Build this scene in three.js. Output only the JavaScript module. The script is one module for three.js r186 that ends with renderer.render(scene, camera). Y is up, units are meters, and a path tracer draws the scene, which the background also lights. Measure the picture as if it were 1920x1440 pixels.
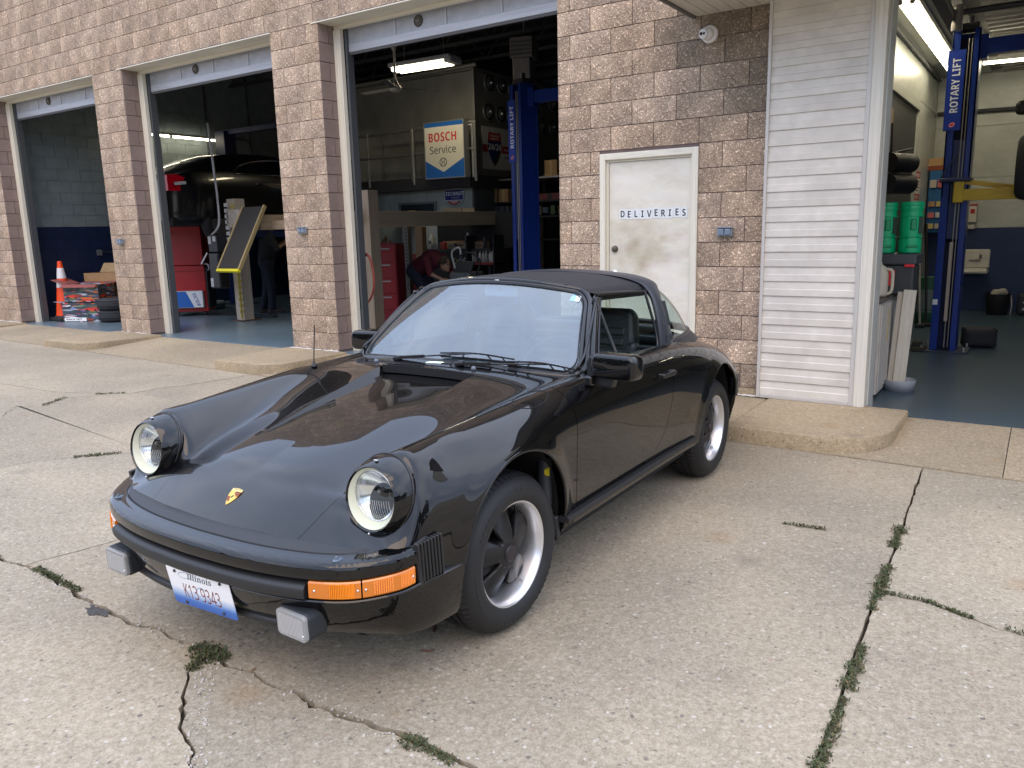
import * as THREE from 'three';
import { RoundedBoxGeometry } from 'three/addons/geometries/RoundedBoxGeometry.js';
import { mergeGeometries, mergeVertices, toCreasedNormals } from 'three/addons/utils/BufferGeometryUtils.js';
import { FontLoader } from 'three/addons/loaders/FontLoader.js';
import { TextGeometry } from 'three/addons/geometries/TextGeometry.js';
import { MarchingCubes } from 'three/addons/objects/MarchingCubes.js';

// ---------------------------------------------------------------- camera, sky, sun, exposure
const scene = new THREE.Scene();
const renderer = new THREE.WebGLRenderer({ antialias: true });
renderer.setSize(1024, 768);
renderer.toneMapping = THREE.LinearToneMapping;
renderer.toneMappingExposure = 1.5;
renderer.shadowMap.enabled = true;
const camera = new THREE.PerspectiveCamera(51.9, 4 / 3, 0.05, 900);
camera.position.set(3.719, 1.44, 6.537);
camera.rotation.set(-0.194, 0.596, -0.025, 'YXZ');
camera.updateMatrixWorld();
scene.add(camera);

// seeded noise
let SEED = 1234567;
const rnd = () => { SEED = (SEED + 0x6d2b79f5) | 0; let t = Math.imul(SEED ^ (SEED >>> 15), 1 | SEED); t = (t + Math.imul(t ^ (t >>> 7), 61 | t)) ^ t; return ((t ^ (t >>> 14)) >>> 0) / 4294967296; };
const rr = (a, b) => a + (b - a) * rnd();
const hash = (x, y, z) => { let h = (Math.imul(x, 374761393) + Math.imul(y, 668265263) + Math.imul(z, 2147483647 ^ 97531)) | 0; h = Math.imul(h ^ (h >>> 13), 1274126177); return ((h ^ (h >>> 16)) >>> 0) / 4294967296; };
const fade = (t) => t * t * (3 - 2 * t);
const lerp = (a, b, t) => a + (b - a) * t;
const clamp = (x, a = 0, b = 1) => Math.min(b, Math.max(a, x));
const sstep = (a, b, x) => fade(clamp((x - a) / (b - a)));
// value noise, periodic with period p (integer cells)
function vn(x, y, p, s = 0) {
  const i = Math.floor(x), j = Math.floor(y), u = fade(x - i), v = fade(y - j), m = (a) => ((a % p) + p) % p;
  return lerp(lerp(hash(m(i), m(j), s), hash(m(i + 1), m(j), s), u), lerp(hash(m(i), m(j + 1), s), hash(m(i + 1), m(j + 1), s), u), v);
}
function fbm(x, y, p, oct = 4, s = 0) { let a = 0.5, t = 0, w = 0; for (let o = 0; o < oct; o++) { t += a * vn(x, y, p, s + o * 17); w += a; a *= 0.5; x *= 2; y *= 2; p *= 2; } return t / w; }
function vn3(x, y, z, s = 0) {
  const i = Math.floor(x), j = Math.floor(y), k = Math.floor(z), u = fade(x - i), v = fade(y - j), w = fade(z - k), h = (a, b, c) => hash(a, b, c * 31 + s);
  return lerp(lerp(lerp(h(i, j, k), h(i + 1, j, k), u), lerp(h(i, j + 1, k), h(i + 1, j + 1, k), u), v), lerp(lerp(h(i, j, k + 1), h(i + 1, j, k + 1), u), lerp(h(i, j + 1, k + 1), h(i + 1, j + 1, k + 1), u), v), w);
}
function fbm3(x, y, z, oct = 5) { let a = 0.5, t = 0, n = 0; for (let o = 0; o < oct; o++) { t += a * vn3(x, y, z, o * 7); n += a; a *= 0.5; x *= 2.03; y *= 2.03; z *= 2.03; } return t / n; }

{ // overcast sky: bright mottled cloud, a little bluer between the clouds
  const W = 1024, H = 512, d = new Float32Array(W * H * 4);
  for (let j = 0; j < H; j++) for (let i = 0; i < W; i++) {
    const el = ((j + 0.5) / H - 0.5) * Math.PI, az = ((i + 0.5) / W) * 2 * Math.PI;
    const y = Math.max(Math.sin(el), 0.02), q = 1 / (y + 0.25), x = Math.cos(el) * Math.cos(az) * q * 1.6, z = Math.cos(el) * Math.sin(az) * q * 1.6;
    const c = fbm3(x + 10, 3.7, z + 10, 5), c2 = fbm3(x * 0.5 + 40, 1.2, z * 0.5 + 7, 4);
    const k = sstep(0.36, 0.66, c * 0.6 + c2 * 0.4), b = lerp(1.15, 1.72, k) * lerp(0.62, 1.16, Math.pow(y, 0.8)), o = (j * W + i) * 4;
    d[o] = b * lerp(0.74, 0.90, k); d[o + 1] = b * lerp(0.90, 0.975, k); d[o + 2] = b * lerp(1.26, 1.16, k); d[o + 3] = 1;
    if (el < 0) { d[o] = 0.34; d[o + 1] = 0.33; d[o + 2] = 0.31; }
  }
  const t = new THREE.DataTexture(d, W, H, THREE.RGBAFormat, THREE.FloatType);
  t.mapping = THREE.EquirectangularReflectionMapping; t.magFilter = THREE.LinearFilter; t.minFilter = THREE.LinearFilter; t.needsUpdate = true;
  scene.background = t; scene.environment = t;
}
const sun = new THREE.DirectionalLight(0xffd7a2, 1.0);
sun.position.set(5, 14, 11); sun.target.position.set(0, 0, 1);
sun.castShadow = true; sun.shadow.radius = 90;
Object.assign(sun.shadow.camera, { left: -16, right: 16, top: 16, bottom: -16, near: 0.5, far: 60 });
scene.add(sun, sun.target);

// ---------------------------------------------------------------- helpers
const V = (x, y, z) => new THREE.Vector3(x, y, z);
const NAMES = new Map();
const numbered = (n) => { const k = NAMES.get(n) || 0; NAMES.set(n, k + 1); return k ? n + '_' + String(k).padStart(3, '0') : n; };
function tag(o, label, category, group, kind) { Object.assign(o.userData, { label }); if (category) o.userData.category = category; if (group) o.userData.group = group; if (kind) o.userData.kind = kind; return o; }
function thing(name, label, category, pos = [0, 0, 0], ry = 0, group) {
  const o = new THREE.Group(); o.name = numbered(name); o.position.set(...pos); o.rotation.y = ry; scene.add(o); return tag(o, label, category, group);
}
const flat = (g) => (Array.isArray(g) ? (g.length > 1 ? merge(g) : g[0]) : g);
function merge(list) {
  list = list.filter(Boolean).map((g) => { g = g.index ? g.toNonIndexed() : g; if (!g.attributes.normal) g.computeVertexNormals(); const n = g.attributes.position.count; if (!g.attributes.uv) g.setAttribute('uv', new THREE.BufferAttribute(new Float32Array(n * 2), 2)); for (const k of Object.keys(g.attributes)) if (!['position', 'normal', 'uv'].includes(k)) g.deleteAttribute(k); g.morphAttributes = {}; return g; });
  return mergeGeometries(list);
}
function part(parent, name, g, m, label) {
  const o = new THREE.Mesh(flat(g), m); o.name = name; o.castShadow = o.receiveShadow = true; (parent || scene).add(o); if (label) o.userData.label = label; return o;
}
function solo(name, g, m, label, category, group, kind) { const o = part(scene, numbered(name), g, m); return tag(o, label, category, group, kind); }
function structure(name, g, m, parent) { const o = part(parent, parent ? name : numbered(name), g, m); if (!parent) o.userData.kind = 'structure'; return o; }
function dup(o, label, pos, ry) { const c = o.clone(); c.name = numbered(o.name.replace(/_\d+$/, '')); c.userData = { ...o.userData }; if (label) c.userData.label = label; if (pos) c.position.set(...pos); if (ry !== undefined) c.rotation.y = ry; scene.add(c); return c; }
const mv = (g, x = 0, y = 0, z = 0, rx = 0, ry = 0, rz = 0, order = 'XYZ') => g.applyMatrix4(new THREE.Matrix4().compose(V(x, y, z), new THREE.Quaternion().setFromEuler(new THREE.Euler(rx, ry, rz, order)), V(1, 1, 1)));
const box = (w, h, d, x = 0, y = 0, z = 0) => mv(new THREE.BoxGeometry(w, h, d), x, y, z);
const bx = (x0, x1, y0, y1, z0, z1) => box(x1 - x0, y1 - y0, z1 - z0, (x0 + x1) / 2, (y0 + y1) / 2, (z0 + z1) / 2);
const rbox = (w, h, d, r, x = 0, y = 0, z = 0, s = 2) => mv(new RoundedBoxGeometry(w, h, d, s, Math.min(r, w / 2, h / 2, d / 2)), x, y, z);
const rbx = (x0, x1, y0, y1, z0, z1, r = 0.006, s = 1) => rbox(x1 - x0, y1 - y0, z1 - z0, r, (x0 + x1) / 2, (y0 + y1) / 2, (z0 + z1) / 2, s);
const cyl = (r0, r1, h, n = 24, x = 0, y = 0, z = 0, rx = 0, ry = 0, rz = 0) => mv(new THREE.CylinderGeometry(r1, r0, h, n), x, y, z, rx, ry, rz);
const lathe = (pts, n = 32) => new THREE.LatheGeometry(pts.map((p) => new THREE.Vector2(p[0], p[1])), n);
const curve = (pts, closed = false, t = 0.5) => new THREE.CatmullRomCurve3(pts.map((p) => (p.isVector3 ? p : V(...p))), closed, 'catmullrom', t);
const tube = (pts, r, seg = 24, rad = 6, closed = false) => new THREE.TubeGeometry(curve(pts, closed), seg, r, rad, closed);
function rod(a, b, r, n = 8, r2 = r) { const A = V(...a), B = V(...b), d = B.clone().sub(A), g = new THREE.CylinderGeometry(r2, r, d.length(), n); g.applyQuaternion(new THREE.Quaternion().setFromUnitVectors(V(0, 1, 0), d.clone().normalize())); return g.translate(...A.add(B).multiplyScalar(0.5).toArray()); }
function bar(a, b, w, h) { const A = V(...a), B = V(...b), d = B.clone().sub(A), g = new THREE.BoxGeometry(w, h, d.length()); const m = new THREE.Matrix4().lookAt(A, B, V(0, 1, 0)); g.applyMatrix4(m); return g.translate(...A.add(B).multiplyScalar(0.5).toArray()); }
const poly = (pts) => { const s = new THREE.Shape(); pts.forEach((p, i) => (i ? s.lineTo(p[0], p[1]) : s.moveTo(p[0], p[1]))); s.closePath(); return s; };
const ext = (pts, d, bevel = 0) => new THREE.ExtrudeGeometry(pts instanceof THREE.Shape ? pts : poly(pts), { depth: d, bevelEnabled: bevel > 0, bevelSize: bevel, bevelThickness: bevel, bevelSegments: 2, curveSegments: 10 });
function rrect(w, h, r) { const s = new THREE.Shape(), x = -w / 2, y = -h / 2; s.moveTo(x + r, y); s.lineTo(x + w - r, y); s.absarc(x + w - r, y + r, r, -Math.PI / 2, 0); s.lineTo(x + w, y + h - r); s.absarc(x + w - r, y + h - r, r, 0, Math.PI / 2); s.lineTo(x + r, y + h); s.absarc(x + r, y + h - r, r, Math.PI / 2, Math.PI); s.lineTo(x, y + r); s.absarc(x + r, y + r, r, Math.PI, 1.5 * Math.PI); return s; }
// planar uv in metres by dominant normal
function muv(g, s = 1, ox = 0, oy = 0) {
  g = g.index ? g.toNonIndexed() : g; if (!g.attributes.normal) g.computeVertexNormals();
  const p = g.attributes.position, n = g.attributes.normal, uv = new Float32Array(p.count * 2);
  for (let i = 0; i < p.count; i += 3) {
    let ax = 0, ay = 0, az = 0; for (let k = 0; k < 3; k++) { ax += n.getX(i + k); ay += n.getY(i + k); az += n.getZ(i + k); }
    ax = Math.abs(ax); ay = Math.abs(ay); az = Math.abs(az);
    for (let k = 0; k < 3; k++) { const j = i + k, x = p.getX(j), y = p.getY(j), z = p.getZ(j); const [u, v] = ay >= ax && ay >= az ? [x, z] : ax >= az ? [z, y] : [x, y]; uv[j * 2] = u * s + ox; uv[j * 2 + 1] = v * s + oy; }
  }
  g.setAttribute('uv', new THREE.BufferAttribute(uv, 2)); return g;
}
// textures
function dtex(n, f, srgb = true, h = n) {
  const d = new Uint8Array(n * h * 4);
  for (let j = 0; j < h; j++) for (let i = 0; i < n; i++) { const c = f(i / n, j / h, i, j), o = (j * n + i) * 4; if (typeof c === 'number') d[o] = d[o + 1] = d[o + 2] = clamp(c) * 255; else { d[o] = clamp(c[0]) * 255; d[o + 1] = clamp(c[1]) * 255; d[o + 2] = clamp(c[2]) * 255; } d[o + 3] = 255; }
  const t = new THREE.DataTexture(d, n, h); t.wrapS = t.wrapT = THREE.RepeatWrapping; t.magFilter = THREE.LinearFilter; t.minFilter = THREE.LinearMipmapLinearFilter; t.generateMipmaps = true; if (srgb) t.colorSpace = THREE.SRGBColorSpace; t.needsUpdate = true; return t;
}
function ctex(w, h, draw) { const c = document.createElement('canvas'); c.width = w; c.height = h; const x = c.getContext('2d'); draw(x, w, h); const t = new THREE.CanvasTexture(c); t.colorSpace = THREE.SRGBColorSpace; t.magFilter = THREE.LinearFilter; t.anisotropy = 8; return t; }
const lin = (r, g, b) => new THREE.Color().setRGB(r, g, b);
const M = (c, rough = 0.6, metal = 0, o = {}) => new THREE.MeshStandardMaterial({ color: Array.isArray(c) ? lin(...c) : c, roughness: rough, metalness: metal, ...o });
const MP = (c, rough, metal, o = {}) => new THREE.MeshPhysicalMaterial({ color: Array.isArray(c) ? lin(...c) : c, roughness: rough, metalness: metal, ...o });
// a soft scuffed roughness / dirt map shared by painted things
const GRIME = dtex(256, (u, v) => { const a = fbm(u * 6, v * 6, 6, 5, 3), b = fbm(u * 24, v * 24, 24, 3, 9); return clamp(0.95 + (a - 0.5) * 0.13 + (b - 0.5) * 0.07); }, true);
const GRAIN = dtex(256, (u, v) => 0.5 + (fbm(u * 40, v * 40, 40, 3, 4) - 0.5) * 1.2, false);
const worn = (c, rough = 0.55, metal = 0, o = {}) => M(c, rough, metal, { map: GRIME, ...o });
// ---------------------------------------------------------------- the concrete lot
const lotY = (x, z) => -0.0684 + 0.01495 * (z - 3.1277) - 0.00931 * (x - 1.3768);
const CONC = (() => { // exposed-aggregate concrete, 4 m across
  const n = 2048, c = document.createElement('canvas'); c.width = c.height = n; const x = c.getContext('2d'), im = x.createImageData(n, n), d = im.data;
  for (let j = 0; j < n; j++) for (let i = 0; i < n; i++) { const u = i / n, v = j / n, a = fbm(u * 5, v * 5, 5, 4, 1), b = vn(u * 300, v * 300, 300, 5), e = vn(u * 900, v * 900, 900, 6), w = 161 + (a - 0.5) * 42 + (b - 0.5) * 22 + (e - 0.5) * 34, o = (j * n + i) * 4; d[o] = w + 10; d[o + 1] = w + 0 - (a - 0.5) * 6; d[o + 2] = w - 20 - (a - 0.5) * 14; d[o + 3] = 255; }
  x.putImageData(im, 0, 0);
  const cols = ['#d6d2ca', '#c9c2b6', '#e4e1dc', '#a38d78', '#8d8377', '#77706a', '#b9a893', '#5f5a55', '#cfc6b8', '#b7ada0'];
  for (let k = 0; k < 30000; k++) { const r = 1.0 + 3.4 * rnd() ** 2.6, e = rr(0.5, 0.95), px = rnd() * n, py = rnd() * n; x.globalAlpha = rr(0.25, 0.75); x.fillStyle = cols[Math.floor(rnd() * cols.length)]; x.beginPath(); x.ellipse(px, py, r, r * e, rnd() * 3.14, 0, 6.3); x.fill(); }
  x.globalAlpha = 0.55; x.fillStyle = '#4f4a44'; for (let k = 0; k < 9000; k++) { const r = rr(0.5, 1.3); x.beginPath(); x.arc(rnd() * n, rnd() * n, r, 0, 6.3); x.fill(); }
  for (let k = 0; k < 26; k++) { const px = rnd() * n, py = rnd() * n, r = rr(14, 60); const g = x.createRadialGradient(px, py, 0, px, py, r); const cc = rnd() < 0.5 ? '150,110,70' : '96,88,80'; g.addColorStop(0, 'rgba(' + cc + ',' + rr(0.10, 0.28) + ')'); g.addColorStop(1, 'rgba(' + cc + ',0)'); x.globalAlpha = 1; x.fillStyle = g; x.fillRect(px - r, py - r, 2 * r, 2 * r); }
  const t = new THREE.CanvasTexture(c); t.wrapS = t.wrapT = THREE.RepeatWrapping; t.colorSpace = THREE.SRGBColorSpace; t.magFilter = THREE.LinearFilter; t.anisotropy = 8; return t;
})();
const CBUMP = dtex(1024, (u, v) => 0.5 + (vn(u * 260, v * 260, 260, 2) - 0.5) * 0.6 + (fbm(u * 60, v * 60, 60, 3, 8) - 0.5) * 0.9, false);
const concrete = (c) => M(c, 0.9, 0, { map: CONC, bumpMap: CBUMP, bumpScale: 0.0028 });
const lotMats = [concrete([0.80, 0.775, 0.75]), concrete([0.77, 0.745, 0.72]), concrete([0.83, 0.81, 0.785]), concrete([0.785, 0.76, 0.735])];
const kerbMat = concrete([0.84, 0.765, 0.655]), soil = M([0.035, 0.028, 0.02], 1);
{ // base sheet to the horizon
  const g = new THREE.PlaneGeometry(900, 900, 2, 2); g.rotateX(-Math.PI / 2); const p = g.attributes.position; for (let i = 0; i < p.count; i++) p.setY(i, -0.32); structure('ground', muv(g, 0.25), concrete([0.8, 0.78, 0.74]));
  const s = new THREE.PlaneGeometry(60, 40); s.rotateX(-Math.PI / 2); s.translate(-2, 0, 21.06); const q = s.attributes.position; for (let i = 0; i < q.count; i++) q.setY(i, lotY(q.getX(i), q.getZ(i)) - 0.028); s.computeVertexNormals(); structure('soil_bed', s, soil);
}
const nearby = (x, z) => x > -7 && x < 6 && z > 0.9 && z < 7;
function jag(pts, amp, step = 0.035) {
  const o = []; let len = 0;
  for (let k = 0; k + 1 < pts.length; k++) { const [x0, z0] = pts[k], [x1, z1] = pts[k + 1], L = Math.hypot(x1 - x0, z1 - z0); let s = 0; while (s < L - 1e-6) { const t = s / L, x = lerp(x0, x1, t), z = lerp(z0, z1, t), nx = -(z1 - z0) / L, nz = (x1 - x0) / L, near = nearby(x, z); const w = amp * ((vn((len + s) * 9, 3.3, 9999, 41) - 0.5) * 1.7 + (vn((len + s) * 34, 7.1, 9999, 42) - 0.5) * 0.8) * (k + s > 0 ? 1 : 0); o.push([x + nx * w, z + nz * w]); s += near ? step : 1.2; } len += L; }
  o.push(pts[pts.length - 1]); return o;
}
const inPoly = (P, x, z) => { let c = false; for (let i = 0, j = P.length - 1; i < P.length; j = i++) if ((P[i][1] > z) !== (P[j][1] > z) && x < (P[j][0] - P[i][0]) * (z - P[i][1]) / (P[j][1] - P[i][1]) + P[i][0]) c = !c; return c; };
const GS = 1;
let slabs = [[[-40, 1.10], [40, 1.10], [40, 46], [-40, 46]]];
function cut(line, gap, amp = 0.012) {
  const m = line[Math.floor(line.length / 2) - (line.length > 2 ? 0 : 0)], a = line[0], b = line[line.length - 1], mid = line.length > 2 ? m : [(a[0] + b[0]) / 2, (a[1] + b[1]) / 2];
  const k = slabs.findIndex((P) => inPoly(P, mid[0], mid[1])); if (k < 0) return; const P = slabs[k];
  const near = (q) => { let best = [1e9]; for (let i = 0; i < P.length; i++) { const s = P[i], e = P[(i + 1) % P.length], dx = e[0] - s[0], dz = e[1] - s[1], t = clamp(((q[0] - s[0]) * dx + (q[1] - s[1]) * dz) / (dx * dx + dz * dz || 1)), X = s[0] + dx * t, Z = s[1] + dz * t, D = Math.hypot(X - q[0], Z - q[1]); if (D < best[0]) best = [D, i, X, Z]; } return best; };
  const A = near(a), B = near(b), L = jag([[A[2], A[3]], ...line.slice(1, -1), [B[2], B[3]]], amp);
  const side = (sg) => L.map((p, i) => { const q = L[Math.min(i + 1, L.length - 1)], r = L[Math.max(i - 1, 0)], l = Math.hypot(q[0] - r[0], q[1] - r[1]) || 1, w = gap * (0.5 + 0.9 * vn(i * 0.33, sg * 5 + 9, 9999, 77) + (vn(i * 0.9, sg * 3, 9999, 78) > 0.86 ? 0.9 : 0)) / 2; return [p[0] - (q[1] - r[1]) / l * w * sg, p[1] + (q[0] - r[0]) / l * w * sg]; });
  const walk = (i0, i1) => { const o = []; let i = (i0 + 1) % P.length; for (let n = 0; n <= P.length; n++) { o.push(P[i]); if (i === i1) break; i = (i + 1) % P.length; } return o; };
  let P1, P2; if (A[1] === B[1]) return;
  P1 = [...side(GS), ...walk(B[1], A[1])]; P2 = [...side(-GS).reverse(), ...walk(A[1], B[1])];
  const area = (Q) => Q.reduce((s, p, i) => { const q = Q[(i + 1) % Q.length]; return s + p[0] * q[1] - q[0] * p[1]; }, 0) / 2;
  slabs.splice(k, 1, P1, P2);
}
cut([[3.17, 1.1], [3.22, 2.3], [3.27, 3.79], [3.3, 4.45], [3.4, 6.5], [4.6, 46]], 0.011, 0.004);
cut([[-40, 5.1], [-8, 5.0], [-0.26, 5.0], [0.02, 4.97], [0.72, 5.02], [1.34, 5.0], [1.88, 5.0], [2.31, 4.98], [3.31, 5.0]], 0.019, 0.022);
cut([[3.32, 5.0], [6, 5.05], [40, 5.1]], 0.012, 0.015);
cut([[1.33, 5.01], [1.36, 5.08], [1.46, 5.2], [1.54, 5.26], [1.68, 5.32], [1.83, 5.41], [2.2, 5.8], [3, 9], [4, 46]], 0.010, 0.02);
cut([[3.26, 3.16], [3.43, 3.15], [3.55, 3.21], [3.76, 3.25], [6, 3.3], [40, 3.3]], 0.009, 0.015);
cut([[3.2, 2.51], [2.85, 2.54], [2.58, 2.61], [2.2, 2.70], [1.89, 2.74], [1.71, 2.73], [0, 2.72], [-1.3, 2.6], [-2.67, 2.39], [-3.02, 2.38], [-3.47, 2.36], [-3.7, 2.5], [-4.28, 2.76], [-4.91, 2.79], [-5.24, 2.82], [-9, 2.9], [-40, 3]], 0.0042, 0.015);
cut([[-3.4, 1.1], [-3.47, 1.85], [-3.55, 2.09], [-3.58, 2.4]], 0.006, 0.02);
cut([[-3.66, 2.47], [-3.74, 2.53], [-3.87, 2.82], [-3.64, 3.19], [-3.92, 3.27], [-3.57, 3.55], [-3.2, 4.2], [-3, 5]], 0.009, 0.022);
cut([[-1.3, 2.6], [-1.4, 3.2], [-1.52, 3.61], [-1.62, 3.8], [-1.72, 3.89], [-1.87, 4.1], [-1.88, 4.29], [-1.95, 5]], 0.011, 0.022);
cut([[0.1, 2.72], [0, 4.2], [-0.02, 4.59], [-0.04, 4.77], [-0.07, 4.98]], 0.006, 0.012);
const lot = new THREE.Group(); lot.name = 'parking_lot'; scene.add(lot); tag(lot, 'worn exposed-aggregate concrete lot in cracked slabs', null, null, 'structure');
slabs.forEach((P, k) => {
  const sh = new THREE.Shape(P.map((p) => new THREE.Vector2(p[0], -p[1]))), g = new THREE.ShapeGeometry(sh), p = g.attributes.position, uv = g.attributes.uv, a = rr(0, 6.28), ox = rnd(), oy = rnd(), dy = rr(-0.002, 0.002);
  const set = (x, z, i, u) => u.setXY(i, (x * Math.cos(a) - z * Math.sin(a)) / 4 + ox, (x * Math.sin(a) + z * Math.cos(a)) / 4 + oy);
  for (let i = 0; i < p.count; i++) { const x = p.getX(i), z = -p.getY(i); p.setXYZ(i, x, lotY(x, z) + dy, z); set(x, z, i, uv); }
  g.computeVertexNormals();
  const W = [], U = []; for (let i = 0; i < P.length; i++) { const s = P[i], e = P[(i + 1) % P.length], ys = lotY(...s) + dy, ye = lotY(...e) + dy; for (const [q, y] of [[s, ys], [e, ye], [e, ye - 0.05], [s, ys], [e, ye - 0.05], [s, ys - 0.05]]) { W.push(q[0], y, q[1]); U.push(q[0] / 4, (q[1] + y) / 4); } }
  const w = new THREE.BufferGeometry(); w.setAttribute('position', new THREE.Float32BufferAttribute(W, 3)); w.setAttribute('uv', new THREE.Float32BufferAttribute(U, 2)); w.computeVertexNormals();
  part(lot, 'slab', [g, w], lotMats[k % 4]);
});
// apron in front of the bays, from the floor level down to the lot
const floorY = (x) => lerp(0.045, -0.042, sstep(-2.6, 2.4, x));
function sheet(x0, x1, z0, z1, f, m, name, parent, nx = 24, nz = 6) { const g = new THREE.PlaneGeometry(x1 - x0, z1 - z0, nx, nz); g.rotateX(-Math.PI / 2); g.translate((x0 + x1) / 2, 0, (z0 + z1) / 2); const p = g.attributes.position; for (let i = 0; i < p.count; i++) p.setY(i, f(p.getX(i), p.getZ(i))); g.computeVertexNormals(); return part(parent, name, muv(g, 0.25, rnd(), rnd()), m); }
const apron = new THREE.Group(); apron.name = 'apron'; scene.add(apron); tag(apron, 'sloping tan concrete apron along the foot of the garage', null, null, 'structure');
const apY = (x, z) => lerp(floorY(x) - 0.006, lotY(x, 1.1) + 0.006, clamp(z / 1.09));
const apMat = concrete([0.82, 0.765, 0.685]);
for (const [a, b] of [[-16, -10.94], [-10.935, -7.42], [-7.415, -3.52], [-3.515, 0.9], [0.905, 3.60], [3.605, 9]]) { sheet(a, b, -0.02, 1.093, apY, apMat, 'apron_slab', apron); part(apron, 'apron_lip', muv(bx(a, b, -0.25, -0.2, 1.05, 1.09), 0.25), apMat); }
{ const P = []; for (let k = 0; k < 100; k++) { const x0 = -16 + k * 0.25, x1 = x0 + 0.25, y = (x) => lotY(x, 1.1) + 0.006; P.push(x0, y(x0), 1.093, x0, y(x0) - 0.08, 1.093, x1, y(x1) - 0.08, 1.093, x0, y(x0), 1.093, x1, y(x1) - 0.08, 1.093, x1, y(x1), 1.093); } const g = new THREE.BufferGeometry(); g.setAttribute('position', new THREE.Float32BufferAttribute(P, 3)); g.computeVertexNormals(); part(apron, 'apron_edge', muv(g, 0.25), apMat); }
// raised islands before the pillars and the kerb by the side wing
function island(name, label, plan, y0, y1, mat) { // plan of [x, z]; top at y0 by the wall and y1 at z = 1.1
  const sh = poly(plan.map(([x, z]) => [x, -z])), g = new THREE.ExtrudeGeometry(sh, { depth: 0.20, bevelEnabled: true, bevelSize: 0.016, bevelThickness: 0.016, bevelSegments: 3, bevelOffset: -0.016 }); g.rotateX(-Math.PI / 2);
  const p = g.attributes.position; for (let i = 0; i < p.count; i++) { const x = p.getX(i), z = p.getZ(i), y = p.getY(i); const n = (fbm(x * 6 + 50, z * 6 + y * 6 + 50, 9999, 3, 12) - 0.5) * 0.006; p.setXYZ(i, x + n, y - 0.216 + lerp(y0, y1, clamp(z / 1.1)) + n * 0.5, z + n); }
  const o = solo(name, muv(toCreasedNormals(g, 0.5), 0.25), mat, label, 'kerb', null, null); o.userData.kind = 'structure'; return o;
}
const arcP = (cx, cz, r, a0, a1, n = 10) => Array.from({ length: n + 1 }, (_, k) => { const a = lerp(a0, a1, k / n) * Math.PI / 180; return [cx + Math.cos(a) * r, cz + Math.sin(a) * r]; });
island('island', 'low concrete island at the foot of the pillar nearest the car', [[-4.06, 0.0], [-3.06, 0.0], ...arcP(-3.42, 0.74, 0.36, 0, 90), [-4.04, 1.1]], 0.066, 0.068, kerbMat);
island('island', 'low concrete island at the foot of the middle pillar', [[-7.9, 0.0], [-6.78, 0.0], ...arcP(-7.12, 0.78, 0.34, 0, 90), [-7.88, 1.12]], 0.07, 0.085, kerbMat);
island('island', 'low concrete island before the leftmost pillar', [[-15, 0.0], [-10.75, 0.0], [-10.75, 0.5], [-10.85, 0.6], [-15, 0.6]], 0.066, 0.06, kerbMat);
island('walkway', 'raised concrete walkway below the cream delivery door', [[-0.1, 0.0], [1.872, 0.0], [1.872, 1.085], [-0.1, 1.085]], 0.004, -0.008, kerbMat);
island('kerb', 'thick rounded concrete kerb below the siding wall', [[1.885, 0.0], [2.93, 0.0], ...arcP(2.50, 0.66, 0.43, 0, 90, 14), [1.885, 1.09]], 0.012, 0.008, kerbMat);
// ---------------------------------------------------------------- block garage
const BH = 0.2032, BL = 0.4064, rowY = (r) => 0.07 + (r + 12) * BH, XR = 1.80, X0 = -16, WTOP = 16;
const SPLIT = dtex(1024, (u, v, i, j) => {
  const a = fbm(u * 7, v * 7, 7, 4, 21), b = vn(u * 150, v * 150, 150, 22), e = vn(u * 330, v * 330, 330, 23), f = vn(u * 90, v * 90, 90, 24);
  let w = 0.56 + (a - 0.5) * 0.22 + (f - 0.5) * 0.10; const lt = sstep(0.70, 0.92, b) * 0.26, dk = sstep(0.66, 0.95, e) * 0.24; w += lt - dk;
  return [w * 1.17, w * 1.035 - 0.002, w * 0.915];
});
const SBUMP = dtex(512, (u, v) => clamp(0.5 + (fbm(u * 24, v * 24, 24, 4, 31) - 0.5) * 1.1 + (vn(u * 120, v * 120, 120, 33) - 0.5) * 0.45), false);
const blockMat = (k, kr = 1, kb = 1) => M([k * kr, k, k * kb], 0.95, 0, { map: SPLIT, bumpMap: SBUMP, bumpScale: 0.006 });
const TINT = [blockMat(1.04, 1, 0.97), blockMat(0.97, 1.0, 0.95), blockMat(1.1, 0.99, 0.97), blockMat(1.02, 1.02, 0.93)], SOOT = [blockMat(0.60, 0.97, 0.95), blockMat(0.76, 0.98, 0.95)];
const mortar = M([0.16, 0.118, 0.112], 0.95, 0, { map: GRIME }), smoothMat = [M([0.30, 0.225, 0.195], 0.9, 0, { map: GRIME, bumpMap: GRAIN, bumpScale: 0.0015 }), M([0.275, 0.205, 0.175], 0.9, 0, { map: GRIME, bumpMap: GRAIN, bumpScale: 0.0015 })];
const cream = worn([0.80, 0.76, 0.64], 0.5), galv = worn([0.52, 0.54, 0.58], 0.4, 0.15), innerBlue = worn([0.012, 0.022, 0.058], 0.4), innerGrey = worn([0.36, 0.42, 0.43], 0.6), darkWood = M([0.05, 0.045, 0.04], 0.8);
const garage = thing('garage_building', 'brown split-face block garage with three open bays and lifted doors', 'building');
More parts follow.
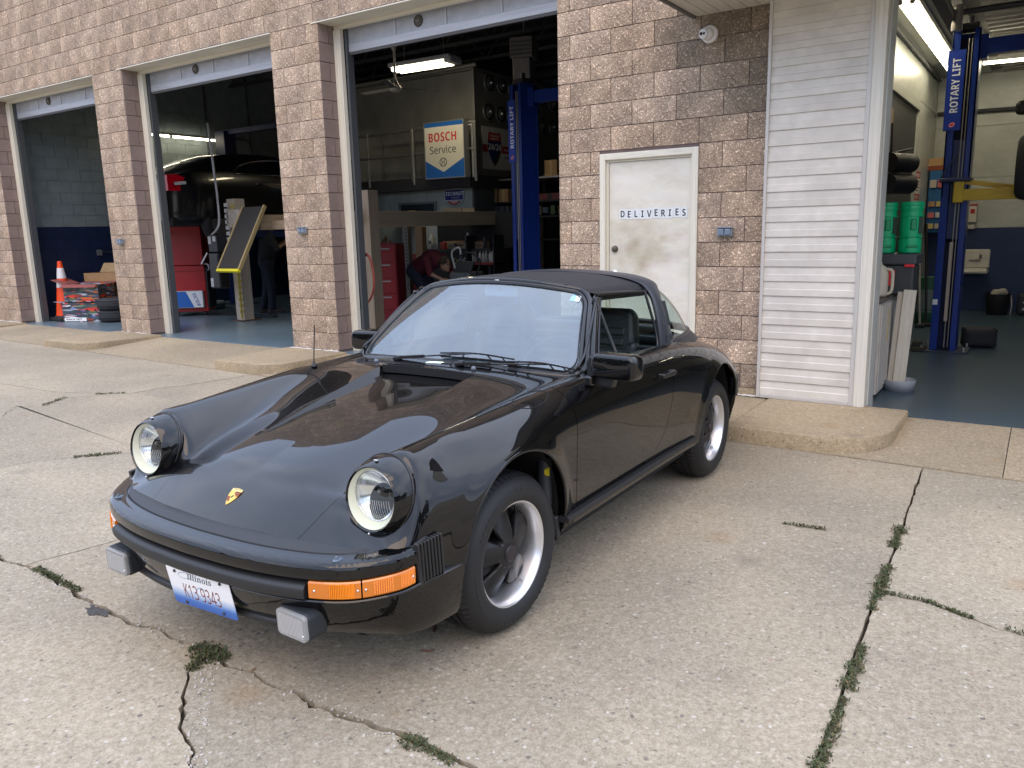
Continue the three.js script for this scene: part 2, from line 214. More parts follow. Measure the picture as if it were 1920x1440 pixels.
function blockGeo(w, h, seed) { // rough face toward +z, 6 x 3 cells, sides turned back
  const nx = w > 0.3 ? 6 : w > 0.15 ? 4 : 2, ny = 3, P = [], f = (i, j) => { const x = -w / 2 + w * i / nx, y = -h / 2 + h * j / ny, ed = i === 0 || j === 0 || i === nx || j === ny; const n = (vn(i * 1.3 + seed * 17.7, j * 1.7 + seed * 3.1, 9999, 50) - 0.5); return [x + (ed ? 0 : n * 0.012), y + (ed ? (vn(i * 2.1, seed + j, 9999, 51) - 0.5) * 0.003 : 0), (ed ? -0.003 : 0.002) + n * (ed ? 0.004 : 0.011)]; };
  const q = (a, b, c, d) => P.push(...a, ...b, ...c, ...a, ...c, ...d), bk = (p) => [p[0], p[1], -0.025];
  for (let j = 0; j < ny; j++) for (let i = 0; i < nx; i++) q(f(i, j), f(i + 1, j), f(i + 1, j + 1), f(i, j + 1));
  for (let i = 0; i < nx; i++) { q(bk(f(i, 0)), bk(f(i + 1, 0)), f(i + 1, 0), f(i, 0)); q(f(i, ny), f(i + 1, ny), bk(f(i + 1, ny)), bk(f(i, ny))); }
  for (let j = 0; j < ny; j++) { q(bk(f(0, j + 1)), bk(f(0, j)), f(0, j), f(0, j + 1)); q(f(nx, j + 1), f(nx, j), bk(f(nx, j)), bk(f(nx, j + 1))); }
  let g = new THREE.BufferGeometry(); g.setAttribute('position', new THREE.Float32BufferAttribute(P, 3)); g = toCreasedNormals(g, 0.7); return muv(g, 0.9, rnd(), rnd());
}
const BV = new Map(), variant = (w) => { const k = Math.round(w * 50) / 50, n = Math.floor(rnd() * 7), key = k + ':' + n; if (!BV.has(key)) BV.set(key, blockGeo(k - 0.007, BH - 0.007, n + k * 10)); return [BV.get(key), w / k]; };
const blocks = [];
function course(c, xa, xb, off) { // blocks of course c between xa and xb; joints at off + k * BL
  let x = off + Math.ceil((xa - off + 0.02) / BL) * BL; const J = [xa]; while (x < xb - 0.02) { J.push(x); x += BL; } J.push(xb);
  for (let k = 0; k + 1 < J.length; k++) { const w = J[k + 1] - J[k]; if (w > 0.03) blocks.push([(J[k] + J[k + 1]) / 2, rowY(c) + BH / 2, w]); }
}
const PIL = [[-11.7, -10.915], [-7.8065, -7.0545], [-3.9804, -3.1834]], DOOR = [0.30, 1.222, 2.075];
for (let c = -12; c < WTOP; c++) {
  const odd = ((c % 2) + 2) % 2, off = odd ? BL / 2 : 0;
  if (c >= 6) course(c, X0, XR, off);
  else {
    course(c, X0, -10.915, off + 0.06); course(c, -7.8065, -7.0545, -7.687 + off); course(c, -3.9804, -3.1834, -3.583 + off);
    if (rowY(c) < DOOR[2] - 0.05) { course(c, -0.13, DOOR[0], off); course(c, DOOR[1], XR, off); } else course(c, -0.13, XR, off);
  }
}
blocks.forEach((b) => { b.d = Math.hypot(b[0] - 3.72, b[1] - 1.44, 6.54) / Math.sqrt(b[2]); const p = V(b[0], b[1], 0).project(camera); if (Math.abs(p.x) > 1.06 || Math.abs(p.y) > 1.06) b.d += 100; });
blocks.sort((a, b) => a.d - b.d);
{ const rest = new Map();
  blocks.forEach(([x, y, w], n) => {
    const soot = x > 0.7 && y > 2.1 ? sstep(0.7, 1.7, x) * sstep(2.0, 3.0, y) * 1.15 : x > 1.2 && y < 0.35 ? 0.5 : 0, s = rnd(), m = s < soot * 0.75 ? SOOT[0] : s < soot * 1.5 ? SOOT[1] : TINT[Math.floor(rnd() * 4)], [g, sx] = variant(w);
    if (n < 300) { const o = part(garage, 'block', g, m); o.position.set(x, y, 0); o.scale.x = sx; } else { if (!rest.has(m)) rest.set(m, []); rest.get(m).push(g.clone().scale(sx, 1, 1).translate(x, y, 0)); }
  });
  for (const [m, l] of rest) part(garage, 'block_courses', l, m).userData.kind = 'stuff';
}
// core of the wall behind the blocks (mortar), one piece per pier
const yT = rowY(WTOP);
part(garage, 'wall_core', [bx(X0, XR, rowY(6), yT, -0.26, -0.011), bx(X0, -10.925, -0.1, rowY(6), -0.26, -0.011), bx(-7.797, -7.064, -0.1, rowY(6), -0.23, -0.011), bx(-3.971, -3.193, -0.1, rowY(6), -0.23, -0.011), bx(-0.12, DOOR[0] + 0.002, -0.1, rowY(6), -0.26, -0.011), bx(DOOR[1] - 0.002, XR, -0.1, rowY(6), -0.26, -0.011), bx(DOOR[0], DOOR[1], DOOR[2], rowY(6), -0.26, -0.011)], mortar);
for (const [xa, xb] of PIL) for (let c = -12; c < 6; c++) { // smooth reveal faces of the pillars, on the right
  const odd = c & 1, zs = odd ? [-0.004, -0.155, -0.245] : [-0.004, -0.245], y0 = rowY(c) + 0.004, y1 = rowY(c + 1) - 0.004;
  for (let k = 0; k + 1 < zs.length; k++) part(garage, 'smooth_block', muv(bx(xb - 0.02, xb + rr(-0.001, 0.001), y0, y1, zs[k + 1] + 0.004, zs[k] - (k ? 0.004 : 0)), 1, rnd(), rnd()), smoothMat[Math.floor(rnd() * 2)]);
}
part(garage, 'foundation', muv(bx(1.225, XR, -0.1, 0.068, -0.2, 0.018), 0.25), kerbMat);
{ // flaking white paint along the foot of the wall and the pillars
  const fl = []; for (const [a, b] of [[-11.8, -10.92], [-7.81, -7.05], [-3.98, -3.18], [1.24, 1.79]]) for (let x = a; x < b; x += 0.03) { const y = a > 0 ? 0.012 : 0.066; if (rnd() < 0.85) fl.push(mv(box(rr(0.03, 0.07), 0.004, rr(0.012, 0.05)), x, y + rr(0, 0.004), (a > 0 ? 0.028 : 0.012) + rr(0, 0.01), 0, rr(-0.5, 0.5), 0)); } part(garage, 'paint_flakes', fl, M([0.72, 0.70, 0.66], 0.9)).userData.kind = 'stuff';
}
// steel lintels, jambs and overhead doors
const BAYS = [[-10.915, -7.8065], [-7.0545, -3.9804], [-3.1834, -0.13]];
const YL = rowY(6);
BAYS.forEach(([a, b], n) => {
  part(garage, 'lintel', [bx(a - 0.10, b + 0.02, YL - 0.012, YL - 0.001, -0.25, 0.012), rbx(a - 0.02, b + 0.02, YL - 0.045, YL - 0.013, -0.30, -0.245, 0.004)], cream);
  part(garage, 'lintel_gap', bx(a - 0.02, b + 0.01, YL - 0.0005, YL + 0.006, -0.02, 0.0075), M([0.03, 0.025, 0.025], 1));
  for (const [x0, x1] of [[a, a + 0.092], [b - 0.092, b]]) part(garage, 'jamb', [rbx(x0, x1, 0.03, YL - 0.013, -0.30, -0.24, 0.006), rbx(x0 + (x0 === a ? 0.0 : 0.06), x0 + (x0 === a ? 0.032 : 0.092), 0.03, YL - 0.05, -0.24, -0.228, 0.003)], cream);
  for (const x of [a + 0.115, b - 0.115]) part(garage, 'door_track', bx(x - 0.016, x + 0.016, 0.05, YL - 0.05, -0.40, -0.305), M([0.10, 0.11, 0.12], 0.5, 0.4));
  const d = new THREE.Group(); d.name = 'overhead_door'; garage.add(d); const zf = -0.335, yb = 3.445, sx = [a + 0.10, a + 0.19, a + 1.01, a + 1.83, a + 2.65, b - 0.19, b - 0.10];
  part(d, 'bottom_rail', rbx(a + 0.10, b - 0.10, yb, yb + 0.085, zf - 0.03, zf, 0.004), galv);
  part(d, 'bottom_seal', bx(a + 0.10, b - 0.10, yb - 0.028, yb, zf - 0.026, zf - 0.006), M([0.09, 0.09, 0.095], 0.7));
  for (let k = 0; k < 4; k++) { const x0 = a + 0.125 + k * (b - a - 0.25) / 4, x1 = x0 + (b - a - 0.25) / 4; part(d, 'door_panel', bx(x0 + 0.012, x1 - 0.012, yb + 0.086, YL + 0.12, zf - 0.03, zf - 0.012), worn([0.46, 0.48, 0.52], 0.4, 0.12)); part(d, 'stile', rbx(x0 - 0.012, x0 + 0.0115, yb + 0.086, YL + 0.12, zf - 0.03, zf - 0.002, 0.003), galv); }
  const cx = a + 0.125 + 1.47 * (b - a - 0.25) / 4; part(d, 'lock_plate', [mv(cyl(0.062, 0.058, 0.012, 28), cx, yb + 0.175, zf - 0.006, Math.PI / 2), mv(new THREE.TorusGeometry(0.048, 0.006, 8, 28), cx, yb + 0.175, zf + 0.001)], M([0.11, 0.10, 0.09], 0.6, 0.4)); part(d, 'lock_centre', box(0.05, 0.02, 0.01, cx, yb + 0.175, zf + 0.004), M([0.2, 0.18, 0.15], 0.5, 0.4));
});
// cream delivery door
{
  const [a, b, t] = DOOR, D = new THREE.Group(); D.name = 'delivery_door'; garage.add(D);
  part(D, 'frame', [rbx(a, a + 0.055, 0.03, t, -0.08, 0.012, 0.004), rbx(b - 0.055, b, 0.03, t, -0.08, 0.012, 0.004), rbx(a + 0.055, b - 0.055, t - 0.055, t, -0.08, 0.0115, 0.004), bx(a + 0.055, a + 0.075, 0.03, t - 0.055, -0.08, -0.02), bx(b - 0.075, b - 0.055, 0.03, t - 0.055, -0.08, -0.02), bx(a + 0.075, b - 0.075, t - 0.075, t - 0.055, -0.08, -0.02)], cream);
  const tx = ctex(512, 1024, (c, w, h) => { c.fillStyle = '#dedace'; c.fillRect(0, 0, w, h); for (let k = 0; k < 900; k++) { c.fillStyle = 'rgba(' + (rnd() < 0.5 ? '245,243,232' : '150,140,112') + ',' + rr(0.01, 0.06) + ')'; const r = rr(4, 60); c.beginPath(); c.ellipse(rnd() * w, rnd() * h, r * 1.6, r * 0.5, rr(-0.3, 0.3), 0, 6.3); c.fill(); }
    for (let k = 0; k < 150; k++) { const x = w * (0.36 + (rnd() + rnd() + rnd() - 1.5) * 0.36), y = h * (0.40 + (rnd() + rnd() - 1) * 0.16), r = rr(10, 60), g = c.createRadialGradient(x, y, 0, x, y, r); g.addColorStop(0, 'rgba(120,98,62,0.055)'); g.addColorStop(1, 'rgba(120,98,62,0)'); c.fillStyle = g; c.fillRect(x - r, y - r, 2 * r, 2 * r); }
    for (let k = 0; k < 40; k++) { c.strokeStyle = 'rgba(110,100,85,' + rr(0.05, 0.22) + ')'; c.lineWidth = rr(0.5, 1.6); const x = rnd() * w, y = rnd() * h; c.beginPath(); c.moveTo(x, y); c.lineTo(x + rr(-30, 30), y + rr(-8, 8)); c.stroke(); } });
  const g = bx(a + 0.078, b - 0.078, 0.04, t - 0.078, -0.075, -0.035), uv = g.attributes.uv, p = g.attributes.position; for (let i = 0; i < p.count; i++) uv.setXY(i, (p.getX(i) - a) / (b - a), p.getY(i) / t);
  part(D, 'door_leaf', g, M(0xffffff, 0.5, 0, { map: tx }));
  part(D, 'deadbolt', mv(lathe([[0, 0.03], [0.018, 0.03], [0.026, 0.022], [0.03, 0.006], [0.032, 0]], 24), 0.432, 1.237, -0.035, Math.PI / 2), M([0.12, 0.10, 0.08], 0.4, 0.6));
  part(D, 'knob', mv(lathe([[0, 0.075], [0.02, 0.073], [0.031, 0.058], [0.03, 0.042], [0.014, 0.03], [0.013, 0.008], [0.034, 0.006], [0.036, 0]], 28), 0.425, 1.015, -0.035, Math.PI / 2), chrome0());
  const txt = 'DELIVERIES', at = ctex(1024, 128, (c, w, h) => { c.fillStyle = '#dfe3e4'; c.fillRect(0, 0, w, h); c.fillStyle = '#15181d'; c.textAlign = 'center'; c.font = 'bold 118px sans-serif'; for (let k = 0; k < 10; k++) { c.save(); c.translate(51.2 + k * 102.4, 106); c.scale(0.98, 1); c.fillText(txt[k], 0, 0); c.restore(); } });
  const lm = M(0xffffff, 0.45, 0, { map: at });
  for (let k = 0; k < 10; k++) { const w = 0.062, q = new THREE.PlaneGeometry(w, 0.088), u = q.attributes.uv; for (let i = 0; i < 4; i++) u.setX(i, (k + u.getX(i)) / 10); const o = part(D, 'letter_sticker', q, lm); o.position.set(0.508 + k * 0.0645, 1.545 + rr(-0.004, 0.004), -0.0325 + (k % 2) * 0.0006); o.rotation.z = rr(-0.03, 0.03); }
}
function chrome0() { return M([0.7, 0.71, 0.73], 0.15, 1); }
// outlet boxes and camera
function outlet(x, y, label, cat = 'outlet') { const o = thing('outlet_box', label, cat, [x, y, 0.0], 0, null); part(o, 'box', rbox(0.125, 0.075, 0.045, 0.008, 0, 0, 0.022), M([0.28, 0.33, 0.40], 0.4, 0.6)); for (const s of [-1, 1]) part(o, 'cover', rbox(0.05, 0.056, 0.02, 0.012, s * 0.028, 0, 0.05), M([0.24, 0.30, 0.38], 0.35, 0.6)); part(o, 'hood', rbox(0.125, 0.01, 0.03, 0.003, 0, 0.035, 0.05), M([0.2, 0.24, 0.3], 0.4, 0.6)); return o; }
outlet(1.474, 1.372, 'grey metal outlet box on the block wall right of the delivery door'); outlet(-3.635, 1.482, 'grey metal outlet box on the pillar nearest the car'); outlet(-7.52, 1.395, 'grey metal outlet box on the pillar beside the orange cone');
{ const o = thing('security_camera', 'white dome security camera on the sooty block wall under the eave', 'camera', [1.30, 2.935, 0.006]); const w = M([0.75, 0.75, 0.75], 0.35);
  part(o, 'base', mv(lathe([[0, 0.03], [0.058, 0.03], [0.066, 0.022], [0.068, 0]], 32), 0, 0, 0, Math.PI / 2), w); part(o, 'ball', mv(new THREE.SphereGeometry(0.052, 28, 20), -0.008, -0.002, 0.05), w);
  const f = part(o, 'face', mv(lathe([[0, 0.018], [0.034, 0.018], [0.04, 0.01], [0.041, 0]], 28), -0.02, -0.008, 0.086, Math.PI / 2 + 0.15, 0, 0.25), M([0.6, 0.6, 0.6], 0.3)); part(o, 'lens', [mv(new THREE.SphereGeometry(0.012, 14, 10), -0.038, -0.006, 0.104), mv(new THREE.SphereGeometry(0.010, 14, 10), -0.012, -0.007, 0.106)], M([0.01, 0.01, 0.012], 0.1)); }
// ---- inside of the three bays
structure('floor', muv(bx(-16, 1.75, -0.3, 0.046, -13, -0.0), 0.25), M([0.15, 0.215, 0.26], 0.32, 0, { map: GRIME }));
const lw = (x0, x1, y0, y1, z0, z1, m, n = 'inner_wall') => part(garage, n, muv(bx(x0, x1, y0, y1, z0, z1), 1), m);
// painted block on the far left wall, pieces of a grid with sunk joints
{ const gm = M([0.24, 0.29, 0.30], 0.5, 0, { map: GRIME }), bm = M([0.014, 0.028, 0.075], 0.38, 0, { map: GRIME });
  lw(-11.6, -11.215, 0, 5.2, -13, -0.26, M([0.25, 0.29, 0.30], 0.8)); lw(-11.6, -11.2145, 0, 1.675, -13, -0.26, M([0.010, 0.02, 0.05], 0.8));
  let n = 0; const rest = [[], []];
  for (let r = 0; r < 24; r++) for (let k = 0; k < 14; k++) { const y0 = 0.05 + r * BH, z1 = -0.27 - k * BL + (r & 1 ? 0.2 : 0); if (z1 > -0.1) continue; const g = bx(-11.22, -11.205 + rr(0, 0.0015), y0 + 0.003, y0 + BH - 0.003, z1 - BL + 0.003, z1 - 0.003); if (n++ < 190) part(garage, 'painted_block', muv(g, 1), r < 8 ? bm : gm); else rest[r < 8 ? 0 : 1].push(g); }
  rest.forEach((l, k) => l.length && (part(garage, 'painted_courses', muv(merge(l), 1), k ? gm : bm).userData.kind = 'stuff')); }
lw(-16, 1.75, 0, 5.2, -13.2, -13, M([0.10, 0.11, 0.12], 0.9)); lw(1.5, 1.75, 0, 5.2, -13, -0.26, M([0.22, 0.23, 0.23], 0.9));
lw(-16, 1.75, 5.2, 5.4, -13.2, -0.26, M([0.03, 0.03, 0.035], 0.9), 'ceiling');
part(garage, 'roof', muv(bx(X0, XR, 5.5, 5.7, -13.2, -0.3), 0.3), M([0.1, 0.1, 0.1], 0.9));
for (let k = 0; k < 9; k++) { const z = -1.2 - k * 1.25, l = [bx(-11.2, 1.5, 5.06, 5.12, z - 0.04, z + 0.04), bx(-11.2, 1.5, 4.55, 4.60, z - 0.04, z + 0.04)]; for (let j = 0; j < 26; j++) l.push(rod([-11.2 + j * 0.49, j & 1 ? 5.08 : 4.57, z], [-10.71 + j * 0.49, j & 1 ? 4.57 : 5.08, z], 0.012, 5)); part(garage, 'roof_joist', l, M([0.05, 0.055, 0.065], 0.6, 0.4)); }
// ---------------------------------------------------------------- siding wing with its own open bay
const vinyl0 = [M([0.72, 0.68, 0.61], 0.5, 0, { map: GRIME }), M([0.70, 0.66, 0.59], 0.5, 0, { map: GRIME })], trimM = worn([0.62, 0.60, 0.56], 0.42, 0.1), postM = worn([0.74, 0.71, 0.62], 0.45), soffM = worn([0.60, 0.56, 0.48], 0.6);
const blueP = worn([0.008, 0.035, 0.24], 0.28), yellowP = worn([0.62, 0.42, 0.02], 0.45), liner = worn([0.46, 0.48, 0.44], 0.32, 0.1), grimeW = worn([0.52, 0.50, 0.46], 0.6);
const blackP = M([0.012, 0.012, 0.014], 0.5), greyP = M([0.035, 0.04, 0.045], 0.5), tyreM = M([0.018, 0.018, 0.02], 0.8), redP = worn([0.42, 0.012, 0.02], 0.3), card = worn([0.40, 0.26, 0.13], 0.85), cardIn = worn([0.52, 0.38, 0.22], 0.9), steel = worn([0.42, 0.42, 0.42], 0.4, 0.7), beige = worn([0.42, 0.32, 0.22], 0.6);
const wing = thing('siding_wing', 'pale grey horizontal siding wing beside the block wall', 'building');
{
  const e = 0.1165, n = 27, x0 = 1.815, x1 = 2.51, prof = [[0, 0], [0.016, 0.0], [0.015, 0.05], [0.0095, 0.056], [0.0085, 0.07], [0.004, e + 0.006], [0, e + 0.006]];
  for (let k = 0; k < n; k++) { const y = 0.045 + k * e, g = new THREE.ExtrudeGeometry(poly(prof.map(([z, yy]) => [z, yy])), { depth: x1 - x0, bevelEnabled: false }); g.rotateY(Math.PI / 2); g.scale(1, 1, -1); { const ix = g.index; const p = g.attributes.position, nn = g.attributes.normal; for (let i = 0; i < p.count; i += 3) { for (const a of [p, nn]) for (let c = 0; c < 3; c++) { const t = a.array[(i + 1) * 3 + c]; a.array[(i + 1) * 3 + c] = a.array[(i + 2) * 3 + c]; a.array[(i + 2) * 3 + c] = t; } } } g.computeVertexNormals();
    const o = part(wing, 'siding_plank', muv(g, 0.7, rnd(), rnd()), vinyl0[k % 2]); o.position.set(x0, y, 0.047 + rr(-0.0006, 0.0006)); }
  part(wing, 'wall_sheathing', bx(1.803, 2.54, 0.02, 3.7, -0.15, 0.046), M([0.3, 0.3, 0.3], 0.8));
  part(wing, 'edge_trim', [rbx(1.79, 1.8145, 0.015, 3.09, 0.03, 0.074, 0.003), rbx(1.815, 2.51, 0.012, 0.044, 0.044, 0.068, 0.004), rbx(2.511, 2.544, 0.012, 3.4, 0.044, 0.070, 0.003)], trimM);
  part(wing, 'corner_post', [rbx(2.545, 2.628, 0.012, 3.4, -0.11, 0.083, 0.005)], postM);
  part(wing, 'jamb_trim', [rbx(2.629, 2.642, 0.012, 3.4, -0.10, 0.0, 0.003), bx(2.45, 2.635, -0.04, 3.4, -0.26, -0.141)], worn([0.50, 0.52, 0.50], 0.5));
  for (let k = 0; k < 34; k++) { const xa = 1.185 + k * 0.105; part(wing, 'soffit_plank', bx(xa, xa + 0.099, 3.088, 3.10, 0.012, 0.95), soffM); }
  part(wing, 'soffit_edge', [rbx(1.155, 1.1835, 3.07, 3.25, 0.012, 0.98, 0.004), rbx(1.155, 4.8, 3.07, 3.25, 0.951, 0.985, 0.004), bx(1.16, 4.8, 3.115, 3.14, 0.012, 0.95)], M([0.12, 0.11, 0.1], 0.8));
  part(wing, 'eave_roof', bx(1.1, 4.9, 3.251, 3.32, 0.012, 1.05), M([0.12, 0.11, 0.10], 0.9));
  part(wing, 'bay_header', bx(2.72, 6.9, 3.16, 3.75, -0.24, 0.04), postM);
  part(wing, 'wing_wall', [bx(1.81, 2.0, -0.1, 3.75, -8.5, -0.26), bx(6.9, 7.1, -0.1, 3.75, -8.5, 0.04), bx(2.0, 6.9, -0.1, 3.75, -8.5, -8.25), bx(2.0, 2.45, -0.1, 3.75, -0.27, -0.152)], worn([0.5, 0.5, 0.47], 0.7));
  part(wing, 'ceiling', [bx(1.85, 7.0, 3.66, 3.8, -8.4, 0.0), ...Array.from({ length: 34 }, (_, k) => bx(2.9, 6.9, 3.60, 3.66, -8.2 + k * 0.23, -8.2 + k * 0.23 + 0.09))], worn([0.34, 0.33, 0.29], 0.6));
  part(wing, 'ceiling_panel', bx(2.03, 2.75, 3.615, 3.64, -8.2, -0.3), liner);
  // liner panels on the left and back walls
  for (let k = 0; k < 8; k++) { const z1 = -0.3 - k * 0.985, z0 = z1 - 0.981; part(wing, 'liner_panel', rbx(2.002, 2.03, 3.065, 3.61, z0, z1, 0.003), liner); if (k < 3 || k > 5) part(wing, 'liner_panel', rbx(2.002, 2.028, -0.04, 3.06, z0, z1, 0.003), liner); }
  part(wing, 'liner_panel', rbx(2.002, 2.028, -0.04, 0.9, -6.2, -3.26, 0.003), liner); part(wing, 'dark_hatch', bx(2.001, 2.012, 0.9, 2.92, -6.2, -3.26), M([0.015, 0.017, 0.02], 0.5)); part(wing, 'hatch_frame', [bx(2.002, 2.05, 2.92, 3.06, -6.2, -3.26), bx(2.002, 2.05, 0.9, 2.92, -6.26, -6.2)], liner);
  for (let r = 0; r < 3; r++) for (let k = 0; k < 3; k++) part(wing, 'liner_panel', rbx(2.03 + k * 1.6, 2.03 + (k + 1) * 1.6 - 0.005, 1.275 + r * 0.78, 1.275 + (r + 1) * 0.78 - 0.006, -8.248, -8.22, 0.003), liner);
  part(wing, 'blue_dado', bx(2.03, 6.9, -0.04, 1.27, -8.248, -8.222), worn([0.012, 0.03, 0.10], 0.5));
  part(wing, 'conduit', [rod([2.05, 3.06, -8.15], [6.5, 3.0, -8.15], 0.03), rod([2.06, 3.55, -0.4], [2.06, 3.55, -8.1], 0.022), tube([[2.06, 2.6, -1.2], [2.07, 1.9, -1.25], [2.10, 1.5, -1.4], [2.08, 1.3, -1.7]], 0.014, 20, 6)], M([0.05, 0.05, 0.055], 0.6));
  part(wing, 'door_rail', [bx(2.62, 2.68, 3.40, 3.47, -4.6, -0.3), bx(2.68, 2.74, 3.36, 3.44, -4.6, -0.3), rod([2.78, 3.45, -3.0], [6.5, 3.45, -3.0], 0.03)], M([0.05, 0.05, 0.055], 0.5, 0.5));
  part(wing, 'door_spring', [mv(cyl(0.05, 0.05, 0.24, 16), 2.76, 3.38, -2.9), tube(Array.from({ length: 60 }, (_, k) => [2.72 + 0.02 * Math.cos(k), 3.47 + 0.02 * Math.sin(k), -1.0 - k * 0.04]), 0.006, 160, 4)], M([0.25, 0.24, 0.22], 0.4, 0.7));
}
structure('wing_floor', muv(bx(1.9, 7, -0.3, -0.041, -8.4, -0.015), 0.25), M([0.05, 0.085, 0.115], 0.3, 0, { map: GRIME }));
const tubeLamp = M([1, 1, 1], 0.4, 0, { emissive: lin(1, 0.9, 0.68), emissiveIntensity: 9 });
function lamp(name, label, a, b, rows, intensity, group) { // a strip of tubes from a to b, rows of offset [x, z]
  const o = thing(name, label, 'lamp', a, 0, group), B = b.map((v, k) => v - a[k]), L = Math.hypot(...B), n = Math.max(1, Math.round(L / 1.15));
  part(o, 'lamp_housing', bar([0, 0.045, 0], [B[0], B[1] + 0.045, B[2]], 0.06 + 0.14 * (rows.length > 1), 0.05), worn([0.6, 0.6, 0.56], 0.5));
  for (const [ox, oz] of rows) for (let k = 0; k < n; k++) { const p = (t) => [B[0] * t + ox, B[1] * t, B[2] * t + oz]; part(o, 'lamp_tube', rod(p((k + 0.03) / n), p((k + 0.97) / n), 0.019, 10), tubeLamp); part(o, 'lamp_socket', [rod(p((k + 0.0) / n), p((k + 0.028) / n), 0.024, 8), rod(p((k + 0.972) / n), p((k + 1) / n), 0.024, 8)], M([0.4, 0.38, 0.33], 0.6)); }
  const l = new THREE.RectAreaLight(0xffe9c0, intensity, 0.12, L * 0.94); l.position.set(B[0] / 2, B[1] / 2 - 0.03, B[2] / 2); o.add(l); const c = V(...a).add(V(...B).multiplyScalar(0.5)); l.rotation.set(-Math.PI / 2, 0, 0); if (Math.abs(B[0]) > Math.abs(B[2])) { l.width = L * 0.94; l.height = 0.12; }
  return o;
}
lamp('tube_lamp', 'long double row of fluorescent tubes under the right bay ceiling', [2.345, 3.52, -6.9], [2.345, 3.52, -2.5], [[-0.055, 0], [0.055, 0]], 7);
lamp('tube_lamp', 'fluorescent tube across the right bay behind the blue lift, nearer and upper one', [2.79, 3.5, -5.25], [5.1, 3.5, -5.15], [[0, 0]], 2.2);
lamp('tube_lamp', 'fluorescent tube across the right bay behind the blue lift, farther and lower one', [2.706, 3.5, -6.56], [5.1, 3.5, -6.9], [[0, 0]], 2.2);
// blue two-post lift in the right bay
function signTex(txt, w, h, bg, fg, font, rot) { return ctex(w, h, (c) => { c.fillStyle = bg; c.fillRect(0, 0, w, h); c.fillStyle = fg; c.save(); c.translate(w / 2, h / 2); if (rot) c.rotate(rot); c.textAlign = 'center'; c.textBaseline = 'middle'; c.font = font; c.fillText(txt, 0, 0); c.restore(); }); }
const rotary = ctex(128, 640, (c, w, h) => { c.fillStyle = '#16389c'; c.fillRect(0, 0, w, h); c.fillStyle = '#eef1f4'; c.save(); c.translate(w / 2 + 4, h * 0.44); c.rotate(-Math.PI / 2); c.textAlign = 'center'; c.textBaseline = 'middle'; c.font = 'bold 84px sans-serif'; c.scale(0.88, 1); c.fillText('ROTARY LIFT', 0, 0); c.restore(); c.fillStyle = '#c23040'; c.beginPath(); c.ellipse(w / 2, h * 0.935, 26, 20, -0.6, 0, 6.3); c.fill(); c.strokeStyle = '#fff'; c.lineWidth = 3; c.beginPath(); c.ellipse(w / 2, h * 0.935, 20, 12, -0.6, 0, 6.3); c.stroke(); });
function blueLift(label, x, z, y0, h, beamTurn, sign) {
  const o = thing('lift_post', label, 'lift', [x, y0, z]);
  part(o, 'column', [rbx(-0.125, -0.105, 0, h, -0.12, 0.15, 0.004), rbx(-0.125, -0.05, 0, h, 0.13, 0.15, 0.004), rbx(0.075, 0.135, 0, h, 0.13, 0.15, 0.004), rbx(0.115, 0.135, 0, h, -0.12, 0.15, 0.004), rbx(-0.125, 0.135, 0, h, -0.14, -0.12, 0.004)], blueP);
  part(o, 'carriage', rbx(-0.048, 0.073, 1.25, 2.3, 0.05, 0.145, 0.01), M([0.01, 0.02, 0.08], 0.4)); part(o, 'channel', bx(-0.104, 0.114, 0.01, h - 0.05, -0.119, -0.1), M([0.006, 0.014, 0.07], 0.5));
  part(o, 'base_plate', rbx(-0.24, 0.26, 0, 0.018, -0.24, 0.24, 0.004), M([0.03, 0.04, 0.07], 0.6)); part(o, 'anchor_bolt', [[-0.2, 0.2], [0.22, 0.2], [-0.2, -0.2], [0.22, -0.2]].map(([a, b]) => cyl(0.014, 0.014, 0.05, 8, a, 0.04, b)), steel);
  part(o, 'column_head', [rbx(-0.11, 0.11, h, h + 0.07, -0.1, 0.1, 0.01), mv(cyl(0.03, 0.03, 0.09, 12), 0.02, h + 0.1, 0.02)], M([0.02, 0.02, 0.025], 0.5));
  part(o, 'cable', [rod([0.02, 0.05, 0.152], [0.03, h - 0.1, 0.152], 0.006), rod([0.055, 0.05, 0.150], [0.06, h - 0.1, 0.150], 0.005)], M([0.35, 0.33, 0.3], 0.4, 0.6));
  part(o, 'overhead_beam', [rbx(0.14, 2.9, h - 0.26, h - 0.10, -0.06, 0.06, 0.006), rbx(0.10, 0.20, h - 0.3, h - 0.06, -0.08, 0.08, 0.006)], blueP).rotation.y = beamTurn;
  if (sign) { const g = new THREE.PlaneGeometry(0.16, 0.80); const s = part(o, 'sign_panel', [bx(-0.155, 0.01, h - 1.02, h - 0.2, 0.152, 0.160)], blueP); const t = part(o, 'sign_print', g, M(0xffffff, 0.35, 0, { map: rotary })); t.position.set(-0.0725, h - 0.61, 0.1625); }
  return o;
}
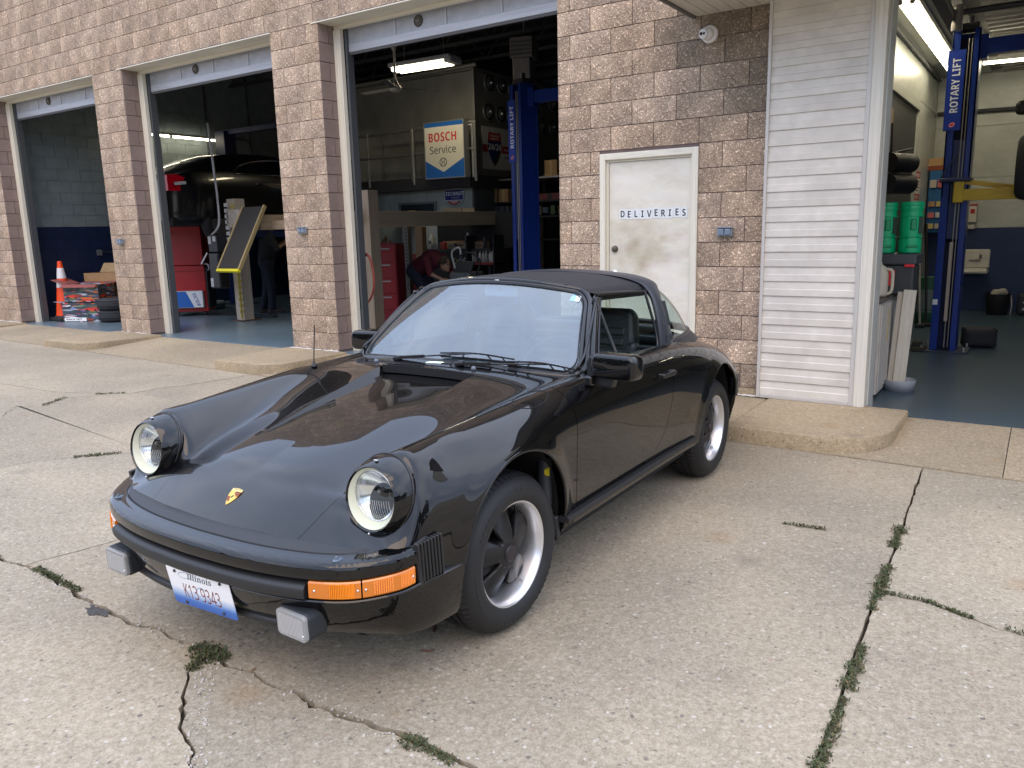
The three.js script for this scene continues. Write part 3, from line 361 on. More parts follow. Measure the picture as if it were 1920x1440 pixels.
{ const o = blueLift('tall blue lift post standing in the right bay with a yellow arm', 2.80, -3.62, -0.041, 3.42, 0, true);
  part(o, 'lift_arm', [rbx(0.06, 1.2, 1.66, 1.78, 0.16, 0.26, 0.006), bar([0.1, 1.86, 0.14], [0.62, 1.77, 0.1], 0.05, 0.05), rbx(0.0, 0.1, 1.64, 1.88, 0.10, 0.27, 0.012)], yellowP); part(o, 'arm_collar', [rbx(-0.14, 0.16, 1.86, 1.90, -0.1, 0.3, 0.01), bar([-0.14, 1.9, 0.16], [0.0, 2.15, 0.16], 0.03, 0.02)], M([0.01, 0.02, 0.07], 0.5));
  part(o, 'padding_strip', rbx(0.0, 0.035, 0.35, 1.22, 0.155, 0.172, 0.004), worn([0.50, 0.40, 0.32], 0.7)); part(o, 'tag', [box(0.05, 0.06, 0.002, -0.10, 0.56, 0.152)], M([0.7, 0.7, 0.68], 0.5)); part(o, 'foot_block', [rbx(-0.36, -0.16, 0, 0.05, 0.05, 0.26, 0.01), rbx(-0.30, -0.2, 0.05, 0.11, 0.08, 0.2, 0.01)], M([0.03, 0.025, 0.02], 0.8)); }
// raised dark vehicle held by the arm, mostly out of frame
{ const o = thing('raised_vehicle', 'dark vehicle raised on the yellow lift arm at the right edge', 'car', [3.57, 1.78, -3.5]);
  const b = rbox(0.6, 0.9, 1.9, 0.2, 0.25, 0.55, -0.2, 4); part(o, 'body', b, M([0.01, 0.01, 0.012], 0.2)); part(o, 'wheel_tyre', mv(new THREE.TorusGeometry(0.24, 0.09, 14, 36), -0.12, 0.15, 0.25, 0, Math.PI / 2).scale(1, 1, 1), tyreM); part(o, 'door_mirror', rbox(0.16, 0.14, 0.1, 0.05, -0.18, 0.72, 0.35, 3), blackP); }
// things along the left side of the right bay
{ const o = thing('cabinet', 'grimy white steel cabinet just inside the right bay', 'cabinet', [2.40, -0.041, -1.25]); part(o, 'carcass', rbx(-0.2, 0.2, 0.02, 0.80, -0.68, 0.66, 0.01), grimeW); part(o, 'worktop', rbx(-0.22, 0.215, 0.801, 0.825, -0.7, 0.68, 0.006), M([0.10, 0.09, 0.085], 0.6)); part(o, 'door', [rbx(0.2, 0.21, 0.06, 0.78, -0.66, -0.02, 0.004), rbx(0.2, 0.21, 0.06, 0.78, 0.0, 0.64, 0.004)], grimeW); part(o, 'tape', bx(0.2105, 0.212, 0.45, 0.72, 0.28, 0.36), M([0.5, 0.42, 0.22], 0.7)); }
{ const o = thing('leaning_board', 'long cream board leaning on the grimy cabinet', 'board', [2.70, -0.03, -1.05]); part(o, 'board', mv(rbox(0.10, 0.86, 0.03, 0.004), 0.03, 0.44, 0, 0, 0, -0.05), worn([0.60, 0.57, 0.48], 0.7)); part(o, 'board_strip', mv(rbox(0.045, 0.84, 0.035, 0.004), -0.045, 0.43, -0.02, 0, 0, -0.05), worn([0.5, 0.46, 0.38], 0.7)); }
{ const o = thing('round_pan', 'shallow grey pan on the floor under the leaning board', 'pan', [2.72, -0.041, -1.02]); part(o, 'pan', lathe([[0, 0.006], [0.11, 0.006], [0.125, 0.10], [0.132, 0.10], [0.118, 0], [0, 0]], 32), M([0.35, 0.38, 0.42], 0.5)); }
function pail(label, x, z, y) { const o = thing('green_pail', label, 'pail', [x, y, z], 0, null), g = M([0.0, 0.40, 0.16], 0.35);
  part(o, 'pail_body', lathe([[0, 0], [0.088, 0], [0.092, 0.01], [0.093, 0.11], [0.086, 0.125], [0.086, 0.17], [0.093, 0.19], [0.093, 0.33], [0.088, 0.345], [0.088, 0.365], [0.095, 0.375], [0.097, 0.39], [0.093, 0.395], [0.093, 0.405], [0.098, 0.41], [0.099, 0.425], [0.094, 0.43], [0.094, 0.44], [0.09, 0.44], [0, 0.435]], 40), g);
  part(o, 'grip_recess', [mv(rbox(0.05, 0.10, 0.03, 0.014, 0, 0, 0, 3), 0.03, 0.245, 0.083, 0, 0.35), mv(rbox(0.09, 0.02, 0.02, 0.009, 0, 0, 0, 3), 0.03, 0.06, 0.087, 0, 0.35)], M([0.0, 0.25, 0.10], 0.4)); part(o, 'label', mv(box(0.05, 0.14, 0.002), 0.082, 0.24, 0.046, 0, 1.06), M([0.05, 0.07, 0.06], 0.4)); part(o, 'ribs', [mv(new THREE.TorusGeometry(0.0935, 0.005, 6, 40), 0, 0.14, 0, Math.PI / 2), mv(new THREE.TorusGeometry(0.0935, 0.005, 6, 40), 0, 0.315, 0, Math.PI / 2)], g); return o; }
pail('bright green plastic pail on the grey tote, beside the siding post', 2.485, -1.28, 1.146); pail('bright green plastic pail on the grey tote, with a dark label', 2.69, -1.28, 1.146);
{ const o = thing('storage_tote', 'dark grey tote with red latches under the green pails', 'tote', [2.56, 0.785, -1.3]); part(o, 'tote_body', [rbx(-0.24, 0.2, 0, 0.26, -0.17, 0.17, 0.02, 2)], greyP); part(o, 'tote_lid', rbx(-0.25, 0.215, 0.262, 0.36, -0.185, 0.185, 0.02, 2), M([0.05, 0.058, 0.066], 0.5)); part(o, 'latch', [rbx(-0.03, 0.05, 0.08, 0.22, 0.171, 0.185, 0.012, 2), rbx(0.12, 0.20, 0.245, 0.27, 0.172, 0.192, 0.006, 2), mv(rbox(0.04, 0.03, 0.02, 0.006), 0.15, 0.03, 0.18)], M([0.62, 0.03, 0.04], 0.35)); }
{ const o = thing('plastic_jug', 'off white plastic jug on the cabinet top next to the tote', 'jug', [2.51, 0.784, -0.9]); part(o, 'jug_body', lathe([[0, 0], [0.075, 0], [0.085, 0.03], [0.085, 0.2], [0.07, 0.25], [0.03, 0.28], [0.028, 0.3], [0, 0.3]], 28), worn([0.55, 0.52, 0.42], 0.5)); part(o, 'handle', tube([[0.07, 0.24, 0.02], [0.115, 0.22, 0.02], [0.115, 0.06, 0.02], [0.08, 0.03, 0.02]], 0.014, 16, 8), worn([0.55, 0.52, 0.42], 0.5)); }
{ const o = thing('pegboard', 'brown pegboard of hanging tools inside the right bay', 'pegboard', [2.035, 2.3, -3.0]); part(o, 'board', bx(0, 0.012, -0.4, 0.42, -1.1, 1.1), M([0.22, 0.15, 0.09], 0.8)); for (let k = 0; k < 12; k++) part(o, 'hung_tool', [rod([0.02, rr(-0.05, 0.25), -1 + k * 0.17], [0.03, rr(-0.35, -0.1), -1 + k * 0.17 + rr(-0.05, 0.05)], rr(0.008, 0.018), 6)], k % 3 ? steel : blackP); }
for (const [y, z, r, lb] of [[2.06, -3.5, 0.105, 'upper black roller cylinder on the left wall of the right bay'], [1.83, -3.45, 0.11, 'lower black roller cylinder on the left wall of the right bay']]) { const o = thing('black_cylinder', lb, 'cylinder', [2.24, y, z]); part(o, 'drum', mv(cyl(r, r, 0.46, 24), 0, 0, 0, Math.PI / 2, 0, 0.35), blackP); part(o, 'bracket', [rbx(-0.2, 0.02, -0.02, 0.02, -0.2, -0.17, 0.004), rbx(-0.2, 0.02, -0.02, 0.02, 0.17, 0.2, 0.004), rod([-0.05, r, 0.1], [0.1, r + 0.05, -0.15], 0.012)], greyP); }
{ const o = thing('warning_sign', 'red and white warning sign on the left wall of the right bay', 'sign', [2.034, 1.86, -6.55]); const t = ctex(128, 160, (c, w, h) => { c.fillStyle = '#d8d6cf'; c.fillRect(0, 0, w, h); c.fillStyle = '#a82a2c'; c.fillRect(0, 0, w, 30); c.fillRect(0, 100, w, 30); c.fillStyle = '#eee'; c.font = 'bold 22px sans-serif'; c.textAlign = 'center'; c.fillText('WARNING', w / 2, 23); c.fillText('VIDEO', w / 2, 123); c.fillStyle = '#555'; for (let k = 0; k < 4; k++) c.fillRect(14, 40 + k * 14, 100 - (k % 2) * 24, 6); }); const g = new THREE.PlaneGeometry(0.5, 0.5); part(o, 'print', mv(g, 0.006, 0, 0, 0, Math.PI / 2), M(0xffffff, 0.5, 0, { map: t })); part(o, 'plate', bx(0, 0.005, -0.25, 0.25, -0.25, 0.25), steel); }
{ const o = thing('parts_cabinet', 'blue parts cabinet with small boxes at the back left of the right bay', 'cabinet', [2.15, 1.22, -7.9]); part(o, 'carcass', [rbx(-0.1, 0.14, 0, 0.95, -0.25, 0.18, 0.01)], worn([0.01, 0.11, 0.30], 0.45)); const cl = [[0.5, 0.4, 0.15], [0.45, 0.4, 0.35], [0.5, 0.12, 0.12], [0.5, 0.5, 0.46], [0.35, 0.2, 0.1]]; for (let r = 0; r < 4; r++) for (let k = 0; k < 2; k++) part(o, 'small_box', rbx(-0.08 + k * 0.11, 0.01 + k * 0.11, 0.06 + r * 0.17 + (r > 2 ? 0.12 : 0), 0.06 + r * 0.17 + 0.08 + (r > 2 ? 0.16 : 0), 0.18, 0.22, 0.004), M(cl[(r * 2 + k) % 5], 0.7)); }
for (const [y, w, h, c, lb] of [[2.175, 0.30, 0.06, [0.25, 0.06, 0.03], 'flat reddish box on top of the blue parts cabinet'], [2.24, 0.26, 0.12, [0.42, 0.25, 0.12], 'brown cardboard box topmost on the blue parts cabinet']]) { const o = thing('stacked_box', lb, 'box', [2.16, y, -7.85]); part(o, 'carton', rbox(w, h, 0.24, 0.004, 0, h / 2, 0), M(c, 0.8)); part(o, 'tape', box(w * 0.98, 0.003, 0.04, 0, h + 0.001, 0), M([0.5, 0.4, 0.25], 0.5)); }
{ const o = thing('wall_sink', 'white wall sink on the blue dado in the right bay', 'sink', [2.755, 0.60, -8.2]); const w = worn([0.62, 0.60, 0.54], 0.3); part(o, 'backsplash', rbx(-0.19, 0.19, 0.04, 0.34, -0.02, 0.03, 0.05, 3), w); part(o, 'basin', [rbx(-0.19, 0.19, -0.03, 0.04, 0.02, 0.36, 0.03, 3), rbx(-0.14, 0.14, 0.04, 0.05, 0.06, 0.3, 0.004)], w); part(o, 'tap', [rod([0.06, 0.22, 0.03], [0.06, 0.22, 0.12], 0.012), rod([-0.1, 0.17, 0.05], [0.06, 0.17, 0.05], 0.01), rod([0.06, 0.26, 0.05], [0.06, 0.2, 0.05], 0.016)], M([0.15, 0.15, 0.15], 0.3, 0.8)); }
{ const o = thing('soap_dispenser', 'white soap dispenser with red band above the wall sink', 'dispenser', [2.655, 1.36, -8.2]); part(o, 'shell', rbx(-0.06, 0.06, 0, 0.27, -0.02, 0.09, 0.02, 2), worn([0.6, 0.57, 0.5], 0.4)); part(o, 'band', rbx(-0.05, 0.06, 0.255, 0.285, -0.02, 0.095, 0.008), redP); part(o, 'window', rbx(-0.03, 0.03, 0.14, 0.21, 0.09, 0.094, 0.004), redP); part(o, 'cup', rbx(-0.045, 0.045, -0.10, -0.03, 0.0, 0.07, 0.008), grimeW); }
{ const o = thing('drum_bin', 'dark green drum behind the blue lift post', 'drum', [2.33, -0.041, -6.1]); part(o, 'drum', lathe([[0, 0], [0.14, 0], [0.145, 0.2], [0.15, 0.21], [0.145, 0.22], [0.145, 0.66], [0.15, 0.67], [0, 0.67]], 28), M([0.02, 0.09, 0.05], 0.5)); part(o, 'band', mv(cyl(0.147, 0.147, 0.32, 28), 0, 0.34, 0), M([0.12, 0.16, 0.16], 0.6)); }
for (const [x, z, w, lb] of [[3.12, -7.75, 0.36, 'black bucket of rags at the foot of the blue dado'], [3.5, -7.75, 0.24, 'dark printed sack beside the black bucket in the right bay']]) { const o = thing('floor_container', lb, w > 0.3 ? 'bucket' : 'sack', [x, -0.041, z]); if (w > 0.3) { part(o, 'bucket', lathe([[0, 0], [0.14, 0], [0.175, 0.32], [0.165, 0.32], [0.13, 0.02], [0, 0.02]], 28), blackP); const r = []; for (let k = 0; k < 9; k++) r.push(mv(new THREE.IcosahedronGeometry(rr(0.04, 0.07), 1), rr(-0.1, 0.1), 0.31 + rr(0, 0.03), rr(-0.1, 0.1))); part(o, 'rags', r, worn([0.45, 0.42, 0.36], 0.9)); part(o, 'handle', tube([[0.17, 0.3, 0.02], [0.19, 0.15, 0.06], [0.18, 0.0, 0.05]], 0.008, 12, 5), worn([0.5, 0.48, 0.42], 0.8)); } else { const b = rbox(0.26, 0.34, 0.16, 0.07, 0, 0.17, 0, 4); part(o, 'sack', b, M([0.02, 0.025, 0.035], 0.6)); part(o, 'print', [box(0.10, 0.02, 0.004, 0, 0.2, 0.081), mv(cyl(0.02, 0.02, 0.004, 12), -0.03, 0.10, 0.081, Math.PI / 2), mv(cyl(0.02, 0.02, 0.004, 12), 0.03, 0.10, 0.081, Math.PI / 2)], M([0.5, 0.5, 0.5], 0.6)); } }
{ const o = thing('loose_tyre', 'old tyre lying against the blue lift post in the right bay', 'tyre', [3.12, 0.075, -4.05], 0.2); part(o, 'tyre', rbox(0.34, 0.22, 0.3, 0.07, 0, 0, 0, 5), tyreM); part(o, 'tread_rib', [-0.09, -0.03, 0.03, 0.09].map((z) => mv(rbox(0.344, 0.2, 0.02, 0.01, 0, 0, 0, 2), 0, 0, z)), M([0.012, 0.012, 0.014], 0.9)); }
for (const [x, z, h] of [[2.32, -5.6, 1.25], [2.38, -5.75, 1.4]]) { const o = thing('long_handle', h > 1.3 ? 'taller pole leaning near the drum in the right bay' : 'shorter pole leaning near the drum in the right bay', 'pole', [x, -0.04, z]); part(o, 'shaft', rod([0, 0, 0], [-0.1, h, -0.1], 0.016), h > 1.3 ? blackP : worn([0.4, 0.38, 0.34], 0.7)); part(o, 'head', rbox(0.12, 0.05, 0.08, 0.01, 0, 0.03, 0), blackP); }
// ---------------------------------------------------------------- the black sports car
const paint = MP([0.0022, 0.0022, 0.0026], 0.3, 0, { clearcoat: 1, clearcoatRoughness: 0.0, ior: 1.5, specularIntensity: 0.12 });
const rubber = M([0.016, 0.0165, 0.018], 0.48), satin = M([0.010, 0.0105, 0.012], 0.36), matte = M([0.006, 0.006, 0.007], 0.85), seal = M([0.012, 0.0125, 0.015], 0.3);
const vinyl = M([0.017, 0.017, 0.019], 0.62, 0, { bumpMap: GRAIN, bumpScale: 0.0012 });
const chrome = M([0.75, 0.76, 0.78], 0.12, 1), alloy = M([0.84, 0.84, 0.85], 0.34, 0.92), darkMetal = M([0.08, 0.08, 0.085], 0.4, 0.8);
const glass = MP([0.86, 0.93, 0.92], 0.0, 0, { transmission: 1, thickness: 0, ior: 1.5, side: THREE.DoubleSide });
const screenGlass = MP([0.52, 0.73, 0.83], 0.0, 0, { transmission: 0.93, thickness: 0, ior: 2.25, side: THREE.DoubleSide });
const leather = M([0.013, 0.016, 0.019], 0.42), carpet = M([0.006, 0.006, 0.008], 0.95);

const car = thing('sports_car', 'glossy black classic sports car with a soft black roof panel parked on the concrete lot', 'car', [1.3768, -0.0684, 3.1277]);
car.rotation.set(-0.0147, 0.0262, -0.0097, 'YXZ');

// monotone interpolation of [z, value] lists
function pchip(xs, ys) {
  const n = xs.length, d = [], m = [];
  for (let i = 0; i < n - 1; i++) d.push((ys[i + 1] - ys[i]) / (xs[i + 1] - xs[i]));
  m[0] = d[0]; m[n - 1] = d[n - 2];
  for (let i = 1; i < n - 1; i++) { if (d[i - 1] * d[i] <= 0) m[i] = 0; else { const w1 = 2 * (xs[i + 1] - xs[i]) + xs[i] - xs[i - 1], w2 = xs[i + 1] - xs[i] + 2 * (xs[i] - xs[i - 1]); m[i] = (w1 + w2) / (w1 / d[i - 1] + w2 / d[i]); } }
  return (x) => {
    if (x <= xs[0]) return ys[0] + m[0] * (x - xs[0]); if (x >= xs[n - 1]) return ys[n - 1] + m[n - 1] * (x - xs[n - 1]);
    let i = 0; while (x > xs[i + 1]) i++;
    const h = xs[i + 1] - xs[i], t = (x - xs[i]) / h, t2 = t * t, t3 = t2 * t;
    return (2 * t3 - 3 * t2 + 1) * ys[i] + (t3 - 2 * t2 + t) * h * m[i] + (-2 * t3 + 3 * t2) * ys[i + 1] + (t3 - t2) * h * m[i + 1];
  };
}
// natural cubic spline through (ts, ys)
function ncs(ts, ys) {
  const n = ts.length, a = new Array(n).fill(0), b = new Array(n).fill(1), c = new Array(n).fill(0), r = new Array(n).fill(0);
  for (let i = 1; i < n - 1; i++) { const h0 = ts[i] - ts[i - 1], h1 = ts[i + 1] - ts[i]; a[i] = h0; b[i] = 2 * (h0 + h1); c[i] = h1; r[i] = 6 * ((ys[i + 1] - ys[i]) / h1 - (ys[i] - ys[i - 1]) / h0); }
  for (let i = 1; i < n; i++) { const w = a[i] / b[i - 1]; b[i] -= w * c[i - 1]; r[i] -= w * r[i - 1]; }
  const m = new Array(n); m[n - 1] = r[n - 1] / b[n - 1]; for (let i = n - 2; i >= 0; i--) m[i] = (r[i] - c[i] * m[i + 1]) / b[i];
  return (t) => { let i = 0; while (i < n - 2 && t > ts[i + 1]) i++; const h = ts[i + 1] - ts[i], A = (ts[i + 1] - t) / h, B = (t - ts[i]) / h; return A * ys[i] + B * ys[i + 1] + ((A * A * A - A) * m[i] + (B * B * B - B) * m[i + 1]) * h * h / 6; };
}
// body stations: z, centre y, then (x, y) of hood edge, inner fender, crown, outer, side, widest, low, sill
const ST = [
  [1.95, 0.48, 0.35, 0.468, 0.43, 0.462, 0.51, 0.452, 0.58, 0.435, 0.61, 0.41, 0.62, 0.38, 0.61, 0.34, 0.57, 0.28],
  [1.88, 0.53, 0.372, 0.512, 0.455, 0.504, 0.535, 0.49, 0.61, 0.468, 0.652, 0.435, 0.662, 0.4, 0.657, 0.35, 0.625, 0.27],
  [1.82, 0.573, 0.388, 0.552, 0.468, 0.54, 0.55, 0.526, 0.632, 0.502, 0.684, 0.462, 0.695, 0.42, 0.69, 0.36, 0.66, 0.27],
  [1.74, 0.624, 0.402, 0.602, 0.48, 0.588, 0.568, 0.563, 0.655, 0.536, 0.712, 0.497, 0.723, 0.44, 0.718, 0.37, 0.695, 0.27],
  [1.70, 0.646, .408, .622, .474, .604, .572, .592, .672, .586, .724, .540, .736, .46, .729, .375, .70, .27],
  [1.665, 0.664, .413, .638, .464, .672, .580, .692, .690, .686, .742, .600, .752, .48, .742, .38, .712, .272],
  [1.632, 0.678, .417, .652, .463, .702, .585, .791, .684, .752, .740, .640, .750, .51, .742, .39, .715, .275],
  [1.58, 0.695, .427, .668, .474, .716, .587, .797, .688, .757, .743, .652, .758, .53, .750, .405, .72, .28],
  [1.5, 0.716, 0.44, 0.688, 0.492, 0.732, 0.594, 0.803, 0.688, 0.757, 0.752, 0.662, 0.768, 0.55, 0.764, 0.42, 0.74, 0.28],
  [1.35, 0.748, 0.462, 0.722, 0.52, 0.764, 0.607, 0.817, 0.703, 0.774, 0.772, 0.688, 0.787, 0.57, 0.785, 0.44, 0.755, 0.28],
  [1.15, 0.792, 0.495, 0.769, 0.558, 0.798, 0.624, 0.834, 0.718, 0.797, 0.786, 0.712, 0.797, 0.595, 0.792, 0.45, 0.765, 0.28],
  [0.92, 0.838, 0.533, 0.812, 0.588, 0.832, 0.644, 0.853, 0.728, 0.817, 0.786, 0.733, 0.79, 0.61, 0.785, 0.46, 0.765, 0.28],
  [0.7, 0.882, 0.566, 0.848, 0.612, 0.856, 0.658, 0.864, 0.732, 0.828, 0.78, 0.74, 0.782, 0.61, 0.778, 0.46, 0.765, 0.29],
  [0.45, 0.905, 0.585, 0.866, 0.628, 0.871, 0.665, 0.872, 0.73, 0.836, 0.777, 0.746, 0.78, 0.61, 0.776, 0.46, 0.765, 0.29],
  [0.1, 0.915, 0.59, 0.885, 0.63, 0.885, 0.666, 0.882, 0.7282, 0.846, 0.7734, 0.752, 0.78, 0.615, 0.776, 0.46, 0.765, 0.29],
  [-0.3, 0.925, 0.59, 0.895, 0.63, 0.893, 0.665, 0.886, 0.7322, 0.848, 0.7784, 0.753, 0.784, 0.615, 0.78, 0.46, 0.765, 0.29],
  [-0.6, 0.935, 0.58, 0.898, 0.62, 0.894, 0.66, 0.884, 0.736, 0.845, 0.788, 0.75, 0.797, 0.615, 0.793, 0.46, 0.77, 0.29],
  [-0.85, 0.938, 0.56, 0.89, 0.6, 0.884, 0.645, 0.87, 0.733, 0.834, 0.796, 0.74, 0.808, 0.61, 0.803, 0.46, 0.775, 0.29],
  [-1.11, 0.93, 0.53, 0.868, 0.575, 0.858, 0.624, 0.842, 0.721, 0.805, 0.794, 0.715, 0.81, 0.595, 0.804, 0.46, 0.775, 0.29],
  [-1.4, 0.89, 0.49, 0.82, 0.535, 0.808, 0.59, 0.792, 0.69, 0.755, 0.768, 0.67, 0.793, 0.565, 0.785, 0.45, 0.755, 0.3],
  [-1.7, 0.8, 0.44, 0.735, 0.485, 0.724, 0.535, 0.71, 0.59, 0.675, 0.677, 0.6, 0.703, 0.515, 0.695, 0.42, 0.665, 0.32],
  [-1.95, 0.68, 0.38, 0.64, 0.425, 0.632, 0.475, 0.62, 0.5, 0.59, 0.58, 0.53, 0.602, 0.47, 0.595, 0.4, 0.57, 0.34],
  [-2.12, 0.56, 0.32, 0.54, 0.36, 0.535, 0.41, 0.53, 0.44, 0.51, 0.51, 0.47, 0.535, 0.43, 0.53, 0.39, 0.5, 0.35],
].reverse();
const NF = 10, NZ = 400, Z0 = -2.12, Z1 = 1.95, NU = 150;
const zAt = (i) => Z0 + (Z1 - Z0) * i / NZ;
const FEAT = [];
{
  const zs = ST.map((s) => s[0]), col = (f) => pchip(zs, ST.map(f));
  const raw = [[() => 0, col((s) => s[1])], [col((s) => s[2] * 0.55), col((s) => s[1] - (s[1] - s[3]) * 0.27)]];
  for (let k = 0; k < 8; k++) raw.push([col((s) => s[2 + 2 * k]), col((s) => s[3 + 2 * k])]);
  for (const [fi, f] of raw.entries()) for (let c = 0; c < 2; c++) {
    let a = []; for (let i = 0; i <= NZ; i++) a.push(f[c](zAt(i)));
    for (let pass = 0; pass < 26; pass++) { const b = a.slice(); for (let i = 1; i < NZ; i++) { const w = (zAt(i) > 1.52 ? (pass < (fi >= 6 ? 26 : fi === 5 ? 8 : 3) ? 1 : 0) : 1) / 4; b[i] = a[i] * (1 - 2 * w) + (a[i - 1] + a[i + 1]) * w; } a = b; }
    FEAT.push(a);
  }
}
const KN = [0]; // shared knots: mean chord lengths
for (let k = 1; k < NF; k++) { let s = 0; for (let i = 0; i <= NZ; i++) s += Math.hypot(FEAT[2 * k][i] - FEAT[2 * k - 2][i], FEAT[2 * k + 1][i] - FEAT[2 * k - 1][i]); KN.push(KN[k - 1] + Math.sqrt(s / NZ)); }
const UMAX = KN[NF - 1], U2 = KN[2], U4 = KN[4];
const RZ0 = 0.72, RZ1 = 1.50, recT = (z) => clamp((RZ1 - z) / (RZ1 - RZ0)), recW = (z) => lerp(0.215, 0.268, recT(z)), recD = (z) => 0.036 * Math.pow(recT(z), 1.25), recWall = (z) => recD(z) * 0.75 + 0.0005;
const FA = { z: 1.152, y: 0.365, r: 0.345 }, RA = { z: -1.11, y: 0.372, r: 0.345 };
const archD = (A, z, y) => (y < A.y ? Math.abs(z - A.z) : Math.hypot(z - A.z, y - A.y)) - A.r; // <0 inside the opening
// grid of positions
const GP = [];
for (let i = 0; i <= NZ; i++) {
  const z = zAt(i), sx = ncs(KN, FEAT.filter((_, n) => n % 2 === 0).map((a) => a[i])), sy = ncs(KN, FEAT.filter((_, n) => n % 2 === 1).map((a) => a[i])), row = [];
  for (let j = 0; j <= NU; j++) {
    const u = UMAX * j / NU; let x = sx(u), y = sy(u);
    for (const A of [FA, RA]) { const d = archD(A, z, y); if (y > 0.3 && x > 0.6) x += 0.012 * (1 - sstep(0.0, 0.085, Math.abs(d + 0.005))); }
    row.push([x, y, z, u]);
  }
  GP.push(row);
}
for (const row of GP) row[0][0] = 0;
// normals
for (let i = 0; i <= NZ; i++) for (let j = 0; j <= NU; j++) {
  const a = GP[Math.min(i + 1, NZ)][j], b = GP[Math.max(i - 1, 0)][j], c = GP[i][Math.min(j + 1, NU)], d = GP[i][Math.max(j - 1, 0)];
  const t = V(a[0] - b[0], a[1] - b[1], a[2] - b[2]), s = V(c[0] - d[0], c[1] - d[1], c[2] - d[2]), n = t.cross(s).normalize();
  if (j === 0) n.x = 0; n.normalize(); GP[i][j].push(n.x, n.y, n.z);
}
function topYs(x, z) { const f = clamp((z - Z0) / (Z1 - Z0) * NZ, 0, NZ - 1e-6), i = Math.floor(f), at = (r) => { for (let j = 0; j < NU; j++) if (r[j][0] <= x && r[j + 1][0] > x) return lerp(r[j][1], r[j + 1][1], (x - r[j][0]) / (r[j + 1][0] - r[j][0])); return r[0][1]; }; return lerp(at(GP[i]), at(GP[i + 1]), f - i); }
const BODY = []; // triangles of 7-vectors x y z u nx ny nz
for (let i = 0; i < NZ; i++) for (let j = 0; j < NU; j++) { const a = GP[i][j], b = GP[i + 1][j], c = GP[i + 1][j + 1], d = GP[i][j + 1]; BODY.push([a, b, c], [a, c, d]); }
function clip(tris, f) { // keep f >= 0
  const out = [];
  for (const t of tris) {
    const v = t.map(f); if (v.every((x) => x >= 0)) { out.push(t); continue; } if (v.every((x) => x < 0)) continue;
    const p = [];
    for (let k = 0; k < 3; k++) { const a = t[k], b = t[(k + 1) % 3], fa = v[k], fb = v[(k + 1) % 3]; if (fa >= 0) p.push(a); if ((fa >= 0) !== (fb >= 0)) { const s = fa / (fa - fb); p.push(a.map((x, q) => x + (b[q] - x) * s)); } }
    for (let k = 1; k + 1 < p.length; k++) out.push([p[0], p[k], p[k + 1]]);
  }
  return out;
}
function panel(tris, sgn = 1, hem = 0.011, off = 0) { // to geometry; the open edges get a turned-in hem
  const P = [], N = [], key = (a) => Math.round(a[0] * 2e4) + ',' + Math.round(a[1] * 2e4) + ',' + Math.round(a[2] * 2e4), E = new Map();
  const put = (a, n) => { P.push(a[0] * sgn, a[1], a[2]); N.push(n[0] * sgn, n[1], n[2]); };
  const nOf = (a) => [a[4], a[5], a[6]], low = (a, h) => [a[0] - a[4] * h, a[1] - a[5] * h, a[2] - a[6] * h, a[3], a[4], a[5], a[6]];
  const tri = (a, b, c, na, nb, nc) => { if (sgn > 0) { put(a, na); put(b, nb); put(c, nc); } else { put(a, na); put(c, nc); put(b, nb); } };
  for (const t of tris) {
    const q = off ? t.map((a) => low(a, -off)) : t; tri(q[0], q[1], q[2], nOf(q[0]), nOf(q[1]), nOf(q[2]));
    if (hem) for (let k = 0; k < 3; k++) { const a = key(q[k]), b = key(q[(k + 1) % 3]); if (a === b) continue; const r = b + '|' + a; if (E.has(r)) E.delete(r); else E.set(a + '|' + b, [q[k], q[(k + 1) % 3]]); }
  }
  if (hem) for (const [a, b] of E.values()) {
    if (Math.abs(a[0]) < 1e-4 && Math.abs(b[0]) < 1e-4) continue;
    const c = low(a, hem), d = low(b, hem), e = V(b[0] - a[0], b[1] - a[1], b[2] - a[2]).cross(V(a[4], a[5], a[6])).normalize(), n = [e.x, e.y, e.z];
    tri(b, a, c, n, n, n); tri(b, c, d, n, n, n);
  }
  const g = new THREE.BufferGeometry(); g.setAttribute('position', new THREE.Float32BufferAttribute(P, 3)); g.setAttribute('normal', new THREE.Float32BufferAttribute(N, 3)); g.setAttribute('uv', new THREE.Float32BufferAttribute(new Array(P.length / 3 * 2).fill(0), 2)); return g;
}
const all = (tris, ...fs) => fs.reduce((t, f) => clip(t, f), tris), inv = (f) => (v) => -f(v);
const G = 0.0022;
const zHoodFront = (x) => 1.88 - 0.026 * (x / 0.379) ** 2;
const zHoodRear = (x) => 0.705 + 0.018 * (x / 0.56) ** 2;
const zDoorF = (y) => 0.70 + 0.02 * clamp((y - 0.377) / 0.45);
const zDoorR = pchip([0.36, 0.405, 0.514, 0.63, 0.752, 0.90], [0.0, -0.164, -0.289, -0.342, -0.362, -0.35]);
const zScreen = (x) => 0.575 - 0.15 * (x / 0.65) ** 2;
const arches = [(v) => archD(FA, v[2], v[1]), (v) => archD(RA, v[2], v[1])];
const notArch = (t) => all(t, (v) => (v[0] < 0.5 ? 1 : arches[0](v)), (v) => (v[0] < 0.5 ? 1 : arches[1](v)));
const isHood = (v) => Math.min(U2 - v[3], v[2] - zHoodRear(v[0]));
const BZ = notArch(clip(BODY, (v) => v[2] - (-2.1)));
const RIN = 0.022; // belt trim: top of the body side stays, the cabin opening is cut out
const cabin = (v) => Math.min(zScreen(v[0]) - v[2], v[2] + 1.28 - 0.0 * v[0], 0.642 - v[0]); // >0 inside the opening
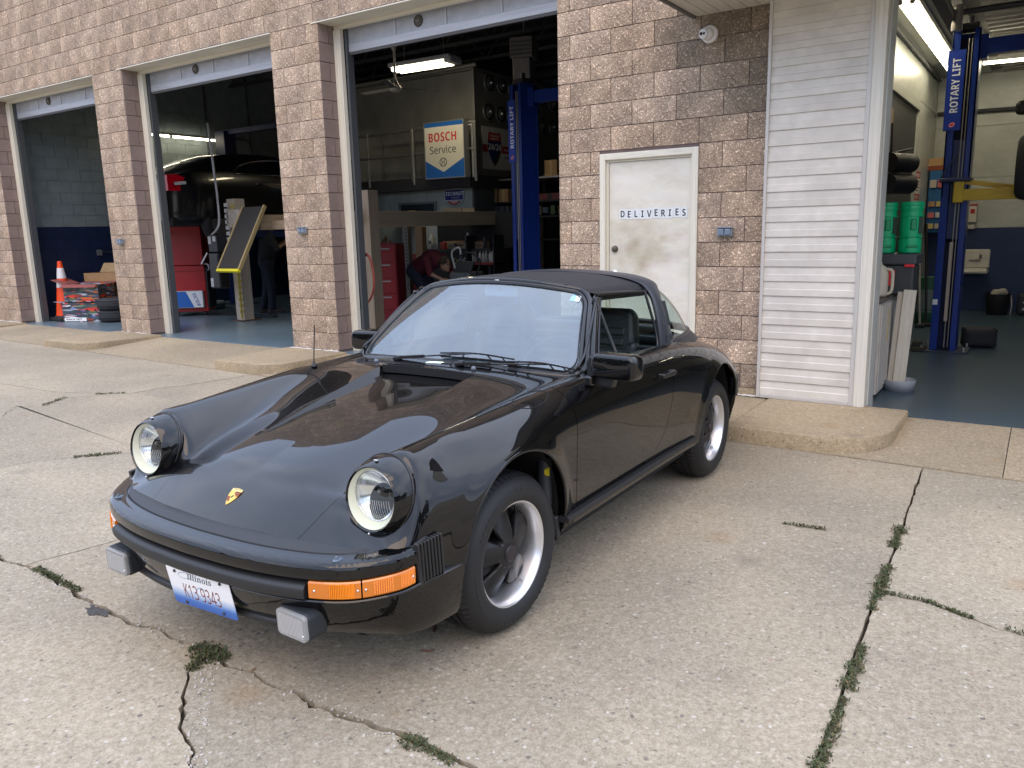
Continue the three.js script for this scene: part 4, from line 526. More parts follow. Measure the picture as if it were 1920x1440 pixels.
for (const s of [1, -1]) {
  const lab = (n) => undefined;
  const front = clip(clip(BZ, (v) => v[2] - zDoorF(v[1]) - G), (v) => zHoodFront(v[0]) + 0.03 - v[2]);
  part(car, 'front_fender', panel(all(front, (v) => v[3] - U2 - G, (v) => Math.max(v[1] - 0.497, 1.66 - v[2]), (v) => Math.max(v[1] - 0.405, 1.505 - v[2])), s), paint);
  const mid = clip(clip(BZ, (v) => zDoorF(v[1]) - G - v[2]), (v) => v[2] - zDoorR(v[1]) - G);
  const door = all(mid, (v) => v[3] - U4 + 0.028, (v) => v[1] - 0.372);
  part(car, 'door', panel(door, s), paint);
  const rear = all(BZ, (v) => zDoorR(v[1]) - G - v[2], (v) => v[3] - U4 + 0.032, (v) => v[1] - 0.366);
  part(car, 'rear_fender', panel(rear, s), paint);
  part(car, 'sill', panel(all(BZ, (v) => 0.366 - v[1], (v) => 0.81 - v[2], (v) => v[2] + 0.8, (v) => v[0] - 0.6), s, 0), paint);
}
const both = (t) => merge([panel(t, 1), panel(t, -1)]);
const cowlT = all(BZ, (v) => zHoodRear(v[0]) - G - v[2], (v) => U4 - 0.032 - v[3], (v) => v[2] - zScreen(v[0]) + 0.02, (v) => v[2] - 0.3);
part(car, 'cowl', both(cowlT), paint);
const hoodT = all(BZ, (v) => U2 - G - v[3], (v) => v[2] - zHoodRear(v[0]) - G, (v) => zHoodFront(v[0]) - v[2]);
{ // outer skin, then the sunk middle panel with its crisp sloped walls
  const outer = clip(hoodT, (v) => Math.max(Math.abs(v[0]) - recW(v[2]), v[2] - RZ1)), inn = all(hoodT, (v) => recW(v[2]) - recWall(v[2]) - Math.abs(v[0]), (v) => RZ1 - v[2]).map((t) => t.map((v) => { const d = recD(v[2]), dz = (recD(v[2] + 0.002) - recD(v[2] - 0.002)) / 0.004, n = V(v[4], v[5], v[6] + v[5] * dz).normalize(); return [v[0], v[1] - d, v[2], v[3], n.x, n.y, n.z]; }));
  const W = []; for (const s of [1, -1]) for (let k = 0; k < 60; k++) { const q = (z) => { const x = recW(z), xi = x - recWall(z); return [[x * s, topYs(x, z), z], [xi * s, topYs(xi, z) - recD(z), z]]; }, [a, b] = q(lerp(RZ1, RZ0, k / 60)), [c, d] = q(lerp(RZ1, RZ0, (k + 1) / 60)); for (const v of s > 0 ? [a, c, b, c, d, b] : [a, b, c, c, b, d]) W.push(...v); }
  const wg = new THREE.BufferGeometry(); wg.setAttribute('position', new THREE.Float32BufferAttribute(W, 3)); wg.computeVertexNormals();
  part(car, 'hood', [panel(outer, 1), panel(outer, -1), panel(inn, 1, 0), panel(inn, -1, 0), wg], paint);
}
const deck = all(BZ, (v) => U4 - 0.034 - v[3], (v) => -1.27 - v[2]);
part(car, 'engine_lid', both(deck), paint);
{ // dark inner shell under the shut lines, and the floor
  const t = all(BODY, (v) => 1.80 - v[2], (v) => Math.max(v[1] - 0.5, 1.5 - v[2]), (v) => Math.max(Math.abs(v[0]) - 0.32, v[2] - 1.6, 0.70 - v[2]), (v) => v[2] + 2.05, inv(cabin), (v) => (v[0] < 0.5 ? 1 : archD(FA, v[2], v[1]) - 0.012), (v) => (v[0] < 0.5 ? 1 : archD(RA, v[2], v[1]) - 0.012));
  part(car, 'inner_shell', merge([panel(t, 1, 0, -0.013), panel(t, -1, 0, -0.013)]), matte);
  part(car, 'underbody', [bx(-0.55, 0.55, 0.2, 0.23, -1.9, 1.75), bx(-0.72, 0.72, 0.235, 0.26, -0.72, 0.78), bx(-0.45, 0.45, 0.23, 0.6, -1.95, -1.5), bx(-0.5, 0.5, 0.23, 0.5, 1.1, 1.7)], matte);
  for (const s of [1, -1]) for (const A of [FA, RA]) { // wheel wells
    const g = new THREE.CylinderGeometry(A.r + 0.02, A.r + 0.02, 0.34, 32, 1, true, 0, Math.PI); mv(g, 0, 0, 0, 0, 0, Math.PI / 2); g.rotateX(Math.PI / 2 + Math.PI); 
    const pts = []; for (let k = 0; k <= 24; k++) { const a = Math.PI * k / 24; pts.push([Math.cos(a) * (A.r + 0.022), Math.sin(a) * (A.r + 0.022)]); }
    const sh = [], N = pts.length; const P = [];
    const ring = [[A.z + A.r + 0.022, 0.3], ...pts.map((p) => [A.z + p[0], A.y + p[1]]), [A.z - A.r - 0.022, 0.3]];
    for (let k = 0; k + 1 < ring.length; k++) { const a = ring[k], b = ring[k + 1]; P.push(0.4 * s, a[1], a[0], 0.735 * s, a[1], a[0], 0.735 * s, b[1], b[0], 0.4 * s, a[1], a[0], 0.735 * s, b[1], b[0], 0.4 * s, b[1], b[0]); }
    for (let k = 1; k + 1 < ring.length; k++) P.push(0.42 * s, ring[0][1], ring[0][0], 0.42 * s, ring[k][1], ring[k][0], 0.42 * s, ring[k + 1][1], ring[k + 1][0]);
    const w = new THREE.BufferGeometry(); w.setAttribute('position', new THREE.Float32BufferAttribute(P, 3)); w.computeVertexNormals(); part(car, 'wheel_well', w, matte);
  }
}
// x of the body side at (z, y)
function sideX(z, y) { const i = clamp(Math.round((z - Z0) / (Z1 - Z0) * NZ), 0, NZ), r = GP[i]; for (let j = NU; j > 0; j--) if (r[j][1] <= y && r[j - 1][1] > y && r[j][0] > 0.4) { const t = (y - r[j][1]) / (r[j - 1][1] - r[j][1]); return lerp(r[j][0], r[j - 1][0], t); } return r[NU][0]; }
function topY(x, z) { const i = clamp(Math.round((z - Z0) / (Z1 - Z0) * NZ), 0, NZ), r = GP[i]; x = Math.abs(x); for (let j = 0; j < NU; j++) if (r[j][0] <= x && r[j + 1][0] > x) return lerp(r[j][1], r[j + 1][1], (x - r[j][0]) / (r[j + 1][0] - r[j][0])); return r[0][1]; }
for (const s of [1, -1]) for (const A of [FA, RA]) { // rolled arch lips
  const pts = []; for (let k = -6; k <= 36; k++) { const a = Math.PI * clamp(k / 30), y = A.y + Math.sin(a) * A.r - (k < 0 ? 0.014 * -k : k > 30 ? 0.014 * (k - 30) : 0), z = A.z + Math.cos(a) * A.r; if (y > 0.29) pts.push([(sideX(z, y) - 0.006) * s, y, z]); }
  part(car, 'arch_lip', tube(pts, 0.0075, 72, 8), paint);
}
for (const s of [1, -1]) { // rocker strip
  const pts = []; for (let k = 0; k <= 20; k++) { const z = lerp(0.815, -0.70, k / 20); pts.push(V((0.777 - 0.0) * s, 0.342, z)); }
  const g = new THREE.ExtrudeGeometry(rrect(0.026, 0.05, 0.009), { steps: 24, bevelEnabled: false, extrudePath: curve(pts) });
  part(car, 'rocker_strip', g, rubber);
}

// ---- front bumper
const TB = [0, 1, 2, 3, 4, 5, 6, 7, 8.2];
const zB = ncs(TB, [2.0, 1.985, 1.94, 1.888, 1.835, 1.765, 1.70, 1.60, 1.485]), xB = ncs(TB, [0, 0.27, 0.49, 0.61, 0.674, 0.728, 0.753, 0.770, 0.778]);
const yB = (t) => 0.028 * Math.pow(Math.min(Math.abs(t), 6.5) / 6, 3);
const bumperAt = (t) => { const a = Math.abs(t), s = Math.sign(t) || 1, e = 0.01, dx = (xB(a + e) - xB(a - e)), dz = zB(a + e) - zB(a - e), l = Math.hypot(dx, dz); return [xB(a) * s, zB(a), -dz / l * s, dx / l]; };
function sweepB(prof, t0, t1, n, caps) {
  const rows = []; for (let i = 0; i <= n; i++) { const t = lerp(t0, t1, i / n), [x, z, nx, nz] = bumperAt(t); rows.push(prof.map(([d0, y]) => { const d = y < 0.38 ? d0 * lerp(1, 0.3, sstep(3, 7, Math.abs(t))) : d0; return V(x + nx * d, y + yB(t) * clamp((y - 0.25) / 0.15), z + nz * d); })); }
  const P = [], q = (a, b, c) => P.push(...a.toArray(), ...b.toArray(), ...c.toArray());
  for (let i = 0; i < n; i++) for (let j = 0; j + 1 < prof.length; j++) { const a = rows[i][j], b = rows[i + 1][j], c = rows[i + 1][j + 1], d = rows[i][j + 1]; q(a, c, b); q(a, d, c); }
  if (caps) for (const r of [rows[0], rows[n]]) for (let j = 1; j + 1 < prof.length; j++) q(r[0], r[j], r[j + 1]);
  let g = new THREE.BufferGeometry(); g.setAttribute('position', new THREE.Float32BufferAttribute(P, 3)); g = toCreasedNormals(mergeVertices(g, 1e-5), 0.6); return g;
}
const bumper = new THREE.Group(); bumper.name = 'front_bumper'; car.add(bumper);
const arc = (cx, cy, r, a0, a1, n) => { const o = []; for (let i = 0; i <= n; i++) { const a = lerp(a0, a1, i / n) * Math.PI / 180; o.push([cx + Math.cos(a) * r, cy + Math.sin(a) * r]); } return o; };
part(bumper, 'gasket', sweepB([[-0.135, 0.530], [-0.11, 0.530], [-0.092, 0.525], [-0.07, 0.514], [-0.066, 0.505], [-0.07, 0.48]], -6.15, 6.15, 100), rubber);
part(bumper, 'bumper_skin', sweepB([[-0.068, 0.49], [-0.068, 0.509], [-0.06, 0.513], [-0.04, 0.508], ...arc(-0.024, 0.483, 0.025, 72, -8, 9), [0.001, 0.465], [-0.001, 0.456], [-0.009, 0.4525], [-0.05, 0.4525]], -6.2, 6.2, 120), paint);
part(bumper, 'groove', sweepB([[-0.02, 0.456], [-0.028, 0.42], [-0.03, 0.36]], -6.2, 6.2, 90), matte);
part(bumper, 'rubber_strip', sweepB([[-0.028, 0.442], [-0.004, 0.438], [0.008, 0.431], [0.012, 0.424], [0.012, 0.402], [0.008, 0.393], [-0.006, 0.387], [-0.028, 0.385]], -2.04, 2.04, 60, true), rubber);
part(bumper, 'valance', sweepB([[-0.05, 0.384], [-0.014, 0.383], [-0.010, 0.377], [-0.018, 0.35], [-0.035, 0.31], [-0.06, 0.272], [-0.085, 0.245], [-0.12, 0.225]], -8.05, 8.05, 140), paint);
for (const s of [1, -1]) {
  // amber signal, two lenses
  for (const [a, b, kind] of [[2.10, 3.60, 0], [3.66, 5.75, 1]]) {
    const lens = part(bumper, 'turn_signal', sweepB([[-0.02, 0.449], [-0.004, 0.4485], [0.0, 0.444], [0.001, 0.42], [0.0, 0.396], [-0.004, 0.392], [-0.02, 0.391]], a * s, b * s, 26, true), MP([0.95, 0.27, 0.012], 0.16, 0, { transmission: 0.35, thickness: 0.02, ior: 1.5, clearcoat: 1 }));
    const ribs = []; const n = kind ? 2 : 1;
    if (!kind) for (let k = 0; k < 16; k++) { const [x, z, nx, nz] = bumperAt(lerp(a + 0.5, b - 0.25, k / 15) * s); ribs.push(mv(cyl(0.0022, 0.0022, 0.044, 6), x + nx * 0.001, 0.42 + yB(lerp(a + 0.5, b - 0.25, k / 15)), z + nz * 0.0025)); }
    else for (let c = 0; c < 2; c++) for (let k = 0; k < 9; k++) for (let r = 0; r < 9; r++) { const tt = lerp(a + 0.45 + c * 0.95, a + 1.05 + c * 0.95, k / 8), [x, z, nx, nz] = bumperAt(tt * s); ribs.push(mv(new THREE.OctahedronGeometry(0.0028), x + nx * 0.001, 0.401 + yB(tt) + r * 0.0048, z + nz * 0.0025)); }
    part(lens, 'lens_ribs', ribs, M([0.9, 0.28, 0.015], 0.2));
    const sc = []; for (const tt of [a + 0.12, b - 0.12]) { const [x, z, nx, nz] = bumperAt(tt * s); sc.push(mv(new THREE.SphereGeometry(0.0045, 10, 6), x + nx * 0.0005, 0.42 + yB(tt), z + nz * 0.0005)); }
    part(lens, 'screw', sc, chrome);
  }
  part(bumper, 'lower_lip', sweepB([[-0.03, 0.390], [0.0, 0.389], [0.003, 0.385], [0.0, 0.38], [-0.03, 0.379]], 2.02 * s, 6.0 * s, 40, true), paint);
  { const [x, z, nx, nz] = bumperAt(2.75 * s), w = part(bumper, 'washer_nozzle', [mv(new THREE.SphereGeometry(0.016, 16, 10).scale(0.8, 0.32, 1.25), x - nx * 0.035, 0.511, z - nz * 0.035), mv(cyl(0.007, 0.005, 0.01, 12), x - nx * 0.035, 0.518, z - nz * 0.03)], M([0.10, 0.13, 0.17], 0.4)); }
  // bellows between bumper and fender
  const b = []; for (let k = 0; k < 8; k++) { const z = 1.70 - k * 0.0135, x = xB(6 + k * 0.125); b.push(mv(rbox(0.022, 0.142, 0.0095, 0.0042), (x - 0.008) * s, 0.474 + 0.0012 * k, z, 0.14, 0, -0.05 * s)); }
  b.push(mv(rbox(0.016, 0.155, 0.112, 0.006), 0.740 * s, 0.474, 1.652, 0.10, 0.10 * s, 0)); part(bumper, 'bellows', b, rubber);
}
// fog lamps under the bumper
for (const s of [1, -1]) {
  const f = new THREE.Group(); f.name = 'fog_lamp'; f.position.set(s > 0 ? 0.452 : -0.475, 0.304, 1.955); f.rotation.set(0.05, -0.05, 0); car.add(f);
  const hs = ext(rrect(0.13, 0.084, 0.018), 0.06, 0.006); mv(hs, 0, 0, -0.07); part(f, 'housing', hs, M([0.018, 0.022, 0.028], 0.55));
  part(f, 'reflector', mv(new THREE.ShapeGeometry(rrect(0.124, 0.078, 0.012), 6), 0, 0, -0.004), M([0.8, 0.8, 0.8], 0.25, 0.9));
  const lens = part(f, 'lens', mv(ext(rrect(0.126, 0.08, 0.012), 0.008, 0.004), 0, 0, -0.002), MP([0.93, 0.94, 0.93], 0.12, 0, { transmission: 0.72, thickness: 0.01, ior: 1.45 }));
  const ribs = []; for (let k = 0; k < 18; k++) { const x = -0.054 + k * 0.0063, h = 0.026 + 0.01 * Math.cos(x * 30); ribs.push(box(0.0018, 0.064, 0.002, x, 0, 0.0095)); } part(lens, 'lens_ribs', ribs, MP([0.95, 0.95, 0.95], 0.2, 0, { transmission: 0.5, thickness: 0.003 }));
  part(f, 'screw', mv(new THREE.SphereGeometry(0.004, 8, 6), 0.057, -0.02, 0.011), chrome);
  part(f, 'bracket', [rod([0.03, -0.03, -0.07], [0.02, 0.03, -0.16], 0.007), rod([0.06, 0.02, -0.08], [0.075, 0.03, -0.17], 0.005)], M([0.35, 0.27, 0.15], 0.6, 0.5));
}
part(car, 'lower_bar', tube([[-0.42, 0.265, 1.90], [-0.2, 0.262, 1.925], [0.2, 0.262, 1.925], [0.42, 0.265, 1.90]], 0.014, 20, 8), rubber);
{ // licence plate
  const P = new THREE.Group(); P.name = 'licence_plate'; P.position.set(0.045, 0.322, 1.98); P.rotation.set(0.2, 0.05, 0.0, 'YXZ'); P.scale.set(1.0, 1.0, 1); car.add(P);
  const t = ctex(512, 256, (c, w, h) => {
    const g = c.createLinearGradient(0, 0, 0, h); g.addColorStop(0, '#f1f3f6'); g.addColorStop(0.55, '#eceff4'); g.addColorStop(0.72, '#9db7de'); g.addColorStop(0.84, '#3d6fbd'); g.addColorStop(1, '#2c5cae'); c.fillStyle = g; c.fillRect(0, 0, w, h);
    c.strokeStyle = 'rgba(120,150,190,0.5)'; c.lineWidth = 10; c.beginPath(); c.arc(262, 150, 46, 0.4, 5.3); c.stroke();
    c.strokeStyle = '#8fa3bd'; c.lineWidth = 4; c.beginPath(); c.ellipse(150, 46, 56, 20, -0.1, 0, 6.28); c.stroke();
    c.fillStyle = '#33465c'; c.font = 'italic bold 56px serif'; c.textAlign = 'center'; c.fillText('Illinois', 262, 66);
    c.fillStyle = '#6e2323'; c.save(); c.translate(256, 196); c.scale(0.72, 1.25); c.font = '104px sans-serif'; c.fillText('K13 9343', 0, 0); c.restore();
  });
  const sh = rrect(0.305, 0.152, 0.012), g = ext(sh, 0.002); const uv = g.attributes.uv, p = g.attributes.position; for (let i = 0; i < p.count; i++) uv.setXY(i, p.getX(i) / 0.305 + 0.5, p.getY(i) / 0.152 + 0.5);
  part(P, 'plate', g, M(0xffffff, 0.35, 0, { map: t }));
  part(P, 'bolt', [[-0.11, 0.058], [0.11, 0.058], [-0.09, -0.062], [0.09, -0.062]].map(([x, y]) => mv(cyl(0.006, 0.005, 0.004, 10), x, y, 0.004, Math.PI / 2)), darkMetal);
}
{ // shield crest on the hood: generic quartered shield in gold, red and black
  const z = 1.793, y = topY(0, z), s = new THREE.Shape(); s.moveTo(-0.024, 0.03); s.quadraticCurveTo(0, 0.036, 0.024, 0.03); s.quadraticCurveTo(0.028, -0.01, 0, -0.038); s.quadraticCurveTo(-0.028, -0.01, -0.024, 0.03);
  const t = ctex(128, 160, (c, w, h) => { c.fillStyle = '#d9b45a'; c.fillRect(0, 0, w, h); c.fillStyle = '#8e1f22'; for (const [x0, y0] of [[w / 2, h * 0.2], [0, h * 0.52]]) for (let k = 0; k < 3; k++) c.fillRect(x0, y0 + k * 17, w / 2, 8); c.fillStyle = '#1b1712'; for (const [x0, y0] of [[w / 2, h * 0.255], [0, h * 0.575]]) for (let k = 0; k < 2; k++) c.fillRect(x0, y0 + k * 17, w / 2, 6); c.fillStyle = '#f0d68a'; c.fillRect(0, 0, w, h * 0.2); c.fillStyle = '#5a3a12'; c.font = 'bold 20px sans-serif'; c.textAlign = 'center'; c.fillText('PORSCHE', w / 2, 22); c.fillStyle = '#e4c469'; c.beginPath(); c.moveTo(44, 60); c.lineTo(84, 60); c.lineTo(82, 92); c.lineTo(64, 110); c.lineTo(46, 92); c.fill(); c.fillStyle = '#15110c'; c.beginPath(); c.ellipse(64, 82, 9, 16, 0.5, 0, 7); c.fill(); });
  const g = ext(s, 0.003, 0.0008), uv = g.attributes.uv, p = g.attributes.position; for (let i = 0; i < p.count; i++) uv.setXY(i, p.getX(i) / 0.056 + 0.5, (p.getY(i) + 0.04) / 0.076);
  const o = part(car, 'crest', g, M(0xffffff, 0.28, 0.55, { map: t })); o.position.set(0, y + 0.002, z); o.rotation.x = -Math.PI / 2 + 0.62;
}
// ---- headlights
for (const s of [1, -1]) {
  const h = new THREE.Group(); h.name = 'headlight'; h.position.set(0.586 * s, 0.666, 1.722); car.add(h);
  const seg = 64, prof = []; // ring from the seam (tilted) to the rim
  const P = [], rows = [];
  const tilt = (ang, r, zc, tl) => V(Math.cos(ang) * r, Math.sin(ang) * r, zc - Math.sin(ang) * r * Math.tan(tl));
  const rings = [[0.1245, -0.060, 0.31], [0.1245, -0.043, 0.31], [0.1235, -0.034, 0.28], [0.118, -0.014, 0.21], [0.110, 0.003, 0.15], [0.105, 0.011, 0.13], [0.102, 0.0135, 0.13], [0.0992, 0.0115, 0.13], [0.0972, 0.005, 0.13]];
  for (const [r, zc, tl] of rings) { const row = []; for (let k = 0; k <= seg; k++) row.push(tilt(2 * Math.PI * k / seg, r, zc, tl)); rows.push(row); }
  for (let i = 0; i + 1 < rows.length; i++) for (let k = 0; k < seg; k++) { const a = rows[i][k], b = rows[i][k + 1], c = rows[i + 1][k + 1], d = rows[i + 1][k]; for (const v of [a, b, c, a, c, d]) P.push(v.x, v.y, v.z); }
  let g = new THREE.BufferGeometry(); g.setAttribute('position', new THREE.Float32BufferAttribute(P, 3)); g = toCreasedNormals(mergeVertices(g, 1e-5), 0.9); part(h, 'trim_ring', g, paint);
  const sm = []; for (let k = 0; k < 64; k++) sm.push(tilt(2 * Math.PI * k / 64, 0.1247, -0.047, 0.31)); part(h, 'ring_seal', tube(sm, 0.0042, 96, 6, true), seal);
  const in0 = [], in1 = []; const P2 = []; for (let k = 0; k <= seg; k++) { const a = 2 * Math.PI * k / seg; in0.push(tilt(a, 0.0974, 0.007, 0.13)); in1.push(V(Math.cos(a) * 0.081 , Math.sin(a) * 0.081 + 0.005, -0.016 - Math.sin(a) * 0.0)); }
  for (let k = 0; k < seg; k++) for (const v of [in0[k], in0[k + 1], in1[k + 1], in0[k], in1[k + 1], in1[k]]) P2.push(v.x, v.y, v.z);
  let g2 = new THREE.BufferGeometry(); g2.setAttribute('position', new THREE.Float32BufferAttribute(P2, 3)); g2 = mergeVertices(g2, 1e-5); g2.computeVertexNormals(); part(h, 'bucket_ring', g2, M([0.62, 0.64, 0.5], 0.5, 0, { side: THREE.DoubleSide }));
  const lg = new THREE.SphereGeometry(0.15, 40, 16, 0, 2 * Math.PI, 0, 0.585); lg.rotateX(Math.PI / 2); lg.translate(0, 0.005, -0.138); part(h, 'glass', lg, MP([0.97, 0.99, 0.99], 0.02, 0, { transmission: 1, thickness: 0, ior: 1.6, side: THREE.DoubleSide }));
  const fl = []; for (let k = 0; k < 17; k++) { const x = -0.064 + k * 0.008, hh = Math.sqrt(Math.max(0, 0.078 ** 2 - x * x)), zz = (y) => Math.sqrt(0.15 ** 2 - x * x - y * y) - 0.1395; const y0 = -hh * 0.93, y1 = Math.min(-0.006, hh); fl.push(tube([[x, y0 + 0.005, zz(y0)], [x, (y0 + y1) / 2 + 0.005, zz((y0 + y1) / 2)], [x, y1 + 0.005, zz(y1)]], 0.0012, 6, 4)); }
  part(h, 'lens_flutes', fl, MP([0.95, 0.97, 0.97], 0.15, 0, { transmission: 0.8, thickness: 0.004, ior: 1.45 }));
  const rp = []; for (let k = 0; k <= 12; k++) { const r = 0.081 * k / 12; rp.push([r, r * r * 7.5]); } const rg = lathe(rp, 40); rg.rotateX(Math.PI / 2); rg.translate(0, 0.005, -0.066); part(h, 'reflector', rg, M([0.9, 0.91, 0.92], 0.16, 1, { side: THREE.DoubleSide }));
  part(h, 'bulb', [mv(cyl(0.006, 0.006, 0.03, 14), 0, 0.012, -0.05, Math.PI / 2), mv(new THREE.SphereGeometry(0.0075, 14, 10), 0, 0.012, -0.034)], M([0.12, 0.12, 0.12], 0.3, 0.6));
  part(h, 'chrome_rim', mv(new THREE.TorusGeometry(0.0825, 0.0025, 8, 48), 0, 0.005, -0.012), chrome);
  part(h, 'screw', [mv(new THREE.SphereGeometry(0.0045, 10, 6), 0, -0.111, 0.022), mv(rbox(0.014, 0.006, 0.01, 0.002), 0, 0.1185, -0.025)], chrome.clone());
}
// ---- glasshouse: windscreen, roof panel, targa bar, side and rear glass
function surf(f, nu, nv, m = 1) { // grid surface f(u, v) -> Vector3
  const P = [], I = [], UV = []; for (let j = 0; j <= nv; j++) for (let i = 0; i <= nu; i++) { const p = f(i / nu, j / nv); P.push(p.x, p.y, p.z); UV.push(i / nu, j / nv); }
  for (let j = 0; j < nv; j++) for (let i = 0; i < nu; i++) { const a = j * (nu + 1) + i, b = a + 1, c = a + nu + 1, d = c + 1; if (m > 0) I.push(a, b, d, a, d, c); else I.push(a, d, b, a, c, d); }
  const g = new THREE.BufferGeometry(); g.setAttribute('position', new THREE.Float32BufferAttribute(P, 3)); g.setAttribute('uv', new THREE.Float32BufferAttribute(UV, 2)); g.setIndex(I); g.computeVertexNormals(); return g;
}
function thick(f, nu, nv, d) { // closed sheet: f and its copy moved in by d along the normal
  const o = surf(f, nu, nv).toNonIndexed(), h = 1e-3;
  const n = (u, v) => { const a = f(Math.min(u + h, 1), v), b = f(Math.max(u - h, 0), v), c = f(u, Math.min(v + h, 1)), e = f(u, Math.max(v - h, 0)); return a.sub(b).cross(c.sub(e)).normalize(); };
  const q = (u, v) => f(u, v).addScaledVector(n(u, v), -d), inn = surf(q, nu, nv, -1), rim = [];
  const edge = (k, t) => (k === 0 ? [t, 0] : k === 1 ? [1, t] : k === 2 ? [1 - t, 1] : [0, 1 - t]);
  for (let k = 0; k < 4; k++) rim.push(surf((u, v) => { const [a, b] = edge(k, u); return v ? f(a, b) : q(a, b); }, k % 2 ? nv : nu, 1));
  return merge([o, inn, ...rim]);
}
const wsP = (s, t) => { // s -1..1, t 0 bottom .. 1 top
  const a = Math.abs(s), bz = 0.560 - 0.128 * a ** 2.2, by = 0.892 - 0.032 * s * s, tz = 0.142 - 0.082 * a ** 2.2, ty = 1.244 - 0.050 * s * s;
  return V(lerp(0.648, 0.492, t) * s, lerp(by, ty, t) + 0.012 * Math.sin(Math.PI * t), lerp(bz, tz, t) + 0.008 * Math.sin(Math.PI * t));
};
const rs = (u, v) => { // rounded-corner square -> s, t
  return [u * 2 - 1, v];
};
{
  const N = 48, P = [], loop = [], R = 0.13; // outline in s,t with rounded corners
  for (const [cs, ct, a0] of [[1 - R, R * 1.5, -90], [1 - R, 1 - R * 1.5, 0], [-1 + R, 1 - R * 1.5, 90], [-1 + R, R * 1.5, 180]]) for (let k = 0; k <= 10; k++) { const a = (a0 + 9 * k) * Math.PI / 180; loop.push([cs + Math.cos(a) * R, ct + Math.sin(a) * R * 1.5]); }
  const dense = []; loop.forEach((p, i) => { const q = loop[(i + 1) % loop.length], n = Math.max(1, Math.ceil(Math.hypot(q[0] - p[0], q[1] - p[1]) / 0.08)); for (let k = 0; k < n; k++) dense.push([lerp(p[0], q[0], k / n), lerp(p[1], q[1], k / n)]); });
  const shp = (dd) => { const g = surf((u, v) => { const n = dense.length, i = u * n, i0 = Math.floor(i) % n, p = dense[i0], q = dense[(i0 + 1) % n], f = i - Math.floor(i); const s = lerp(p[0], q[0], f), t = lerp(p[1], q[1], f); return wsP(s * v, 0.5 + (t - 0.5) * v).add(V(0, 0, dd)); }, dense.length, 12); return g; };
  part(car, 'windscreen', shp(0), screenGlass);
  const pl = dense.map(([s, t]) => wsP(s, t));
  const fr = new THREE.Group(); fr.name = 'windscreen_frame'; car.add(fr);
  part(fr, 'rubber_seal', tube(pl, 0.011, 220, 8, true), seal);
  const out = dense.map(([s, t]) => { const k = 1.0, p = wsP(s * 1.035, 0.5 + (t - 0.5) * 1.055); return p.add(V(0, 0.002, -0.006)); });
  part(fr, 'inner_bead', tube(dense.map(([s, t]) => wsP(s * 0.978, 0.5 + (t - 0.5) * 0.965).add(V(0, 0.002, 0.003))), 0.0035, 220, 6, true), satin);
  part(fr, 'frame_tube', tube(out, 0.016, 220, 10, true), paint);
  for (const s of [1, -1]) { // A pillars and their gutters
    const pp = []; for (let k = 0; k <= 14; k++) { const t = -0.10 + 1.06 * k / 14; pp.push(wsP(1.06 * s, t).add(V(0.0, 0, -0.022))); }
    part(fr, 'pillar', tube(pp, 0.019, 30, 10), paint);
    const pg = []; for (let k = 0; k <= 14; k++) { const t = -0.02 + 0.99 * k / 14; pg.push(wsP(1.085 * s, t).add(V(0.004 * s, 0, -0.036))); }
    part(fr, 'gutter', tube(pg, 0.006, 30, 6), seal);
  }
}
// roof panel: soft black top from the header to the bar
const roofEdgeX = (v) => lerp(0.506, 0.535, v), roofZ = (u, v) => lerp(wsP(u, 1).z - 0.012, -0.555 - 0.0 * u, v);
const roofP = (uu, v) => { const s = uu * 2 - 1, a = Math.abs(s), e = roofEdgeX(v), yc = lerp(1.256, 1.272, Math.sin(Math.PI * Math.min(1, v * 0.62 + 0.12))), ye = lerp(1.206, 1.196, v); const x = e * s, y = lerp(yc, ye, a ** 2.6) - 0.022 * sstep(0.93, 1, a); return V(x, y, roofZ(s, v)); };
part(car, 'roof_panel', thick(roofP, 60, 24, 0.03), vinyl);
for (const s of [1, -1]) { // cant rail seal under the roof edge
  const pts = []; for (let k = 0; k <= 16; k++) { const v = k / 16; pts.push([(roofEdgeX(v) + 0.006) * s, lerp(1.19, 1.17, v), lerp(0.055, -0.555, v)]); } part(car, 'rail_seal', tube(pts, 0.012, 30, 8), seal);
}
// targa bar
const barSec = [[0.652, 0.868], [0.645, 0.93], [0.625, 1.03], [0.592, 1.125], [0.560, 1.172], [0.518, 1.209], [0.42, 1.24], [0.28, 1.258], [0.12, 1.268], [0, 1.27]];
const barC = curve([...barSec.map(([x, y]) => [x, y, 0]), ...barSec.slice(0, -1).reverse().map(([x, y]) => [-x, y, 0])]);
const barZ0 = (y) => -0.485 - 0.055 * clamp((y - 0.87) / 0.40), barZ1 = (y) => lerp(-0.685, -0.745, 0) - 0.075 * sstep(1.12, 1.28, y) + 0.055 * sstep(0.87, 1.1, y) * (1 - sstep(1.1, 1.26, y));
part(car, 'targa_bar', thick((u, v) => { const p = barC.getPoint(u), e = 0.012 * Math.sin(Math.PI * clamp(v * 1.0)) ** 0.6; const l = Math.hypot(p.x, (p.y - 0.8)) || 1; return V(p.x * (1 + e / 0.6), p.y + e * 0.7 * clamp((p.y - 0.9) / 0.3), lerp(barZ1(p.y), barZ0(p.y), v)); }, 90, 10, 0.03), M([0.040, 0.044, 0.054], 0.36));
const barX = (y) => { for (let k = 0; k < 100; k++) { const p = barC.getPoint(k / 200); if (p.y >= y) return p.x * 1.02; } return 0.5; };
{ const lou = []; for (const s of [1, -1]) for (let k = 0; k < 9; k++) { const z = -0.535 - k * 0.0125; lou.push(tube([0.985, 1.03, 1.075, 1.115].map((y) => [(barX(y) + 0.0005) * s, y, z - 0.012 * (y - 0.98) / 0.13]), 0.0026, 10, 5)); } part(car, 'bar_louvre', lou, M([0.03, 0.032, 0.038], 0.4)); }
